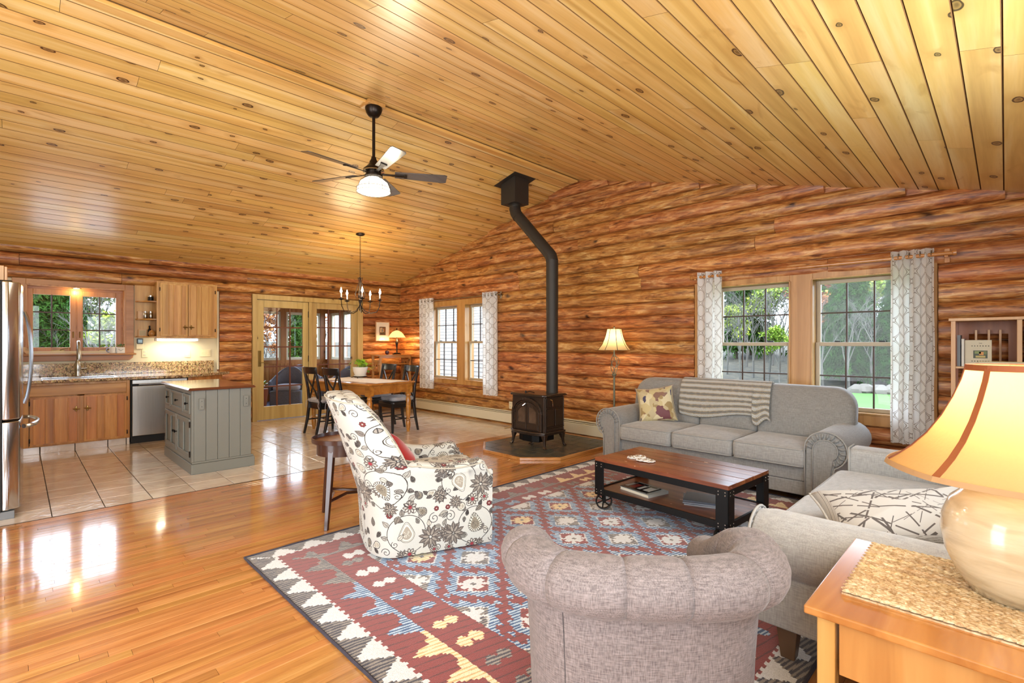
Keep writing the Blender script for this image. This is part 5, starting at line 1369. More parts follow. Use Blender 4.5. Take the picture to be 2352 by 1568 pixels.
def seat_box(parent, name, x0, x1, y0, y1, z0, z1, mat, r=.045, crown=.025, pipe='piping', front='x'):
    cx, cy, cz = (x0+x1)/2, (y0+y1)/2, (z0+z1)/2
    P = dense(rrect(x1-x0, y1-y0, .045, 4), .05); m = MB()
    def f(u, v, w_):
        return Vector((u, v, w_+.006*mnoise.noise(Vector((u*6, v*6, w_*4)))))
    m.puff(P, z1-z0, r, crown, f, 4, 7); o = obj(name, m, mat, parent, loc=(cx, cy, cz), smooth='all')
    if pipe:
        for s in (1, -1):
            mm = MB(); mm.tube([(p[0]*1.0, p[1]*1.0, s*((z1-z0)/2-r*.35)) for p in [(q[0]-.008*(1 if q[0] > 0 else -1), q[1]-.008*(1 if q[1] > 0 else -1)) for q in P]], .0055, 6, closed=True)
            obj('piping', mm, MT[pipe], o, smooth='all')
    return o
def scroll(cx, cz, r, inner, outer, zb, sgn):
    """arm outline in (across, z): rolls outward towards sgn"""
    P = [(inner, zb), ]
    for i in range(17):
        a = math.radians(185-i*15.5); P.append((cx+sgn*r*math.cos(a), cz+r*math.sin(a)))
    P += [(outer, P[-1][1]-.02), (outer, zb)]
    return P
def arm(parent, sgn, inner, x0, x1, zb, cz, r, to3, mat, depth_bulge=.0, label=None):
    cx = inner+sgn*r*.98; outer = inner+sgn*.20; P = scroll(cx, cz, r, inner, outer, zb, sgn)
    rings = []; N = 14
    for i in range(N+1):
        f = i/N; x = x0+(x1-x0)*f; g = 1+.10*f; R_ = []
        e = 1-.012/r*(1-min(1, i/1.0)) 
        for (a, b) in P:
            if b > cz-r: a2 = cx+(a-cx)*(g if sgn*(a-cx) > 0 else 1)*e; b2 = cz+(b-cz)*(e)+.0*f
            else: a2, b2 = a, b
            R_.append(to3(a2, b2, x))
        rings.append(R_)
    m = MB(); m.loft(rings); A = obj('arm', m, mat, parent, smooth=True, angle=55, bevel=.006)
    # front facing: pleated ring, inset panel and piping
    arc = [(cx+sgn*r*math.cos(math.radians(185-i*12.5)), cz+r*math.sin(math.radians(185-i*12.5))) for i in range(21)]
    s_ = 1 if x1 > x0 else -1
    m = MB(); m.tube([to3(inner+sgn*.004, zb+.02, x0-s_*.003)]+[to3(a, b, x0-s_*.003) for a, b in arc]+[to3(outer, zb+.25, x0-s_*.003), to3(outer, zb+.02, x0-s_*.003)], .006, 6); obj('piping', m, MT['piping'], A, smooth='all')
    ri = r*.58; P2 = [(inner+sgn*.055, zb+.01)]+[(cx+sgn*ri*math.cos(math.radians(185-i*15.5)), cz+ri*math.sin(math.radians(185-i*15.5))) for i in range(16)]+[(outer-sgn*.015, P[-2][1]-.0), (outer-sgn*.015, zb+.01)]
    m = MB(); m.prism(P2, to3, x0-s_*.012, x0+s_*.02); obj('facing', m, mat, A, bevel=.006, smooth=True)
    m = MB(); m.tube([to3(a, b, x0-s_*.014) for a, b in P2[:-2]], .004, 5); obj('piping', m, MT['piping'], A, smooth='all')
    m = MB()
    for i in range(14):
        a = math.radians(175-i*17.5); c_, s2 = sgn*math.cos(a), math.sin(a); a2 = a-math.radians(6); c2, s3 = sgn*math.cos(a2), math.sin(a2)
        m.tube([to3(cx+ri*1.06*c_, cz+ri*1.06*s2, x0-s_*.003), to3(cx+(ri+r)*.5*c2, cz+(ri+r)*.5*s3, x0-s_*.009), to3(cx+r*.96*c2, cz+r*.96*s3, x0-s_*.001)], [.005, .010, .004], 5)
    obj('pleats', m, mat, A, smooth='all')
    return A
# ---- sofa against the gable wall
t_ = thing('sofa', 'three-seat grey rolled-arm sofa beneath the big window', 'sofa', (5.0, 2.02, 0))
YZ = lambda a, b, c: Vector((c, a, b))
m = MB(); m.box(-.455, .40, -.90, .90, .075, .19); m.box(-.46, .40, -.90, .90, .192, .31); obj('base', m, MT['sofa'], t_, bevel=.010, seg=3, smooth=True)
for s in (1, -1): arm(t_, s, s*.87, -.50, .38, .06, .475, .148, YZ, MT['sofa'])
m = MB(); P = dense(rrect(2.10, .80, .16, 6, 0, .44), .08); m.puff(P, .16, .04, .0, lambda u, v, w_: Vector((.345+w_+.10*(v-.4), u, v)), 4, 3); obj('back_frame', m, MT['sofa'], t_, smooth='all')
for i, c_ in enumerate((-.585, 0, .585)): seat_box(t_, 'seat_cushion', -.52, .16, c_-.291, c_+.291, .305, .468, MT['sofa_light'], .042, .022)
for i, (a, b) in enumerate(((-1.09, -.292), (-.290, .290), (.292, 1.09))):
    P = []
    r1 = .17
    zl, zh = .44, .915
    if i == 0: P = [(b, zl), (b, zh)]+[(a+r1+r1*math.cos(q), zh-r1*1.1+r1*1.1*math.sin(q)) for q in [PI/2+PI/2*k/8 for k in range(9)]]+[(a+.0, .60), (a+.10, .50), (-.87, zl)]
    elif i == 2: P = [(.87, zl), (b-.10, .50), (b, .60)]+[(b-r1+r1*math.cos(q), zh-r1*1.1+r1*1.1*math.sin(q)) for q in [PI/2*k/8 for k in range(9)]]+[(a, zh), (a, zl)]
    else: P = [(a, zl), (b, zl), (b, zh), (a, zh)]
    P = dense(P, .05); m = MB()
    def f(u, v, w_): return Vector((.20-w_+.22*(v-.44)+.004*mnoise.noise(Vector((u*7, v*7, 1))), u, v+.012*math.cos(u*.9)))
    m.puff(P, .20, .055, .020, f, 4, 6); o = obj('back_cushion', m, MT['sofa'], t_, smooth='all')
for s in (-1, 1):
    for x in (-.32, .36): m = MB(); m.lathe([(.025, 0), (.032, .075)], 12, (x, s*.97, 0)); obj('foot', m, MT['walnut'], t_, smooth=True)
# throw over the sofa back
t_ = thing('throw_blanket', 'chunky crocheted throw in grey and cream draped over the sofa back', 'blanket', (5.0, 2.09, 0))
prof = [(.100, .575), (.098, .62), (.115, .68), (.130, .74), (.148, .80), (.165, .86), (.185, .905), (.225, .938), (.28, .945), (.34, .935), (.40, .90), (.43, .85), (.442, .78), (.45, .70)]
for layer, (ya, yb, off, drop) in enumerate(((-.46, .42, 0, 0), (-.50, -.34, -.012, .02))):
    m = MB(); vs = []; uvs = []; fs = []; ny = 40; L = 0; Ls = [0]
    for k in range(1, len(prof)): L += math.dist(prof[k], prof[k-1]); Ls.append(L)
    for k, (x, z) in enumerate(prof):
        for j in range(ny+1):
            f = j/ny; y = ya+(yb-ya)*f; e = max(0, 1-k/4)
            zz = z+e*(.035*math.sin(f*5.5+.4)-.03*f*0-drop) ; xx = x-.012+off+.006*math.sin(f*9+k*.5)
            yy = y+.03*(1-k/13)*math.sin(k*.7)*.3+(.05*(k/13) if ya < -.45 or 1 else 0)
            sag = .006*math.sin(k*3.1+f*50)*.4
            vs.append((xx+sag, yy, zz)); uvs.append((y, Ls[k]))
    for k in range(len(prof)-1):
        for j in range(ny): q = k*(ny+1)+j; fs.append((q, q+1, q+ny+2, q+ny+1))
    m.add(vs, fs, uvs); o = obj('folded_layer', m, MT['throw'], t_, smooth='all', fix=False); s = o.modifiers.new('solid', 'SOLIDIFY'); s.thickness = .016; s.offset = 0; sb = o.modifiers.new('s', 'SUBSURF'); sb.levels = 1; sb.render_levels = 1
pillow('tan patchwork-print pillow at the left end of the grey sofa', (4.93, 2.70, .655), (math.radians(68), math.radians(-8), math.radians(-62)), .42, .42, .15, MT['patch'])

# ---- cart coffee table
t_ = thing('coffee_table', 'industrial cart coffee table with worn plank top and iron wheels', 'coffee table', (3.50, 1.745, RZ), math.radians(-3.8))
W, L, zt = .62, 1.07, .41
pl = [0]
for i in range(5):
    a = -W/2+W*i/5; m = MB(); m.box(a+.001, a+W/5-.001, -L/2, L/2, zt-.028, zt-(.001 if i % 2 else 0)); obj('plank', m, MT['reclaimed'], t_, bevel=.003)
m = MB(); 
m.box(-W/2+.006, -W/2+.03, -L/2+.01, L/2-.01, zt-.075, zt-.028); m.box(W/2-.03, W/2-.006, -L/2+.01, L/2-.01, zt-.075, zt-.028); m.box(-W/2+.01, W/2-.01, -L/2+.006, -L/2+.03, zt-.075, zt-.028); m.box(-W/2+.01, W/2-.01, L/2-.03, L/2-.006, zt-.075, zt-.028)
obj('rail_frame', m, MT['black_metal'], t_, bevel=.002)
m = MB(); m.box(-W/2+.02, W/2-.02, -L/2+.02, L/2-.02, .145, .163); obj('lower_shelf', m, MT['reclaimed'], t_, bevel=.002)
m = MB(); m.box(-W/2+.004, -W/2+.022, -L/2, L/2, .125, .17); m.box(W/2-.022, W/2-.004, -L/2, L/2, .125, .17); m.box(-W/2, W/2, -L/2+.004, -L/2+.022, .125, .17); m.box(-W/2, W/2, L/2-.022, L/2-.004, .125, .17); obj('lower_rail', m, MT['black_metal'], t_, bevel=.002)
for sx in (-1, 1):
    for sy in (-1, 1):
        x, y = sx*W/2, sy*L/2; m = MB(); m.box(min(x, x-sx*.008), max(x, x-sx*.008), min(y, y-sy*.085), max(y, y-sy*.085), .118, zt-.026); m.box(min(x, x-sx*.085), max(x, x-sx*.085), min(y, y-sy*.008), max(y, y-sy*.008), .118, zt-.026); m.box(min(x, x-sx*.085), max(x, x-sx*.085), min(y, y-sy*.085), max(y, y-sy*.085), .118, .126)
        c_ = obj('corner_post', m, MT['black_metal'], t_, bevel=.002)
        m = MB()
        for z in (.14, .16, zt-.065, zt-.045):
            for q in (.02, .065): m.cb((x+sx*.002, y-sy*q, z), (.006, .009, .009)); m.cb((x-sx*q, y+sy*.002, z), (.009, .006, .009))
        o = obj('rivets', m, MT['nickel'], c_, bevel=.002); o['kind'] = 'stuff'
def wheel(px, py, ang, r=.066, spokes=True):
    root = obj('wheel', MB().loft([[Vector((rr_*math.cos(a), x, rr_*math.sin(a))) for a in [2*PI*k/32 for k in range(32)]] for rr_, x in ((r-.010, -.014), (r-.002, -.017), (r, -.010), (r, .010), (r-.002, .017), (r-.010, .014), (r-.010, -.014))], False), MT['black_metal'], t_, loc=(px, py, r), rot=(0, 0, ang), smooth=True, angle=35)
    m = MB()
    for k in range(6):
        a = 2*PI*k/6; m.tube([(.010*math.cos(a), 0, .010*math.sin(a)), ((r-.008)*math.cos(a+.35), 0, (r-.008)*math.sin(a+.35))], .005, 6)
    m.tube([(0, -.022, 0), (0, .022, 0)], .013, 12); obj('spokes', m, MT['black_metal'], root, smooth=True)
    m = MB(); m.cb((0, .026, .03), (.022, .005, .07)); m.cb((0, -.026, .03), (.022, .005, .07)); m.cb((0, 0, .064), (.05, .057, .006)); m.tube([(0, -.03, 0), (0, .03, 0)], .006, 8); obj('fork', m, MT['black_metal'], root, bevel=.002)
wheel(-W/2+.05, L/2-.05, math.radians(-42)); wheel(-W/2+.05, -L/2+.05, math.radians(-48)); wheel(W/2-.05, -L/2+.06, math.radians(-40), .074); wheel(W/2-.05, L/2-.06, math.radians(-40), .074)
# coasters
for k, (dx, dy, a, z, lab) in enumerate(((0, .05, 0, 0, 'bottom white petal coaster at the left of the fanned pile'), (.035, .015, .3, .006, 'white petal coaster lying second in the fanned pile'), (.0, -.045, .7, 0, 'white petal coaster lowest on the right of the pile'), (-.045, -.055, .1, .006, 'white petal coaster nearest the plank table\'s front edge'), (-.03, -.10, .5, .003, 'rightmost white petal coaster of the fanned pile'))):
    t2 = thing('coaster', lab, 'coaster', (3.42+dx, 2.02+dy, RZ+.411+z), a, 'white coasters on the coffee table')
    P = [((.047+.004*math.cos(8*q))*math.cos(q), (.047+.004*math.cos(8*q))*math.sin(q)) for q in [2*PI*i/48 for i in range(48)]]
    m = MB(); m.prism(P, XYp, 0, .005); b = obj('disc', m, MT['white'], t2, bevel=.001)
    for q in range(8):
        m = MB(); c_, s_ = math.cos(2*PI*q/8), math.sin(2*PI*q/8); m.tube([(.012*c_, .012*s_, .0052), (.036*c_, .036*s_, .0052)], [.001, .003], 4); obj('petal_mark', m, MT['nickel'], t2)
def book(name, label, loc, rz, w_, h_, th, cover, cat='book', group=None, spine=True, tilt=0):
    t2 = thing(name, label, cat, loc, rz, group)
    m = MB(); m.box(-w_/2, w_/2, -h_/2, h_/2, 0, .002); m.box(-w_/2, w_/2, -h_/2, h_/2, th-.002, th); m.box(-w_/2-.001, -w_/2+.001, -h_/2, h_/2, 0, th); obj('cover', m, cover, t2)
    m = MB(); m.box(-w_/2+.002, w_/2-.004, -h_/2+.004, h_/2-.004, .002, th-.002); obj('pages', m, MT['pages'], t2); return t2
zs = RZ+.163
book('book', 'large pale-covered book lying on the cart table\'s lower shelf', (3.43, 1.985, zs), 1.35, .29, .22, .022, plain('cover_pale', 'b5b8b4', .35))
b = book('magazine', 'dark magazine with white lettering on top of the pale book', (3.425, 2.01, zs+.0225), 1.42, .25, .18, .006, plain('cover_black', '24201f', .25), 'magazine')
for k, (x, w_, c_) in enumerate(((-.09, .06, 'e8e4da'), (-.02, .03, 'e8e4da'), (.04, .05, '8c2e24'), (.095, .03, 'a8a49c'))):
    m = MB(); m.box(x-w_/2, x+w_/2, -.05, .05, .0061, .0066); m.box(x-w_/2, x-w_/2+.008, -.075, -.055, .0061, .0066); obj('cover_print', m, plain('print_ink', c_, .4), b)
for k, (dx, dy, a, c_, lab) in enumerate(((0, 0, .35, '8f949c', 'lowest of the spread magazines at the right of the lower shelf'), (.012, -.01, .28, '9a9a98', 'second magazine up in the spread pile on the lower shelf'), (-.01, .012, .42, '777c88', 'third magazine up in the spread pile on the lower shelf'), (.01, .01, .33, '585d68', 'topmost grey magazine of the spread pile on the lower shelf'))):
    book('magazine', lab, (3.50+dx, 1.52+dy, zs+.0075*k), a, .22, .29, .007, plain('mag_cover', c_, .25), 'magazine', 'magazines spread on the lower shelf')

# ---- round side table
t_ = thing('side_table', 'round dark tray-top side table behind the floral armchair', 'side table', (1.725, 3.54, 0), 0)
m = MB(); m.lathe([(.20, .590), (.212, .592), (.215, .625), (.207, .627), (.203, .602), (.01, .602)], 40); obj('tray_top', m, MT['walnut'], t_, smooth=True, angle=35)
m = MB(); m.lathe([(.198, .6025), (.01, .603)], 36); obj('tray_inlay', m, MT['reclaimed'], t_)
m = MB(); m.lathe([(.165, .500), (.178, .502), (.178, .585), (.17, .59)], 36, cap=False); m.lathe([(.165, .50), (.165, .59)], 36, cap=False); obj('apron', m, MT['walnut'], t_, smooth=True)
for k in range(3):
    a = math.radians(218+120*k); c, s = math.cos(a), math.sin(a); m = MB()
    def sq(r, z, w_): return [Vector(((r+u*w_)*c-v*w_*s, (r+u*w_)*s+v*w_*c, z)) for u, v in ((-1, -1), (1, -1), (1, 1), (-1, 1))]
    m.loft([sq(.235, 0, .013), sq(.19, .3, .018), sq(.150, .585, .021)]); obj('leg', m, MT['walnut'], t_, bevel=.003)
    a2 = a+PI*2/3; m = MB(); m.tube([(.205*c, .205*s, .19), (.06*math.cos(a+PI/3), .06*math.sin(a+PI/3), .205), (.205*math.cos(a2), .205*math.sin(a2), .19)], .012, 6); obj('stretcher', m, MT['walnut'], t_, smooth=True)

# ---- floral armchair (local front = +x, left = +y)
t_ = thing('armchair', 'high-backed armchair in cream fabric with grey and red floral print', 'armchair', (1.985, 2.80, RZ), math.radians(-21))
def lerp(a, b, f): return a+(b-a)*f
def sm(f): f = max(0, min(1, f)); return f*f*(3-2*f)
NS = 72; rings = []; arcs = [0]; plan = []
wd, fr, bk = .335, .335, .43
for i in range(NS+1):
    s = i/NS
    # start at front of right (-y) arm, go round the back to the front of the left arm
    if s < .30: f = s/.30; p = (fr-(fr+bk-.20)*f, -wd); nrm = (0, -1)
    elif s > .70: f = (s-.70)/.30; p = (-bk+.20+(fr+bk-.20)*f, wd); nrm = (0, 1)
    else:
        a = -PI/2-PI*(s-.30)/.40; ex = 2.6; c, q = math.cos(a), math.sin(a)
        sc_ = (abs(c)**ex+abs(q)**ex)**(-1/ex); p = (-bk+.20+.20*c*sc_, wd*q*sc_); nn = Vector((c*.9, q)).normalized(); nrm = (nn.x, nn.y)
    plan.append((p, nrm, s))
for i in range(1, NS+1): arcs.append(arcs[-1]+math.dist(plan[i][0], plan[i-1][0]))
armtop = lambda s: None
vsec = []
for i, (p, nrm, s) in enumerate(plan):
    q = min(s, 1-s)/.5            # 0 at arm fronts, 1 at centre back
    k = sm((q-.575)/.10)           # 1 in the back zone
    h = lerp(.585-.035*math.sin(PI*min(1, q/.52)), 1.0-.02*(1-sm((q-.7)/.25)), k)
    front = sm(1-q/.10)
    h -= .12*front**2
    lean = .215*k; th = lerp(.085, .12, k)
    P = []
    def pt(off, z, ln): 
        zz = max(0, z-.30); l = -lean*(zz/.7)**1.15
        return Vector((p[0]+nrm[0]*off+l+(-.02 if 0 else 0), p[1]+nrm[1]*off, z))
    outer = [(.0, .02), (.012, .06), (.016, .2), (.018, .35), (.02, lerp(.45, .55, k)), (.022, lerp(.50, .75, k)), (.026, h-.055), (.022, h-.022), (.002, h-.003)]
    inner = [(-th*.5, h+.002), (-th*.92, h-.018), (-th, h-.06), (-th+.0, lerp(.48, .72, k)), (-th-.01, lerp(.44, .55, k)), (-th-.015, .40), (-th-.01, .2)]
    vsec.append(([pt(o_, z, 0) for o_, z in outer+inner], [z for _, z in outer+inner]))
m = MB(); n = len(vsec[0][0]); R_ = [v[0] for v in vsec]
cum = []
for v in vsec:
    c_ = [0]
    for a, b in zip(v[0], v[0][1:]): c_.append(c_[-1]+(b-a).length)
    cum.append(c_)
m.loft(R_, False, False, uv=lambda i, j: (arcs[i]+.1, cum[i][min(j, n-1)]))
# close the arm fronts
for idx, fl_ in ((0, 1), (NS, -1)):
    S = R_[idx]; c_ = sum(S, Vector())/len(S); b = len(m.v); m.v.append(tuple(c_+Vector((.012, 0, 0)))); 
    for v in S: m.v.append(tuple(v))
    for j in range(len(S)):
        k2 = (j+1) % len(S); m.uv[len(m.f)] = [(c_.y, c_.z), (S[j].y, S[j].z), (S[k2].y, S[k2].z)]; m.f.append((b, b+1+j, b+1+k2))
obj('upholstered_shell', m, MT['floral'], t_, smooth=True, angle=70)
P = dense(rrect(.66, .50, .07, 5, .0, 0), .05)
m = MB(); m.puff(P, .16, .05, .02, XYp, 4, 6, uvs=1); o = obj('seat_cushion', m, MT['floral'], t_, loc=(.03, 0, .40), smooth='all')
m = MB(); m.box(-.25, .345, -.27, .27, .03, .33)
uvb = {}
for k, f in enumerate(m.f): uvb[k] = [(m.v[i][1]+m.v[i][0]*.2, m.v[i][2]) for i in f]
m.uv = uvb; obj('front_rail', m, MT['floral'], t_, bevel=.02, seg=3)
P = dense(rrect(.50, .56, .12, 6, 0, .72), .05)
def fb(u, v, w_): return Vector((-.315+w_-.215*max(0, (v-.3)/.7)**1.15+.0, u*.86, v))
m = MB(); m.puff(P, .12, .05, .015, fb, 4, 5, uvs=1); obj('inside_back', m, MT['floral'], t_, smooth='all')
m = MB(); m.tube([R_[i][5]*1.0+Vector((0, 0, 0)) if 0 else R_[i][7]+Vector((plan[i][1][0]*.002, plan[i][1][1]*.002, .0)) for i in range(0, NS+1)], .0045, 5); obj('piping', m, plain('floral_piping', 'b8b2a2', .8), t_, smooth='all')
m = MB(); m.lathe([(.24, 0), (.24, .02)], 30); obj('swivel_base', m, MT['dark'], t_)
pillow('small bright red velvet pillow on the floral armchair', (1.81, 2.86, .56), (math.radians(48), math.radians(30), math.radians(48)), .30, .30, .15, MT['red_velvet'], pinch=.16)

# ---- channel-back barrel chair seen from behind (local +y = away from camera)
t_ = thing('barrel_chair', 'mauve-brown channel-tufted barrel chair seen from behind in the foreground', 'armchair', (1.425, .865, RZ), -PI/4-.03)
def plan2(s):
    # 0 right arm front, .5 centre back, 1 left arm front ; superellipse back
    A, B = .315, .26; yf = .33
    if s < .24: f = s/.24; return Vector((A+.0*f, yf-(yf+.02)*f)), Vector((1, 0))
    if s > .76: f = (1-s)/.24; return Vector((-A, yf-(yf+.02)*f)), Vector((-1, 0))
    a = -PI*(s-.24)/.52; ex = 3.0; c, q = math.cos(a), math.sin(a); k = (abs(c)**ex+abs(q)**ex)**(-1/ex)
    n_ = Vector((abs(c)**(ex-1)*(1 if c > 0 else -1), abs(q)**(ex-1)*(1 if q > 0 else -1))).normalized()
    return Vector((A*c*k, -.02+B*q*k)), n_
htop = lambda s: .734-.175*sm((abs(s-.5)-.20)/.30)
rollr = lambda s: .076-.012*sm((abs(s-.5)-.25)/.25)
bounds = [0, .085, .165, .235, .305, .385, .465, .545, .62, .69, .76, .835, .92, 1.0]
for ci, (a, b) in enumerate(zip(bounds, bounds[1:])):
    rings = []; n = 9
    for i in range(n+1):
        f = i/n; s = lerp(a, b, f); p, nr = plan2(s); h = htop(s); r = rollr(s); bul = 1-.085*abs(2*f-1)**5.0
        if (ci == 0 and i == 0) or (ci == len(bounds)-2 and i == n): bul *= .75
        R_ = []; cx_ = .030; cz = h-r
        for k in range(17):
            q = math.radians(-75+k*20.6); rr_ = r*bul
            # oval roll that overhangs outwards
            R_.append(Vector((p.x+nr.x*(cx_+rr_*1.12*math.cos(q)), p.y+nr.y*(cx_+rr_*1.12*math.cos(q)), cz+rr_*math.sin(q)*1.05)))
        rings.append(R_)
    m = MB(); m.loft(rings, True, True); obj('channel', m, MT['mauve'], t_, smooth='all')
# outer shell, in panels with seams
for (a, b, nm) in ((0, .288, 'side_panel'), (.2895, .6155, 'back_panel'), (.617, 1, 'side_panel')):
    rings = []; n = 26
    for i in range(n+1):
        s = lerp(a, b, i/n); p, nr = plan2(s); h = htop(s); r = rollr(s); R_ = []
        for z, o_ in ((.10, .012), (.25, .018), (.40, .024), (.52, .032), (h-r*1.5, .042)): R_.append(Vector((p.x+nr.x*o_, p.y+nr.y*o_, z)))
        for z, o_ in ((h-r*1.4, -.04), (.40, -.06), (.10, -.06)): R_.append(Vector((p.x+nr.x*o_, p.y+nr.y*o_, z)))
        rings.append(R_)
    m = MB(); m.loft(rings, True, True); obj(nm, m, MT['mauve'], t_, smooth=True, angle=50)
P = dense(rrect(.52, .50, .08, 5, 0, .06), .05); m = MB(); m.puff(P, .15, .05, .02, XYp, 4, 6); obj('seat_cushion', m, MT['mauve'], t_, loc=(0, 0, .40), smooth='all')
m = MB(); m.box(-.26, .26, -.2, .30, .10, .33); obj('seat_frame', m, MT['mauve'], t_, bevel=.01)
for sx in (-1, 1):
    for sy in (-.20, .28):
        m = MB(); m.loft([[Vector((sx*.25+u*.018, sy+v*.018, 0)) for u, v in ((-1, -1), (1, -1), (1, 1), (-1, 1))], [Vector((sx*.24+u*.026, sy+v*.026, .11)) for u, v in ((-1, -1), (1, -1), (1, 1), (-1, 1))]]); obj('leg', m, MT['walnut'], t_, bevel=.003)

# ---- loveseat (faces +y), rolled left arm towards the end table
t_ = thing('loveseat', 'grey rolled-arm loveseat at the right with a sunlit seat', 'sofa', (3.08, .30, 0))
XZ = lambda a, b, c: Vector((a, c, b))
m = MB(); m.box(-.72, .80, -.42, .40, .16, .33); obj('base', m, MT['sofa'], t_, bevel=.01, seg=3, smooth=True)
arm(t_, -1, -.665, .46, -.40, .15, .480, .132, XZ, MT['sofa_light'])
m = MB(); P = dense(rrect(.20, .48, .04, 4, .89, .39), .06); m.puff(P, .84, .03, 0, lambda u, v, w_: Vector((u, .02+w_, v)), 4, 3); o = obj('arm', m, MT['sofa_light'], t_, smooth='all')
mm = MB(); mm.tube([(.79, .43, .17), (.79, .43, .60), (.81, .435, .63), (.97, .435, .63), (.99, .43, .60), (.99, .43, .17)], .006, 6); obj('piping', mm, MT['piping'], o, smooth='all')
m = MB(); P = dense(rrect(1.62, .66, .12, 6, .05, .50), .08); m.puff(P, .18, .05, .0, lambda u, v, w_: Vector((u, -.44-.1*(v-.4)+w_*1.0, v)), 4, 3); obj('back_frame', m, MT['sofa'], t_, smooth='all')
for a, b in ((-.67, .055), (.06, .785)): seat_box(t_, 'seat_cushion', a, b, -.30, .49, .325, .49, MT['sofa_light'], .045, .030)
for a, b in ((-.67, .055), (.06, .785)):
    P = dense(rrect(b-a, .42, .07, 5, (a+b)/2, .66), .06); m = MB(); m.puff(P, .17, .06, .02, lambda u, v, w_: Vector((u, -.28+w_-.2*(v-.45), v)), 4, 5); obj('back_cushion', m, MT['sofa_light'], t_, smooth='all')
for x in (-.80, .88):
    for y in (.34, -.38):
        m = MB(); m.loft([[Vector((x+u*.026, y+v*.026, RZ if y > 0 else 0)) for u, v in ((-1, -1), (1, -1), (1, 1), (-1, 1))], [Vector((x+u*.040, y+v*.040, .155)) for u, v in ((-1, -1), (1, -1), (1, 1), (-1, 1))]]); obj('leg', m, MT['oak_low'] if 0 else plain('brown_leg', '5e4632', .35), t_, bevel=.003)
pillow('cream lumbar pillow printed with crossed brown sticks on the loveseat', (2.64, .31, .585), (math.radians(24), math.radians(-6), math.radians(-60)), .60, .32, .17, MT['sticks'], pinch=.07, pipe=MT['sticks'])

# ---- end table with woven mat and big lamp
t_ = thing('end_table', 'honey-coloured wooden end table in the right foreground', 'end table', (1.85, .02, 0))
m = MB(); m.box(-.36, .285, -.37, .364, .598, .620); obj('top', m, MT['honey'], t_, bevel=.004)
m = MB(); m.box(-.325, -.305, -.30, .29, .45, .598); m.box(.235, .255, -.30, .29, .45, .598); m.box(-.29, .22, .305, .325, .45, .598); m.box(-.29, .22, -.335, -.315, .45, .598); obj('apron', m, MT['honey_v'], t_, bevel=.002)
for sx in (-1, 1):
    for sy in (-1, 1): m = MB(); m.cb((-.312 if sx < 0 else .240, sy*.318, .299), (.042, .042, .598)); obj('leg', m, MT['honey_v'], t_, bevel=.003)
t2 = thing('place_mat', 'chunky braided jute mat under the ceramic lamp', 'mat', (1.865, .0, .620))
X0, X1, Y0, Y1 = -.235, .235, -.36, .325; nr = 17; wr = (X1-X0)/nr
for i in range(nr):
    xc = X0+wr*(i+.5); m = MB(); ny = int((Y1-Y0)/.021)
    for j in range(ny):
        y = Y0+(Y1-Y0)*(j+.5)/ny
        for s in (-1, 1):
            c_ = Vector((xc+s*wr*.20, y+s*.003, .0075)); d = Vector((s*.35, 1, 0)).normalized()*.0145; u = Vector((d.y, -d.x, 0)).normalized()*.0068
            b = len(m.v); ringv = []
            for t5 in (-1, -.45, .45, 1):
                rr_ = math.sqrt(max(0, 1-(t5*.96)**2)); cc = c_+d*t5
                for k in range(6):
                    q = PI*k/5; m.v.append(tuple(cc+u*rr_*math.cos(q)+Vector((0, 0, rr_*.0075*math.sin(q)))))
            for a_ in range(3):
                for k in range(5): m.f.append((b+a_*6+k, b+a_*6+k+1, b+a_*6+k+7, b+a_*6+k+6))
    m.box(xc-wr/2, xc+wr/2, Y0, Y1, .0, .004)
    obj('braid', m, MT['jute'], t2, smooth=True, fix=False)
LX, LY = 1.925, -.030
t_ = thing('table_lamp', 'large cream stoneware lamp with a glowing gold bell shade', 'lamp', (LX, LY, .634))
m = MB(); m.lathe([(.095, 0), (.108, .004), (.135, .045), (.158, .10), (.168, .155), (.165, .20), (.148, .245), (.118, .275), (.100, .288), (.098, .298), (.104, .304), (.104, .314), (.094, .322), (.03, .326)], 72); obj('base', m, MT['stoneware'], t_, smooth=True, angle=50)
m = MB(); m.tube([(0, 0, .32), (0, 0, .40)], .012, 12); m.lathe([(.02, .39), (.024, .44)], 14); obj('socket', m, MT['brass'], t_, smooth=True)
prof = [(.294, .330), (.283, .340), (.262, .357), (.232, .385), (.197, .427), (.165, .480), (.140, .535), (.122, .585), (.112, .625)]
NP = 8; n = 64
def shade_ring(r, z):
    out = []
    for k in range(n):
        a = 2*PI*k/n; f = (a*NP/(2*PI)) % 1; g = 1-.028*math.sin(PI*f)
        out.append(Vector((r*g*math.cos(a+.19), r*g*math.sin(a+.19), z)))
    return out
m = MB(); m.loft([shade_ring(r, z) for r, z in prof], False, True); s = obj('shade', m, MT['shade'], t_, smooth='all')
for k in range(NP):
    a = 2*PI*k/NP+.19; m = MB(); ang = .020
    R2 = []
    for r, z in prof:
        w_ = .0055+.004*(r/.29); c, q = math.cos(a), math.sin(a); R2.append([Vector(((r+.0015)*c-u*q, (r+.0015)*q+u*c, z)) for u in (-w_, w_)])
    m.loft(R2, False, False); o = obj('rib_trim', m, MT['shade_trim'], s, fix=False); sd = o.modifiers.new('solid', 'SOLIDIFY'); sd.thickness = .0015
for (r, z, h_) in ((.2955, .327, .014), (.113, .612, .016)):
    m = MB(); m.loft([[v*1.0 for v in shade_ring(r+.001, z)], shade_ring(r+(-.004 if r > .2 else .0), z+h_)], False, True); o = obj('hem_trim', m, plain('hem_tan', 'b08a60', .7) if r > .2 else MT['shade_trim'], s, fix=False); sd = o.modifiers.new('solid', 'SOLIDIFY'); sd.thickness = .002; sd.offset = 1
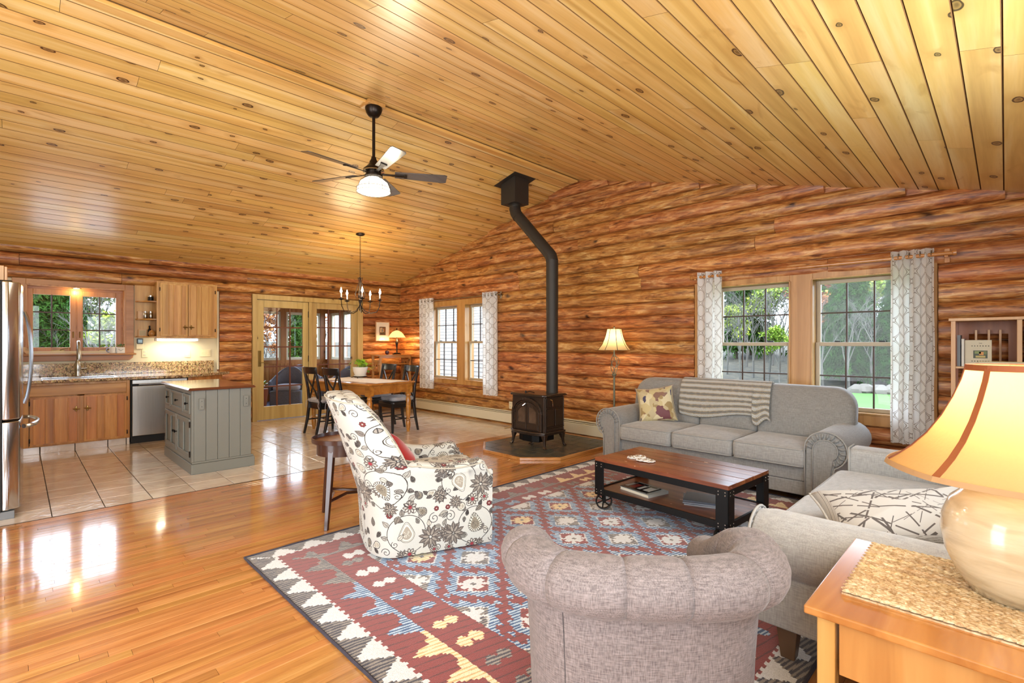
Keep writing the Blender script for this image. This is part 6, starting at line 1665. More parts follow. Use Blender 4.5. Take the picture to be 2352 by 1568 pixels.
m = MB(); m.lathe([(.012, .44), (.028, .47), (.032, .50), (.022, .53), (.003, .545)], 16); obj('bulb', m, emit('bulb_warm', 'ffe6b8', 12), t_, smooth=True)
light('big_lamp_glow', 'POINT', (LX, LY, .634+.50), 2.6, (1, .88, .70), radius=.06)

# ---- floor lamp by the stove end of the sofa
t_ = thing('floor_lamp', 'slim iron floor lamp with a lit cream bell shade against the logs', 'floor lamp', (5.38, 3.535, 0))
m = MB(); m.lathe([(.14, 0), (.14, .012), (.05, .035), (.02, .06)], 28); obj('base', m, MT['nickel'], t_, smooth=True)
pm = plain('verdigris_iron', '7d7b66', .5, .4)
m = MB(); m.tube([(0, 0, .05), (0, 0, .92)], .0135, 10); m.lathe([(.0135, .90), (.03, .92), (.03, .93), (.012, .94)], 14); m.tube([(0, 0, 1.17), (0, 0, 1.26)], .010, 8); obj('pole', m, pm, t_, smooth=True)
for k in range(4):
    a0 = k*PI/2; m = MB(); P = []
    for i in range(14):
        f = i/13; r = .012+.034*math.sin(PI*f); a = a0+f*2.6; P.append((r*math.cos(a), r*math.sin(a), .93+.25*f))
    m.tube(P, .0045, 6); obj('twist_strand', m, pm, t_, smooth=True)
m = MB(); m.tube([(.0, 0, 1.16), (.05, -.03, 1.14), (.07, -.04, 1.09), (.05, -.03, 1.04), (.02, -.01, 1.02)], .004, 6); obj('scroll', m, pm, t_, smooth=True)
prof2 = [(.205, 1.240), (.185, 1.265), (.155, 1.305), (.125, 1.37), (.105, 1.43), (.093, 1.485), (.088, 1.505)]
def sr2(r, z): return [Vector((r*(1-.03*math.sin(PI*((k/6) % 1)))*math.cos(2*PI*k/48), r*(1-.03*math.sin(PI*((k/6) % 1)))*math.sin(2*PI*k/48), z)) for k in range(48)]
m = MB(); m.loft([sr2(r, z) for r, z in prof2], False, True); s = obj('shade', m, MT['shade_cream'], t_, smooth='all')
for k in range(8):
    a = 2*PI*k/8; m = MB(); m.tube([((r+.001)*math.cos(a), (r+.001)*math.sin(a), z) for r, z in prof2], .0035, 5); obj('rib_trim', m, MT['bronze'], s)
m = MB(); m.lathe([(.004, 1.50), (.012, 1.515), (.014, 1.53), (.004, 1.545)], 12); obj('finial', m, MT['nickel'], t_, smooth=True)
m = MB(); m.lathe([(.01, 1.33), (.026, 1.36), (.026, 1.39), (.004, 1.42)], 12); obj('bulb', m, emit('bulb_soft', 'ffe6b4', 14), t_, smooth=True)
light('floor_lamp_glow', 'POINT', (5.38, 3.535, 1.38), 5, (1, .82, .5), radius=.04)

# ---- hearth and wood stove
HP = [(5.58, 3.55), (4.33, 3.55), (4.0, 3.88), (4.0, 4.50), (4.33, 4.86), (5.58, 4.86)]
HP = HP[::-1]
def clip(poly, hull):
    out = poly
    for i in range(len(hull)):
        A, B = hull[i], hull[(i+1) % len(hull)]; inp = out; out = []
        f = lambda p: (B[0]-A[0])*(p[1]-A[1])-(B[1]-A[1])*(p[0]-A[0])
        for k in range(len(inp)):
            p, q = inp[k-1], inp[k]; fp, fq = f(p), f(q)
            if (fp >= 0) != (fq >= 0): t5 = fp/(fp-fq); out.append((p[0]+(q[0]-p[0])*t5, p[1]+(q[1]-p[1])*t5))
            if fq >= 0: out.append(q)
        if not out: return []
    return out
area = sum(HP[i-1][0]*HP[i][1]-HP[i][0]*HP[i-1][1] for i in range(6))
if area < 0: HP = HP[::-1]
cxh = sum(p[0] for p in HP)/6; cyh = sum(p[1] for p in HP)/6
inset = [(cxh+(p[0]-cxh)*.955, cyh+(p[1]-cyh)*.955) for p in HP]
t_ = thing('hearth_pad', 'slate-tiled hearth pad with clipped corners and an oak edge under the stove', 'hearth', (0, 0, 0))
m = MB(); m.prism(inset, XYp, 0, .024); obj('base', m, MT['slate_grout'], t_)
for i in range(6):
    a, b = Vector(HP[i]), Vector(HP[(i+1) % 6]); ai, bi = Vector(inset[i]), Vector(inset[(i+1) % 6]); m = MB(); m.prism([tuple(a), tuple(b), tuple(bi), tuple(ai)], XYp, 0, .034); obj('edge_trim', m, MT['honey'], t_, bevel=.004)
for i in range(9):
    for j in range(7):
        x0 = 3.95+i*.205; y0 = 3.48+j*.30-(.15 if i % 2 else 0)
        P = clip([(x0+.004, y0+.004), (x0+.201, y0+.004), (x0+.201, y0+.296), (x0+.004, y0+.296)], inset)
        if len(P) > 2: m = MB(); m.prism(P, XYp, .02, .030); obj('tile', m, MT['slate'], t_, bevel=.0015)
HZ_ = .031
t_ = thing('wood_stove', 'dark brown cast-iron wood stove with arched double glass doors', 'wood stove', (4.72, 4.25, HZ_))
ST = MT['stove']; YZs = lambda a, b, c: Vector((c, a, b))
m = MB(); m.box(-.19, .18, -.275, .275, .19, .635); obj('body', m, ST, t_, bevel=.012, seg=3)
m = MB(); P = [(.205, -.31), (.205, .31), (-.19, .31), (-.225, .27), (-.235, .12), (-.235, -.12), (-.225, -.27), (-.19, -.31)]; m.prism(P, XYp, .635, .655); m.prism([(x*.97, y*.97) for x, y in P], XYp, .655, .662); obj('top_plate', m, ST, t_, smooth=True, bevel=.006, seg=3)
m = MB(); P = [(.20, -.295), (.20, .295), (-.20, .295), (-.235, .22), (-.26, .10), (-.26, -.10), (-.235, -.22), (-.20, -.295)]; m.prism(P, XYp, .175, .20); m.prism([(x*.94, y*.95) for x, y in P], XYp, .155, .175); obj('bottom_skirt', m, ST, t_, smooth=True, bevel=.006, seg=3)
def archp(w_, z0, zs, r, n=14): return [(w_, z0)]+[(w_*math.cos(a), zs+r*math.sin(a)) for a in [PI*k/n for k in range(n+1)]]+[(-w_, z0)]
m = MB(); out = archp(.255, .205, .42, .195); inn = archp(.225, .205, .42, .165)
for k in range(len(out)-1):
    q = [out[k], out[k+1], inn[k+1], inn[k]]; m.prism(q, YZs, -.225, -.19)
obj('arch_moulding', m, ST, t_, bevel=.003)
m = MB(); out2 = archp(.220, .205, .42, .160); inn2 = archp(.205, .205, .42, .145)
for k in range(len(out2)-1): m.prism([out2[k], out2[k+1], inn2[k+1], inn2[k]], YZs, -.214, -.19)
obj('arch_moulding', m, ST, t_, bevel=.002)
for s in (-1, 1):
    # half-arch door with a window
    P = [(s*.004, .215), (s*.200, .215), (s*.200, .42)]+[(s*.200*math.cos(a), .42+.138*math.sin(a)) for a in [PI/2*k/8 for k in range(1, 8)]]+[(s*.004, .557)]
    m = MB(); G = [(s*.030, .300), (s*.160, .300), (s*.160, .42)]+[(s*(.03+.130*math.cos(a)), .42+.075*math.sin(a)) for a in [PI/2*k/8 for k in range(1, 8)]]+[(s*.030, .495)]
    for k in range(len(P)): m.prism([P[k-1], P[k], G[k], G[k-1]], YZs, -.212, -.194)
    d = obj('door', m, ST, t_, bevel=.002)
    m = MB(); m.prism(G, YZs, -.203, -.198); obj('glass', m, MT['mica'], d)
    m = MB(); m.prism([(s*.02, .224), (s*.18, .224), (s*.18, .28), (s*.02, .28)], YZs, -.216, -.208); obj('lower_panel', m, ST, d, bevel=.002)
    for z in (.30, .43): m = MB(); m.cb((-.212, s*.212, z), (.02, .016, .03)); obj('hinge', m, ST, d, bevel=.003)
m = MB(); m.tube([(-.212, -.005, .535), (-.245, -.005, .540), (-.262, .02, .515)], .009, 8); m.lathe([(.012, 0), (.012, .012)], 10, (-.235, -.005, .534)); obj('door_handle', m, MT['chrome'], t_, smooth=True)
for s in (-1,):
    XZs = lambda a, b, c: Vector((a, c, b)); y = s*.275
    m = MB(); m.box(-.15, .16, y-.012, y, .50, .61); m.box(-.15, -.003, y-.010, y, .265, .48); m.box(.010, .16, y-.010, y, .265, .48); m.box(-.15, .16, y-.010, y, .205, .245); obj('side_panel', m, ST, t_, bevel=.006, seg=2)
    m = MB()
    for q in ((-.165, .175, .612, .625), (-.165, .175, .486, .496), (-.165, .175, .248, .260)): m.box(q[0], q[1], y-.016, y, q[2], q[3])
    for x in (-.170, .168): m.box(x-.006, x+.006, y-.014, y, .20, .625)
    obj('side_moulding', m, ST, t_, bevel=.003)
    m = MB(); m.tube([(-.10, y-.02, .60), (-.085, y-.035, .595), (-.07, y-.03, .56), (-.062, y-.028, .515)], .007, 8); obj('damper_handle', m, MT['chrome'], t_, smooth=True)
m = MB(); m.tube([(-.12, .10, .665), (-.10, .05, .68), (-.09, -.02, .668)], .005, 6); m.lathe([(.012, .66), (.010, .685), (.003, .69)], 10, (-.12, .10, 0)); obj('top_handle', m, MT['black_metal'], t_, smooth=True)
m = MB(); m.tube([(-.20, .30, .205), (-.22, .34, .195), (-.235, .37, .185)], .008, 8); obj('side_handle', m, MT['chrome'], t_, smooth=True)
m = MB(); m.prism([(.12, -.17), (.12, .17), (-.17, .17), (-.20, .08), (-.20, -.08), (-.17, -.17)], XYp, .065, .155); obj('ash_pan', m, MT['black_metal'], t_, bevel=.008); m = MB(); m.tube([(-.20, -.04, .05), (-.225, -.05, .045), (-.23, -.09, .05), (-.21, -.12, .07)], .006, 6); obj('ash_pan_handle', m, ST, t_, smooth=True)
for sx in (-1, 1):
    for sy in (-1, 1):
        m = MB(); c0x, c0y = sx*.165, sy*.255
        def q4(dx, dy, z, w_): return [Vector((c0x+sx*dx+u*w_, c0y+sy*dy+v*w_, z)) for u, v in ((-1, -1), (1, -1), (1, 1), (-1, 1))]
        m.loft([q4(.030, .030, 0, .016), q4(.028, .028, .012, .019), q4(.018, .018, .03, .012), q4(.010, .010, .09, .016), q4(0, 0, .165, .034)]); obj('leg', m, ST, t_, smooth=True, bevel=.004)
# stove pipe with an offset, and the ceiling support box
PXs, PYs = 4.855, 4.125; YB2 = 4.80
t_ = thing('stove_pipe', 'dark grey stove pipe rising from the stove and jogging to the ceiling box', 'stove pipe', (PXs, PYs, .69))
m = MB(); m.tube([(0, 0, .004), (0, 0, 1.10)], .0755, 28); m.tube([(0, 0, 1.07), (0, 0, 1.705)], .0775, 28); obj('lower_section', m, MT['pipe'], t_, smooth=True, angle=50)
e1 = 2.43-.69; dy = YB2-PYs; zt2 = 3.13-.69
m = MB(); m.tube([(0, 0, e1-.05), (0, .02, e1+.02), (0, .07, e1+.075)], .0785, 28); obj('lower_elbow', m, MT['pipe'], t_, smooth=True, angle=50)
m = MB(); m.tube([(0, .04, e1+.045), (0, dy-.04, zt2-.035)], .0755, 28); obj('offset_section', m, MT['pipe'], t_, smooth=True, angle=50)
m = MB(); m.tube([(0, dy-.07, zt2-.075), (0, dy-.02, zt2-.01), (0, dy, zt2+.06)], .0785, 28); m.tube([(0, dy, zt2+.03), (0, dy, zt2+.12)], .076, 28); obj('upper_elbow', m, MT['pipe'], t_, smooth=True, angle=50)
zc = ceilz(YB2)
t_ = thing('ceiling_support_box', 'square dark metal chimney support box on the sloping ceiling', 'chimney box', (PXs, YB2, zc))
m = MB(); q = .135; zb_ = 3.235-zc
m.loft([[Vector((x, y, zb_)) for x, y in ((-q, -q), (q, -q), (q, q), (-q, q))], [Vector((x, y, -SA*y-.004)) for x, y in ((-q, -q), (q, -q), (q, q), (-q, q))]]); obj('box', m, MT['pipe'], t_, bevel=.002)
m = MB(); q = .205; m.loft([[Vector((x, y, -SA*y-.008)) for x, y in ((-q, -q), (q, -q), (q, q), (-q, q))], [Vector((x, y, -SA*y-.002)) for x, y in ((-q, -q), (q, -q), (q, q), (-q, q))]]); obj('flange', m, MT['pipe'], t_)
m = MB(); m.lathe([(.095, zb_-.004), (.095, zb_-.012), (.078, zb_-.014)], 28); obj('collar', m, MT['pipe'], t_, smooth=True)

# ---- curtains and rods
def curtain(y0, y1, zt, zb, x, nf, label, group, flare=0):
    t_ = thing('window_curtain', label, 'curtain', (x, (y0+y1)/2, 0), 0, group)
    m = MB(); nx, nz = nf*12, 22; vs = []; uvs = []; fs = []; W = abs(y1-y0); true_w = W*1.75
    for j in range(nz+1):
        f = j/nz; z = zt+(zb-zt)*f
        for i in range(nx+1):
            g = i/nx; ph = g*nf*2*PI; amp = (.040-.008*f)*(1+.25*mnoise.noise(Vector((g*4, f*1.5, x))))
            yy = (g-.5)*W*(1+flare*f)+.012*math.sin(ph*2)*(.5+f*.5)+.01*mnoise.noise(Vector((g*3, f*3, 7)))
            vs.append((amp*math.sin(ph)+.012*f*math.sin(g*9), yy, z)); uvs.append((g*true_w, z))
    for j in range(nz):
        for i in range(nx): k = j*(nx+1)+i; fs.append((k, k+1, k+nx+2, k+nx+1))
    m.add(vs, fs, uvs); obj('cloth', m, MT['curtain'], t_, smooth='all', fix=False)
    m = MB()
    for k in range(nf*2):
        yy = ((k+.5)/(nf*2)-.5)*W; P = [(.004*math.cos(a)*0, yy+.004*(1 if k % 2 else -1), zt-.045+.026*math.sin(a)) if 0 else (.026*math.cos(a), yy, zt-.045+.026*math.sin(a)) for a in [2*PI*q/14 for q in range(14)]]
        m.tube(P, .003, 5, closed=True)
    obj('grommets', m, MT['nickel'], t_, smooth=True)
g1 = 'trellis curtains at the big window'; g2 = 'trellis curtains at the small window'
curtain(2.245, 2.53, 2.14, .42, 5.565, 3, 'white trellis curtain hanging left of the big window', g1)
curtain(.435, .735, 2.145, .43, 5.565, 4, 'white trellis curtain right of the big window beside the bookshelf', g1)
curtain(7.70, 8.13, 2.19, .46, 5.575, 4, 'white trellis curtain on the corner side of the small window', g2)
curtain(5.93, 6.27, 2.185, .455, 5.575, 4, 'white trellis curtain on the stove side of the small window', g2)
def rod(y0, y1, z, x, mat, r, label, br):
    t_ = thing('curtain_rod', label, 'curtain rod', (x, (y0+y1)/2, z))
    m = MB(); m.tube([(0, -(y1-y0)/2, 0), (0, (y1-y0)/2, 0)], r, 12); obj('pole', m, mat, t_, smooth=True)
    for s in (-1, 1):
        m = MB(); yy = s*((y1-y0)/2-.035); m.box(-.02, XG-.06-x, yy-.012, yy+.012, -r-.014, -r); m.box(XG-.07-x, XG-.06-x, yy-.018, yy+.018, -.07, .05); obj('bracket', m, mat, t_, bevel=.002)
        m = MB(); m.lathe([(r, 0), (r*1.5, .01), (r*1.3, .03), (.002, .034)], 12); o = obj('finial', m, mat, t_, loc=(0, s*(y1-y0)/2, 0), rot=(-s*PI/2, 0, 0), smooth=True)
rod(.32, 2.58, 2.085, 5.565, MT['honey'], .017, 'pale wooden curtain rod over the big window', 1)
rod(5.86, 8.16, 2.135, 5.575, MT['nickel'], .011, 'slim metal curtain rod over the small window', 1)

# ---- bookshelf in the right corner and what stands on it
t_ = thing('bookshelf', 'light-edged open wooden bookshelf in the corner right of the big window', 'bookshelf', (5.38, .115, 0))
m = MB(); m.box(-.17, .19, -.215, .205, 1.498, 1.520); obj('top', m, MT['beech'], t_, bevel=.002)
for y in (-.188, .178):
    m = MB(); m.box(-.16, -.135, y-.014, y+.014, 0, 1.498); obj('post', m, MT['beech'], t_, bevel=.002); m = MB(); m.box(-.135, .17, y-.006, y+.006, .0, 1.498) if y < 0 else m.box(.15, .17, y-.014, y+.014, 0, 1.498); obj('side_panel' if y < 0 else 'post', m, MT['shelf_int'], t_)
for z in (.30, .72, 1.125): m = MB(); m.box(-.155, .17, -.175, .165, z, z+.016); obj('shelf', m, MT['beech'], t_, bevel=.002)
m = MB(); m.box(.155, .17, -.18, .17, 1.40, 1.498); m.box(.155, .17, .10, .17, 1.14, 1.40); m.box(.155, .17, -.18, -.13, 1.14, 1.40); obj('back_panel', m, MT['shelf_int'], t_)
for y in (.055, -.02, -.085): m = MB(); m.box(.10, .115, y-.007, y+.007, 1.141, 1.43); obj('slat', m, MT['beech'], t_, bevel=.001)
t2 = thing('cabinet', 'tall reddish wooden cabinet side at the right edge beside the bookshelf', 'cabinet', (5.42, -.285, 0))
m = MB(); m.box(-.20, .20, -.165, .165, .06, 1.50); obj('body', m, MT['fir_red_v'], t2, bevel=.003); m = MB(); m.box(-.215, -.2, -.155, .155, .08, 1.48); obj('door', m, MT['fir_red_v'], t2, bevel=.004); m = MB(); m.box(-.18, .18, -.15, .15, 0, .06); obj('plinth', m, MT['walnut'], t2)
zs = 1.1425
def upright(label, y, th, h_, dep, cover, x=5.25, face=False):
    t3 = thing('book', label, 'book', (x, y, zs))
    m = MB(); m.box(0, dep, -th/2, -th/2+.002, 0, h_); m.box(0, dep, th/2-.002, th/2, 0, h_); m.box(-.001, .002, -th/2, th/2, 0, h_); obj('cover', m, cover, t3)
    m = MB(); m.box(.003, dep-.004, -th/2+.002, th/2-.002, .004, h_-.004); obj('pages', m, MT['pages'], t3); return t3
upright('tall slate-grey book at the left end of the shelf', .262, .020, .245, .20, plain('cover_slate', '6d747c', .5))
upright('slim white book between the grey book and the cream one', .238, .016, .215, .19, plain('cover_white', 'd8d6d0', .5), 5.245)
t3 = thing('book', 'cream book with a small framed garden picture on its cover, facing the room', 'book', (5.235, .150, zs), 0)
t3.rotation_euler = (0, 0, 0)
cv = plain('cover_cream', 'cbc4ae', .5)
m = MB(); m.box(0, .004, -.075, .075, 0, .205); m.box(.018, .022, -.075, .075, 0, .205); m.box(0, .022, .072, .076, 0, .205); obj('cover', m, cv, t3, bevel=.001)
m = MB(); m.box(.004, .018, -.072, .072, .003, .202); obj('pages', m, MT['pages'], t3)
m = MB(); m.box(-.0006, .0, -.052, .028, .065, .125); pc = obj('cover_picture', m, plain('pic_dark', '2f3a22', .4), t3)
for (y0, y1, z0, z1, c_) in ((-.04, .015, .07, .085, 'b7a860'), (-.03, -.005, .09, .115, 'c98a3a'), (-.015, .02, .10, .12, '7d8c4a'), (-.048, -.03, .095, .12, '5d6f3c')):
    m = MB(); m.box(-.0012, -.0006, y0, y1, z0, z1); obj('picture_patch', m, plain('pic_patch', c_, .4), pc)
for row, z in (('top', .160), ('bottom', .043)):
    for k in range(7): m = MB(); y = -.058+.0155*k; m.box(-.0008, 0, y-.003, y+.003, z-.003, z+.003); obj('cover_dot', m, MT['dark'], t3)
text_mesh('lettering', 'THE', .010, MT['bronze'], t3, (-.0008, -.012, .180), (PI/2, 0, -PI/2))
book('book', 'upper of two pale yellow-spined books lying on the shelf', (5.27, .02, zs+.0225), PI/2, .26, .17, .020, plain('cover_ycream', 'd9cf9a', .5), group='books lying flat on the bookshelf')
book('book', 'lower of two pale yellow-spined books lying on the shelf', (5.265, .025, zs+.0), PI/2, .27, .18, .0215, plain('cover_ygreen', 'c6c487', .5), group='books lying flat on the bookshelf')
t3 = thing('box', 'small square yellow box at the front edge of the bookshelf', 'box', (5.228, -.075, zs)); m = MB(); m.box(-.02, .02, -.028, .028, 0, .032); obj('body', m, MT['yellow'], t3, bevel=.002); m = MB(); m.box(-.021, .021, -.029, .029, .028, .036); obj('lid', m, MT['yellow'], t3, bevel=.002)
t3 = thing('book', 'black-and-white patterned book leaning at the right end of the bookshelf', 'book', (5.29, -.132, zs)); t3.rotation_euler = (math.radians(17), 0, 0)
m = MB(); m.box(-.05, .12, -.007, .007, 0, .15); o = obj('cover', m, MT['white'], t3)
for k in range(6): m = MB(); m.box(-.0515, -.05, -.007, .007, .012+k*.024, .022+k*.024); obj('stripe', m, MT['dark'], t3)
# ------------------------------------------------------------ outside: lawn, woods, neighbouring roof, porch seats
grass = NT('lawn'); v = grass.vec((1, 1, 1), rnd=False); a = grass.noise(v, 1.2, 4); b = grass.noise(v, 40, 2)
grass = grass.done(grass.mix(b, grass.mix(a, srgb('3c6420'), srgb('55803a')), srgb('34581e')), .95)
forest = NT('forest_floor'); v = forest.vec((1, 1, 1), rnd=False); a = forest.noise(v, 2.5, 5)
forest = forest.done(forest.ramp(a, [(.35, srgb('201f14')), (.55, srgb('3a3426')), (.7, srgb('4c4534'))]), .95)
m = MB(); m.box(6.0, 24.5, -12, 15, -.9, -.62); g = obj('lawn', m, grass); g['kind'] = 'structure'
m = MB(); m.add([(24.5, -20, -.62), (70, -45, 2.5), (70, 60, 2.5), (24.5, 30, -.62)], [(0, 1, 2, 3)]); g = obj('woodland_ground', m, forest, fix=False); g['kind'] = 'structure'
m = MB(); m.add([(-30, 9.6, -.75), (24.5, 15, -.75), (30, 50, 1.5), (-40, 50, 1.5)], [(0, 1, 2, 3)]); g = obj('woodland_ground', m, forest, fix=False); g['kind'] = 'structure'
def mt_leaf(name, c1, c2, tr=.25):
    t = NT(name); oi = t.n('ShaderNodeTexCoord').outputs['Object']; n = t.noise(oi, 3.0, 3); c = t.mix(n, srgb(c1), srgb(c2)); t.done(t.vary(c, .35, .03), .9, spec=0.); return t.m
SPR = mt_leaf('spruce_green', '172b13', '365822'); BRK = plain('bark_grey', '56534e', .9, noise=.3); YEL = mt_leaf('spring_leaf', '6d8a2e', '9aa84a'); RED = mt_leaf('red_buds', '8a4a30', 'a87650'); DRK = plain('bark_dark', '4d4239', .9)
def spruce_mesh(seed, H=7.0):
    rr = random.Random(seed); t = MB(); t.tube([(0, 0, 0), (0, 0, H*.95)], [.12, .01], 6); f = MB()
    nt = 34
    for k in range(nt):
        z = H*(.10+.88*k/nt); R = (1.75*(1-k/nt)**.85+.12)*rr.uniform(.85, 1.1); nb = int(9+6*(1-k/nt))
        for b in range(nb):
            z0_ = z; z = z0_+rr.uniform(-.12, .12); a = 2*PI*b/nb+k*.7+rr.uniform(-.3, .3); c, s = math.cos(a), math.sin(a); L = R*rr.uniform(.75, 1.1); N_ = 9
            for q in range(N_):
                f0 = (q+.5)/N_; r = L*f0; dz = -.28*r*r/max(L, .1)+.08*math.sin(f0*3); w_ = .26*(1-f0)+.08
                for sd in (-1, 1):
                    for e in (0, 1):
                        p = Vector((r*c, r*s, z+dz)); tip = p+Vector((c*.10-s*sd*w_*rr.uniform(.6, 1.3), s*.10+c*sd*w_*rr.uniform(.6, 1.3), -.03-.17*e+rr.uniform(-.10, .08))); u = Vector((c*.6, s*.6, rr.uniform(-1, .5)))*.06
                        f.add([p-u, p+u*1.5, tip], [(0, 1, 2)])
            z = z0_
    return t, f
def bare_mesh(seed, H=6.0):
    rr = random.Random(seed); t = MB(); tips = []
    def br(p, d, L, r, lev):
        q = p+d*L; mid = p+d*L*.5+Vector((rr.uniform(-1, 1), rr.uniform(-1, 1), 0))*L*.05; t.tube([p, mid, q], [r, r*.8, r*.6], 4 if lev < 2 else 3, cap=False)
        if lev >= 5: tips.append(q); return
        for k in range(3 if lev > 0 else 4):
            ax = Vector((rr.uniform(-1, 1), rr.uniform(-1, 1), rr.uniform(-.2, .6))).normalized(); nd = (d*1.0+ax*(.55 if lev else .4)).normalized(); nd.z = abs(nd.z)*.8+.1
            br(p+d*L*rr.uniform(.55, 1) if lev else p+d*L*(.4+.2*k), nd.normalized(), L*rr.uniform(.55, .72), r*.5, lev+1)
    br(Vector((0, 0, 0)), Vector((0, 0, 1)), H*.42, .07, 0); return t, tips
S1 = [spruce_mesh(k) for k in (1, 2)]; B1 = [bare_mesh(k) for k in (3, 4, 5)]
def leafy(tips, seed, n=6, s=.11):
    rr = random.Random(seed); f = MB()
    for p in tips:
        for k in range(n):
            c = p+Vector((rr.uniform(-.28, .28), rr.uniform(-.28, .28), rr.uniform(-.25, .25))); a = rr.random()*6.3; e = rr.uniform(-1, 1)
            u = Vector((math.cos(a), math.sin(a), e)).normalized()*s; v = Vector((-math.sin(a), math.cos(a), rr.uniform(-1, 1))).normalized()*s*.7
            f.add([c-u, c+v, c+u, c-v], [(0, 1, 2, 3)])
    return f
def mesh_only(name, mb, mat):
    me = bpy.data.meshes.new(name); me.from_pydata(mb.v, [], mb.f); me.materials.append(mat); return me
SPM = [(mesh_only('trunk', t, DRK), mesh_only('foliage', f, SPR)) for t, f in S1]
BAM = [(mesh_only('branches', t, BRK), t2) for t, t2 in B1]
LFM = {('y', k): mesh_only('foliage', leafy(BAM[k][1], 10+k), YEL) for k in range(3)}; LFM.update({('r', k): mesh_only('foliage', leafy(BAM[k][1], 20+k, 4), RED) for k in range(3)})
def tree(kind, x, y, z, s, rz, label, group, k=0):
    t_ = thing({'s': 'spruce_tree', 'b': 'bare_tree', 'y': 'leafy_tree', 'r': 'budding_tree'}[kind], label, 'tree', (x, y, z), rz, group); t_.scale = (s, s, s)
    if kind == 's':
        for nm, me in zip(('trunk', 'foliage'), SPM[k % 2]):
            o = bpy.data.objects.new(nm, me); COL.objects.link(o); o.parent = t_
    else:
        o = bpy.data.objects.new('branches', BAM[k % 3][0]); COL.objects.link(o); o.parent = t_
        if kind in 'yr': o = bpy.data.objects.new('foliage', LFM[(kind, k % 3)]); COL.objects.link(o); o.parent = t_
rr = random.Random(21)
gz = lambda x: -.62+max(0, x-24.5)*.068
def at(u, x):
    t5 = (u-1176)/1134; return x*(1-t5)/(1+t5)
GB = 'woods seen through the big window'
LB = {'s': 'dark green spruce in the woods beyond the lawn', 'b': 'bare grey-branched tree in the woods beyond the lawn', 'y': 'tree with fresh yellow-green leaves in the woods beyond the lawn', 'r': 'tree with reddish spring buds beyond the lawn'}
for (u, x, kd, s, k) in ((1962, 26.5, 's', .88, 0), (1932, 29, 's', .80, 1), (2048, 26, 's', .66, 1), (2100, 27, 's', .9, 0), (1990, 31, 's', .62, 0), (1690, 37, 's', 1.2, 1), (1725, 40, 's', 1.2, 0), (1890, 40, 's', 1.3, 1), (2005, 28, 's', .45, 1)): tree(kd, x, at(u, x), gz(x), s, rr.random()*6, LB['s'], GB, k)
for (u, x, s, k) in ((1640, 26, .75, 0), (1670, 28, .85, 1), (1700, 25.5, .8, 2), (1730, 27, .85, 0), (1765, 26, .9, 1), (1790, 29, .95, 2), (1810, 27, .8, 0), (1850, 26, .8, 1), (1890, 25.2, .7, 2), (1950, 25.2, .75, 0), (2005, 25.4, .75, 1), (1655, 31, 1, 1), (1715, 32, 1, 2), (1775, 33, 1.05, 0), (1620, 29, .9, 2), (2050, 28, .9, 0), (1985, 29, 1, 2)): tree('b', x, at(u, x), gz(x), s, rr.random()*6, LB['b'], GB, k)
for (u, x, s, k) in ((1760, 37, 1.05, 0), (2000, 36, 1.05, 1), (2045, 34, 1.0, 2), (1700, 30, .7, 1), (1800, 36, 1.0, 2), (1950, 38, 1.1, 0), (1790, 25.5, .5, 1)): tree('y', x, at(u, x), gz(x), s, rr.random()*6, LB['y'], GB, k)
for (u, x, s, k) in ((1890, 33, 1.0, 0), (1905, 31, .8, 1)): tree('r', x, at(u, x), gz(x), s, rr.random()*6, LB['r'], GB, k)
RK = plain('field_stone', '5c5750', .9, noise=.25, nscale=4)
for i in range(16):
    u = 1960+i*8; x = 24.0+rr.uniform(-.4, .4); s = rr.uniform(.18, .42); m = MB(); K = 7
    R_ = []
    for q in range(5):
        z = s*.9*q/4; r = s*(1, 1.05, .95, .7, .25)[q]; R_.append([Vector((r*(1+.25*mnoise.noise(Vector((k*1.3, q, i*3.1))))*math.cos(2*PI*k/K), r*(1+.25*mnoise.noise(Vector((k*2.1, q, i*1.7))))*math.sin(2*PI*k/K)*.8, z)) for k in range(K)])
    m.loft(R_); o = obj('boulder', m, RK, loc=(x, at(u, x), -.64), smooth=True, angle=30); tag(o, 'pale boulder in the far stone row', 'rock', 'stone row along the lawn')
# woods beyond the kitchen window and the porch
def atk(u, y):
    t5 = (u-1176)/1134; return y*(1+t5)/(1-t5)
gk = lambda y: -.75+max(0, y-15)*.064
GK, GP = 'woods seen through the kitchen window', 'woods seen through the porch windows'
LK = {'s': 'green spruce close behind the kitchen window', 'b': 'bare tree beyond the kitchen window', 'y': 'yellow-green leafy tree beyond the kitchen window'}
for (u, y, kd, s, k) in ((105, 17.5, 's', .60, 0), (150, 19, 's', .62, 1), (80, 21, 's', .7, 1), (130, 24, 's', .8, 0), (200, 18, 'y', .42, 0), (235, 20, 'y', .5, 1), (215, 17, 'b', .6, 2), (250, 18.5, 'b', .65, 0), (185, 20, 'b', .7, 1), (265, 21, 'b', .7, 2), (140, 17, 'b', .45, 0), (228, 24, 'b', .8, 1), (205, 25, 'y', .7, 2), (90, 18, 'b', .5, 1)): tree(kd, atk(u, y), y, gk(y), s, rr.random()*6, LK[kd], GK, k)
LP = {'r': 'russet budding tree behind the sun porch', 'b': 'bare tree behind the sun porch', 's': 'spruce behind the sun porch', 'y': 'pale leafy tree behind the sun porch'}
for (u, y, kd, s, k) in ((610, 19, 'r', .55, 0), (640, 21, 'r', .6, 1), (625, 18, 'b', .6, 2), (680, 18.5, 's', .5, 0), (672, 20, 'b', .7, 1), (655, 24, 'y', .7, 2), (690, 23, 'r', .7, 2), (600, 22, 'b', .7, 0), (735, 20, 'b', .7, 1)): tree(kd, atk(u, y), y, gk(y), s, rr.random()*6, LP[kd], GP, k)
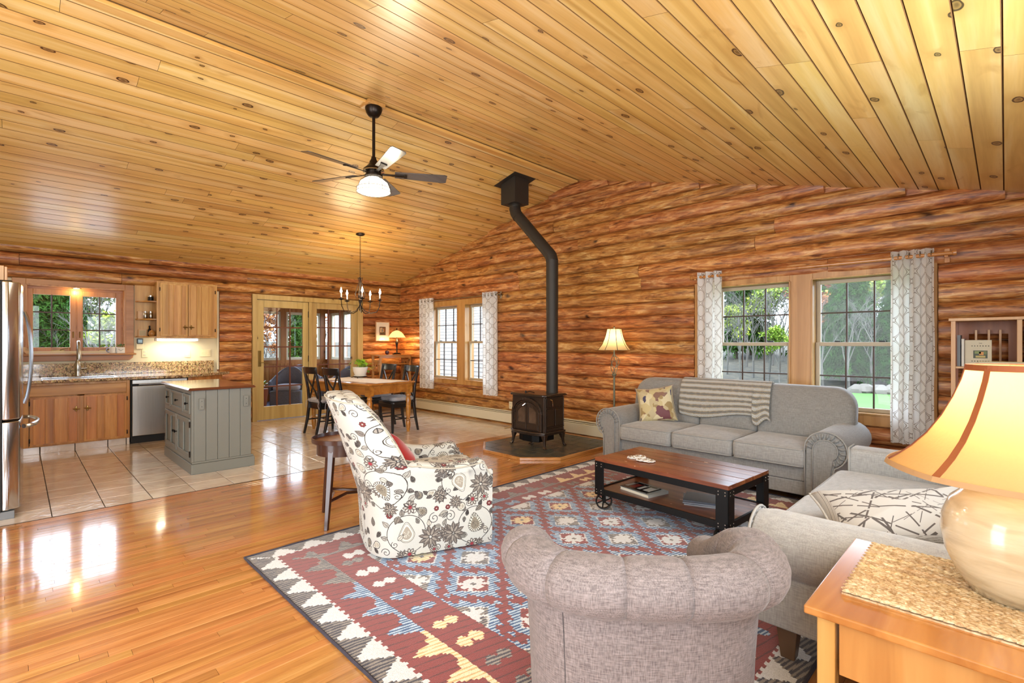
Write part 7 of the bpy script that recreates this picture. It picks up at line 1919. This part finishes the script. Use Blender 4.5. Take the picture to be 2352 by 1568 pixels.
# neighbouring shingled roof filling the small window
SH = NT('roof_shingle'); v = SH.vec((1, 1, 1)); a = SH.noise(v, 60, 3); b = SH.noise(v, 8, 3)
SH = SH.done(SH.vary(SH.mix(b, SH.mix(a, srgb('4c4a48'), srgb('8e8a84')), srgb('7c7873')), .35, .02), .9)
t_ = thing('garage_roof', 'grey shingled roof of the neighbouring wing outside the small window', 'roof', (7.6, 9.0, .45)); pitch = math.radians(40)
t_.rotation_euler = (0, -pitch, 0)
m = MB(); m.box(-.2, 4.2, -3.2, 4.6, -.08, -.006); obj('deck', m, MT['dark'], t_)
m = MB(); m.prism([(-.005, -.0), (.155, -.0), (.155, .006), (-.005, .018)], lambda a, b, c: Vector((a, c, b)), -.161, .161); src = obj('shingle', m, SH, t_); cnt = 0; rest = MB()
for i in range(28):
    for j in range(24):
        y = -3.1+j*.325+(i % 3)*.11; x = i*.145; vis = -2.6 < y < 2.6 and i < 22
        if vis and cnt < 298:
            cnt += 1
            if cnt == 1: src.location = (x, y, 0)
            else: inst(src, 'shingle', t_, (x, y, rr.uniform(0, .004)))
        else:
            rest.add([(x-.005, y-.16, .018), (x+.15, y-.16, .006), (x+.15, y+.16, .006), (x-.005, y+.16, .018), (x-.005, y-.16, 0), (x-.005, y+.16, 0)], [(0, 1, 2, 3), (4, 0, 3, 5)])
o = obj('shingles', rest, SH, t_, fix=False); o['kind'] = 'stuff'
m = MB(); m.box(7.3, 7.7, 5.5, 13, -.9, .38); g = obj('garage_wall', m, plain('siding', 'b9b2a6', .8)); g['kind'] = 'structure'
# wicker chairs and a plant in the porch
def wicker(loc, rz, label):
    t_ = thing('wicker_chair', label, 'chair', loc, rz, 'wicker chairs in the sun porch'); W_ = MT['wicker']
    m = MB(); m.box(-.30, .30, -.30, .28, .05, .38); obj('base', m, W_, t_, bevel=.03, seg=3, smooth=True)
    m = MB(); R_ = []
    for i in range(25):
        a = PI*(-.06)+PI*1.12*i/24; c, s = math.cos(a), math.sin(a); h = .56+.30*max(0, math.sin(a))**2; r = .36
        R_.append([Vector((r*c*1.0, -.02-r*s*.95+.02, .3)), Vector((r*1.06*c, -.02-r*s*1.02, h-.04)), Vector((r*1.04*c, -.02-r*s*1.0, h)), Vector((r*.92*c, -.02-r*s*.88, h)), Vector((r*.88*c, -.02-r*s*.84, h-.05)), Vector((r*.86*c, -.02-r*s*.84, .3))])
    m.loft(R_); obj('wrapped_back', m, W_, t_, smooth='all')
    P = dense(rrect(.52, .50, .08, 4), .06); m = MB(); m.puff(P, .12, .05, .02, XYp, 3, 4); obj('seat_cushion', m, plain('porch_cushion', 'a9a8b4', .9), t_, loc=(0, 0, .43), smooth='all')
    for sx in (-1, 1):
        for sy in (-1, 1): m = MB(); m.tube([(sx*.27, sy*.25, 0), (sx*.26, sy*.24, .08)], .025, 8); obj('leg', m, W_, t_)
wicker((4.02, 10.7, -.03), 2.6, 'wicker armchair with a light cushion seen through the glazed door')
wicker((4.75, 11.5, -.03), PI, 'wicker armchair by the porch back wall behind the sidelight')
wicker((5.0, 10.3, -.03), 2.0, 'wicker armchair at the right end of the porch, through the sidelight')
t_ = thing('potted_plant', 'yellow-green potted plant on the porch floor behind the glazed door', 'plant', (3.42, 10.5, -.03))
m = MB(); m.lathe([(.09, 0), (.12, .30), (.135, .45), (.12, .45)], 18); obj('pot', m, MT['terracotta'], t_, smooth=True)
for k in range(60):
    m = MB(); a = rr.random()*6.3; r = rr.uniform(.02, .12); p = Vector((r*math.cos(a), r*math.sin(a), .45+rr.uniform(.04, .20)*(1-r*3))); heart_leaf(m, p, a, rr.uniform(-.3, .9), .06); obj('leaf', m, MT['leaf'] if k % 3 else MT['yellow'], t_, fix=False)

for base in sorted({o.get('label') for o in bpy.data.objects if o.get('category') in ('tree', 'rock')}):
    L_ = sorted([o for o in bpy.data.objects if o.get('label') == base], key=lambda o: math.atan2(o.location.x-o.location.y, o.location.x+o.location.y))
    if len(L_) > 1:
        W_ = ['first', 'second', 'third', 'fourth', 'fifth', 'sixth', 'seventh', 'eighth', 'ninth', 'tenth', 'eleventh', 'twelfth', 'thirteenth', 'fourteenth', 'fifteenth', 'sixteenth', 'seventeenth', 'eighteenth']
        for k, o in enumerate(L_): o['label'] = base+', '+W_[k]+' from the left'
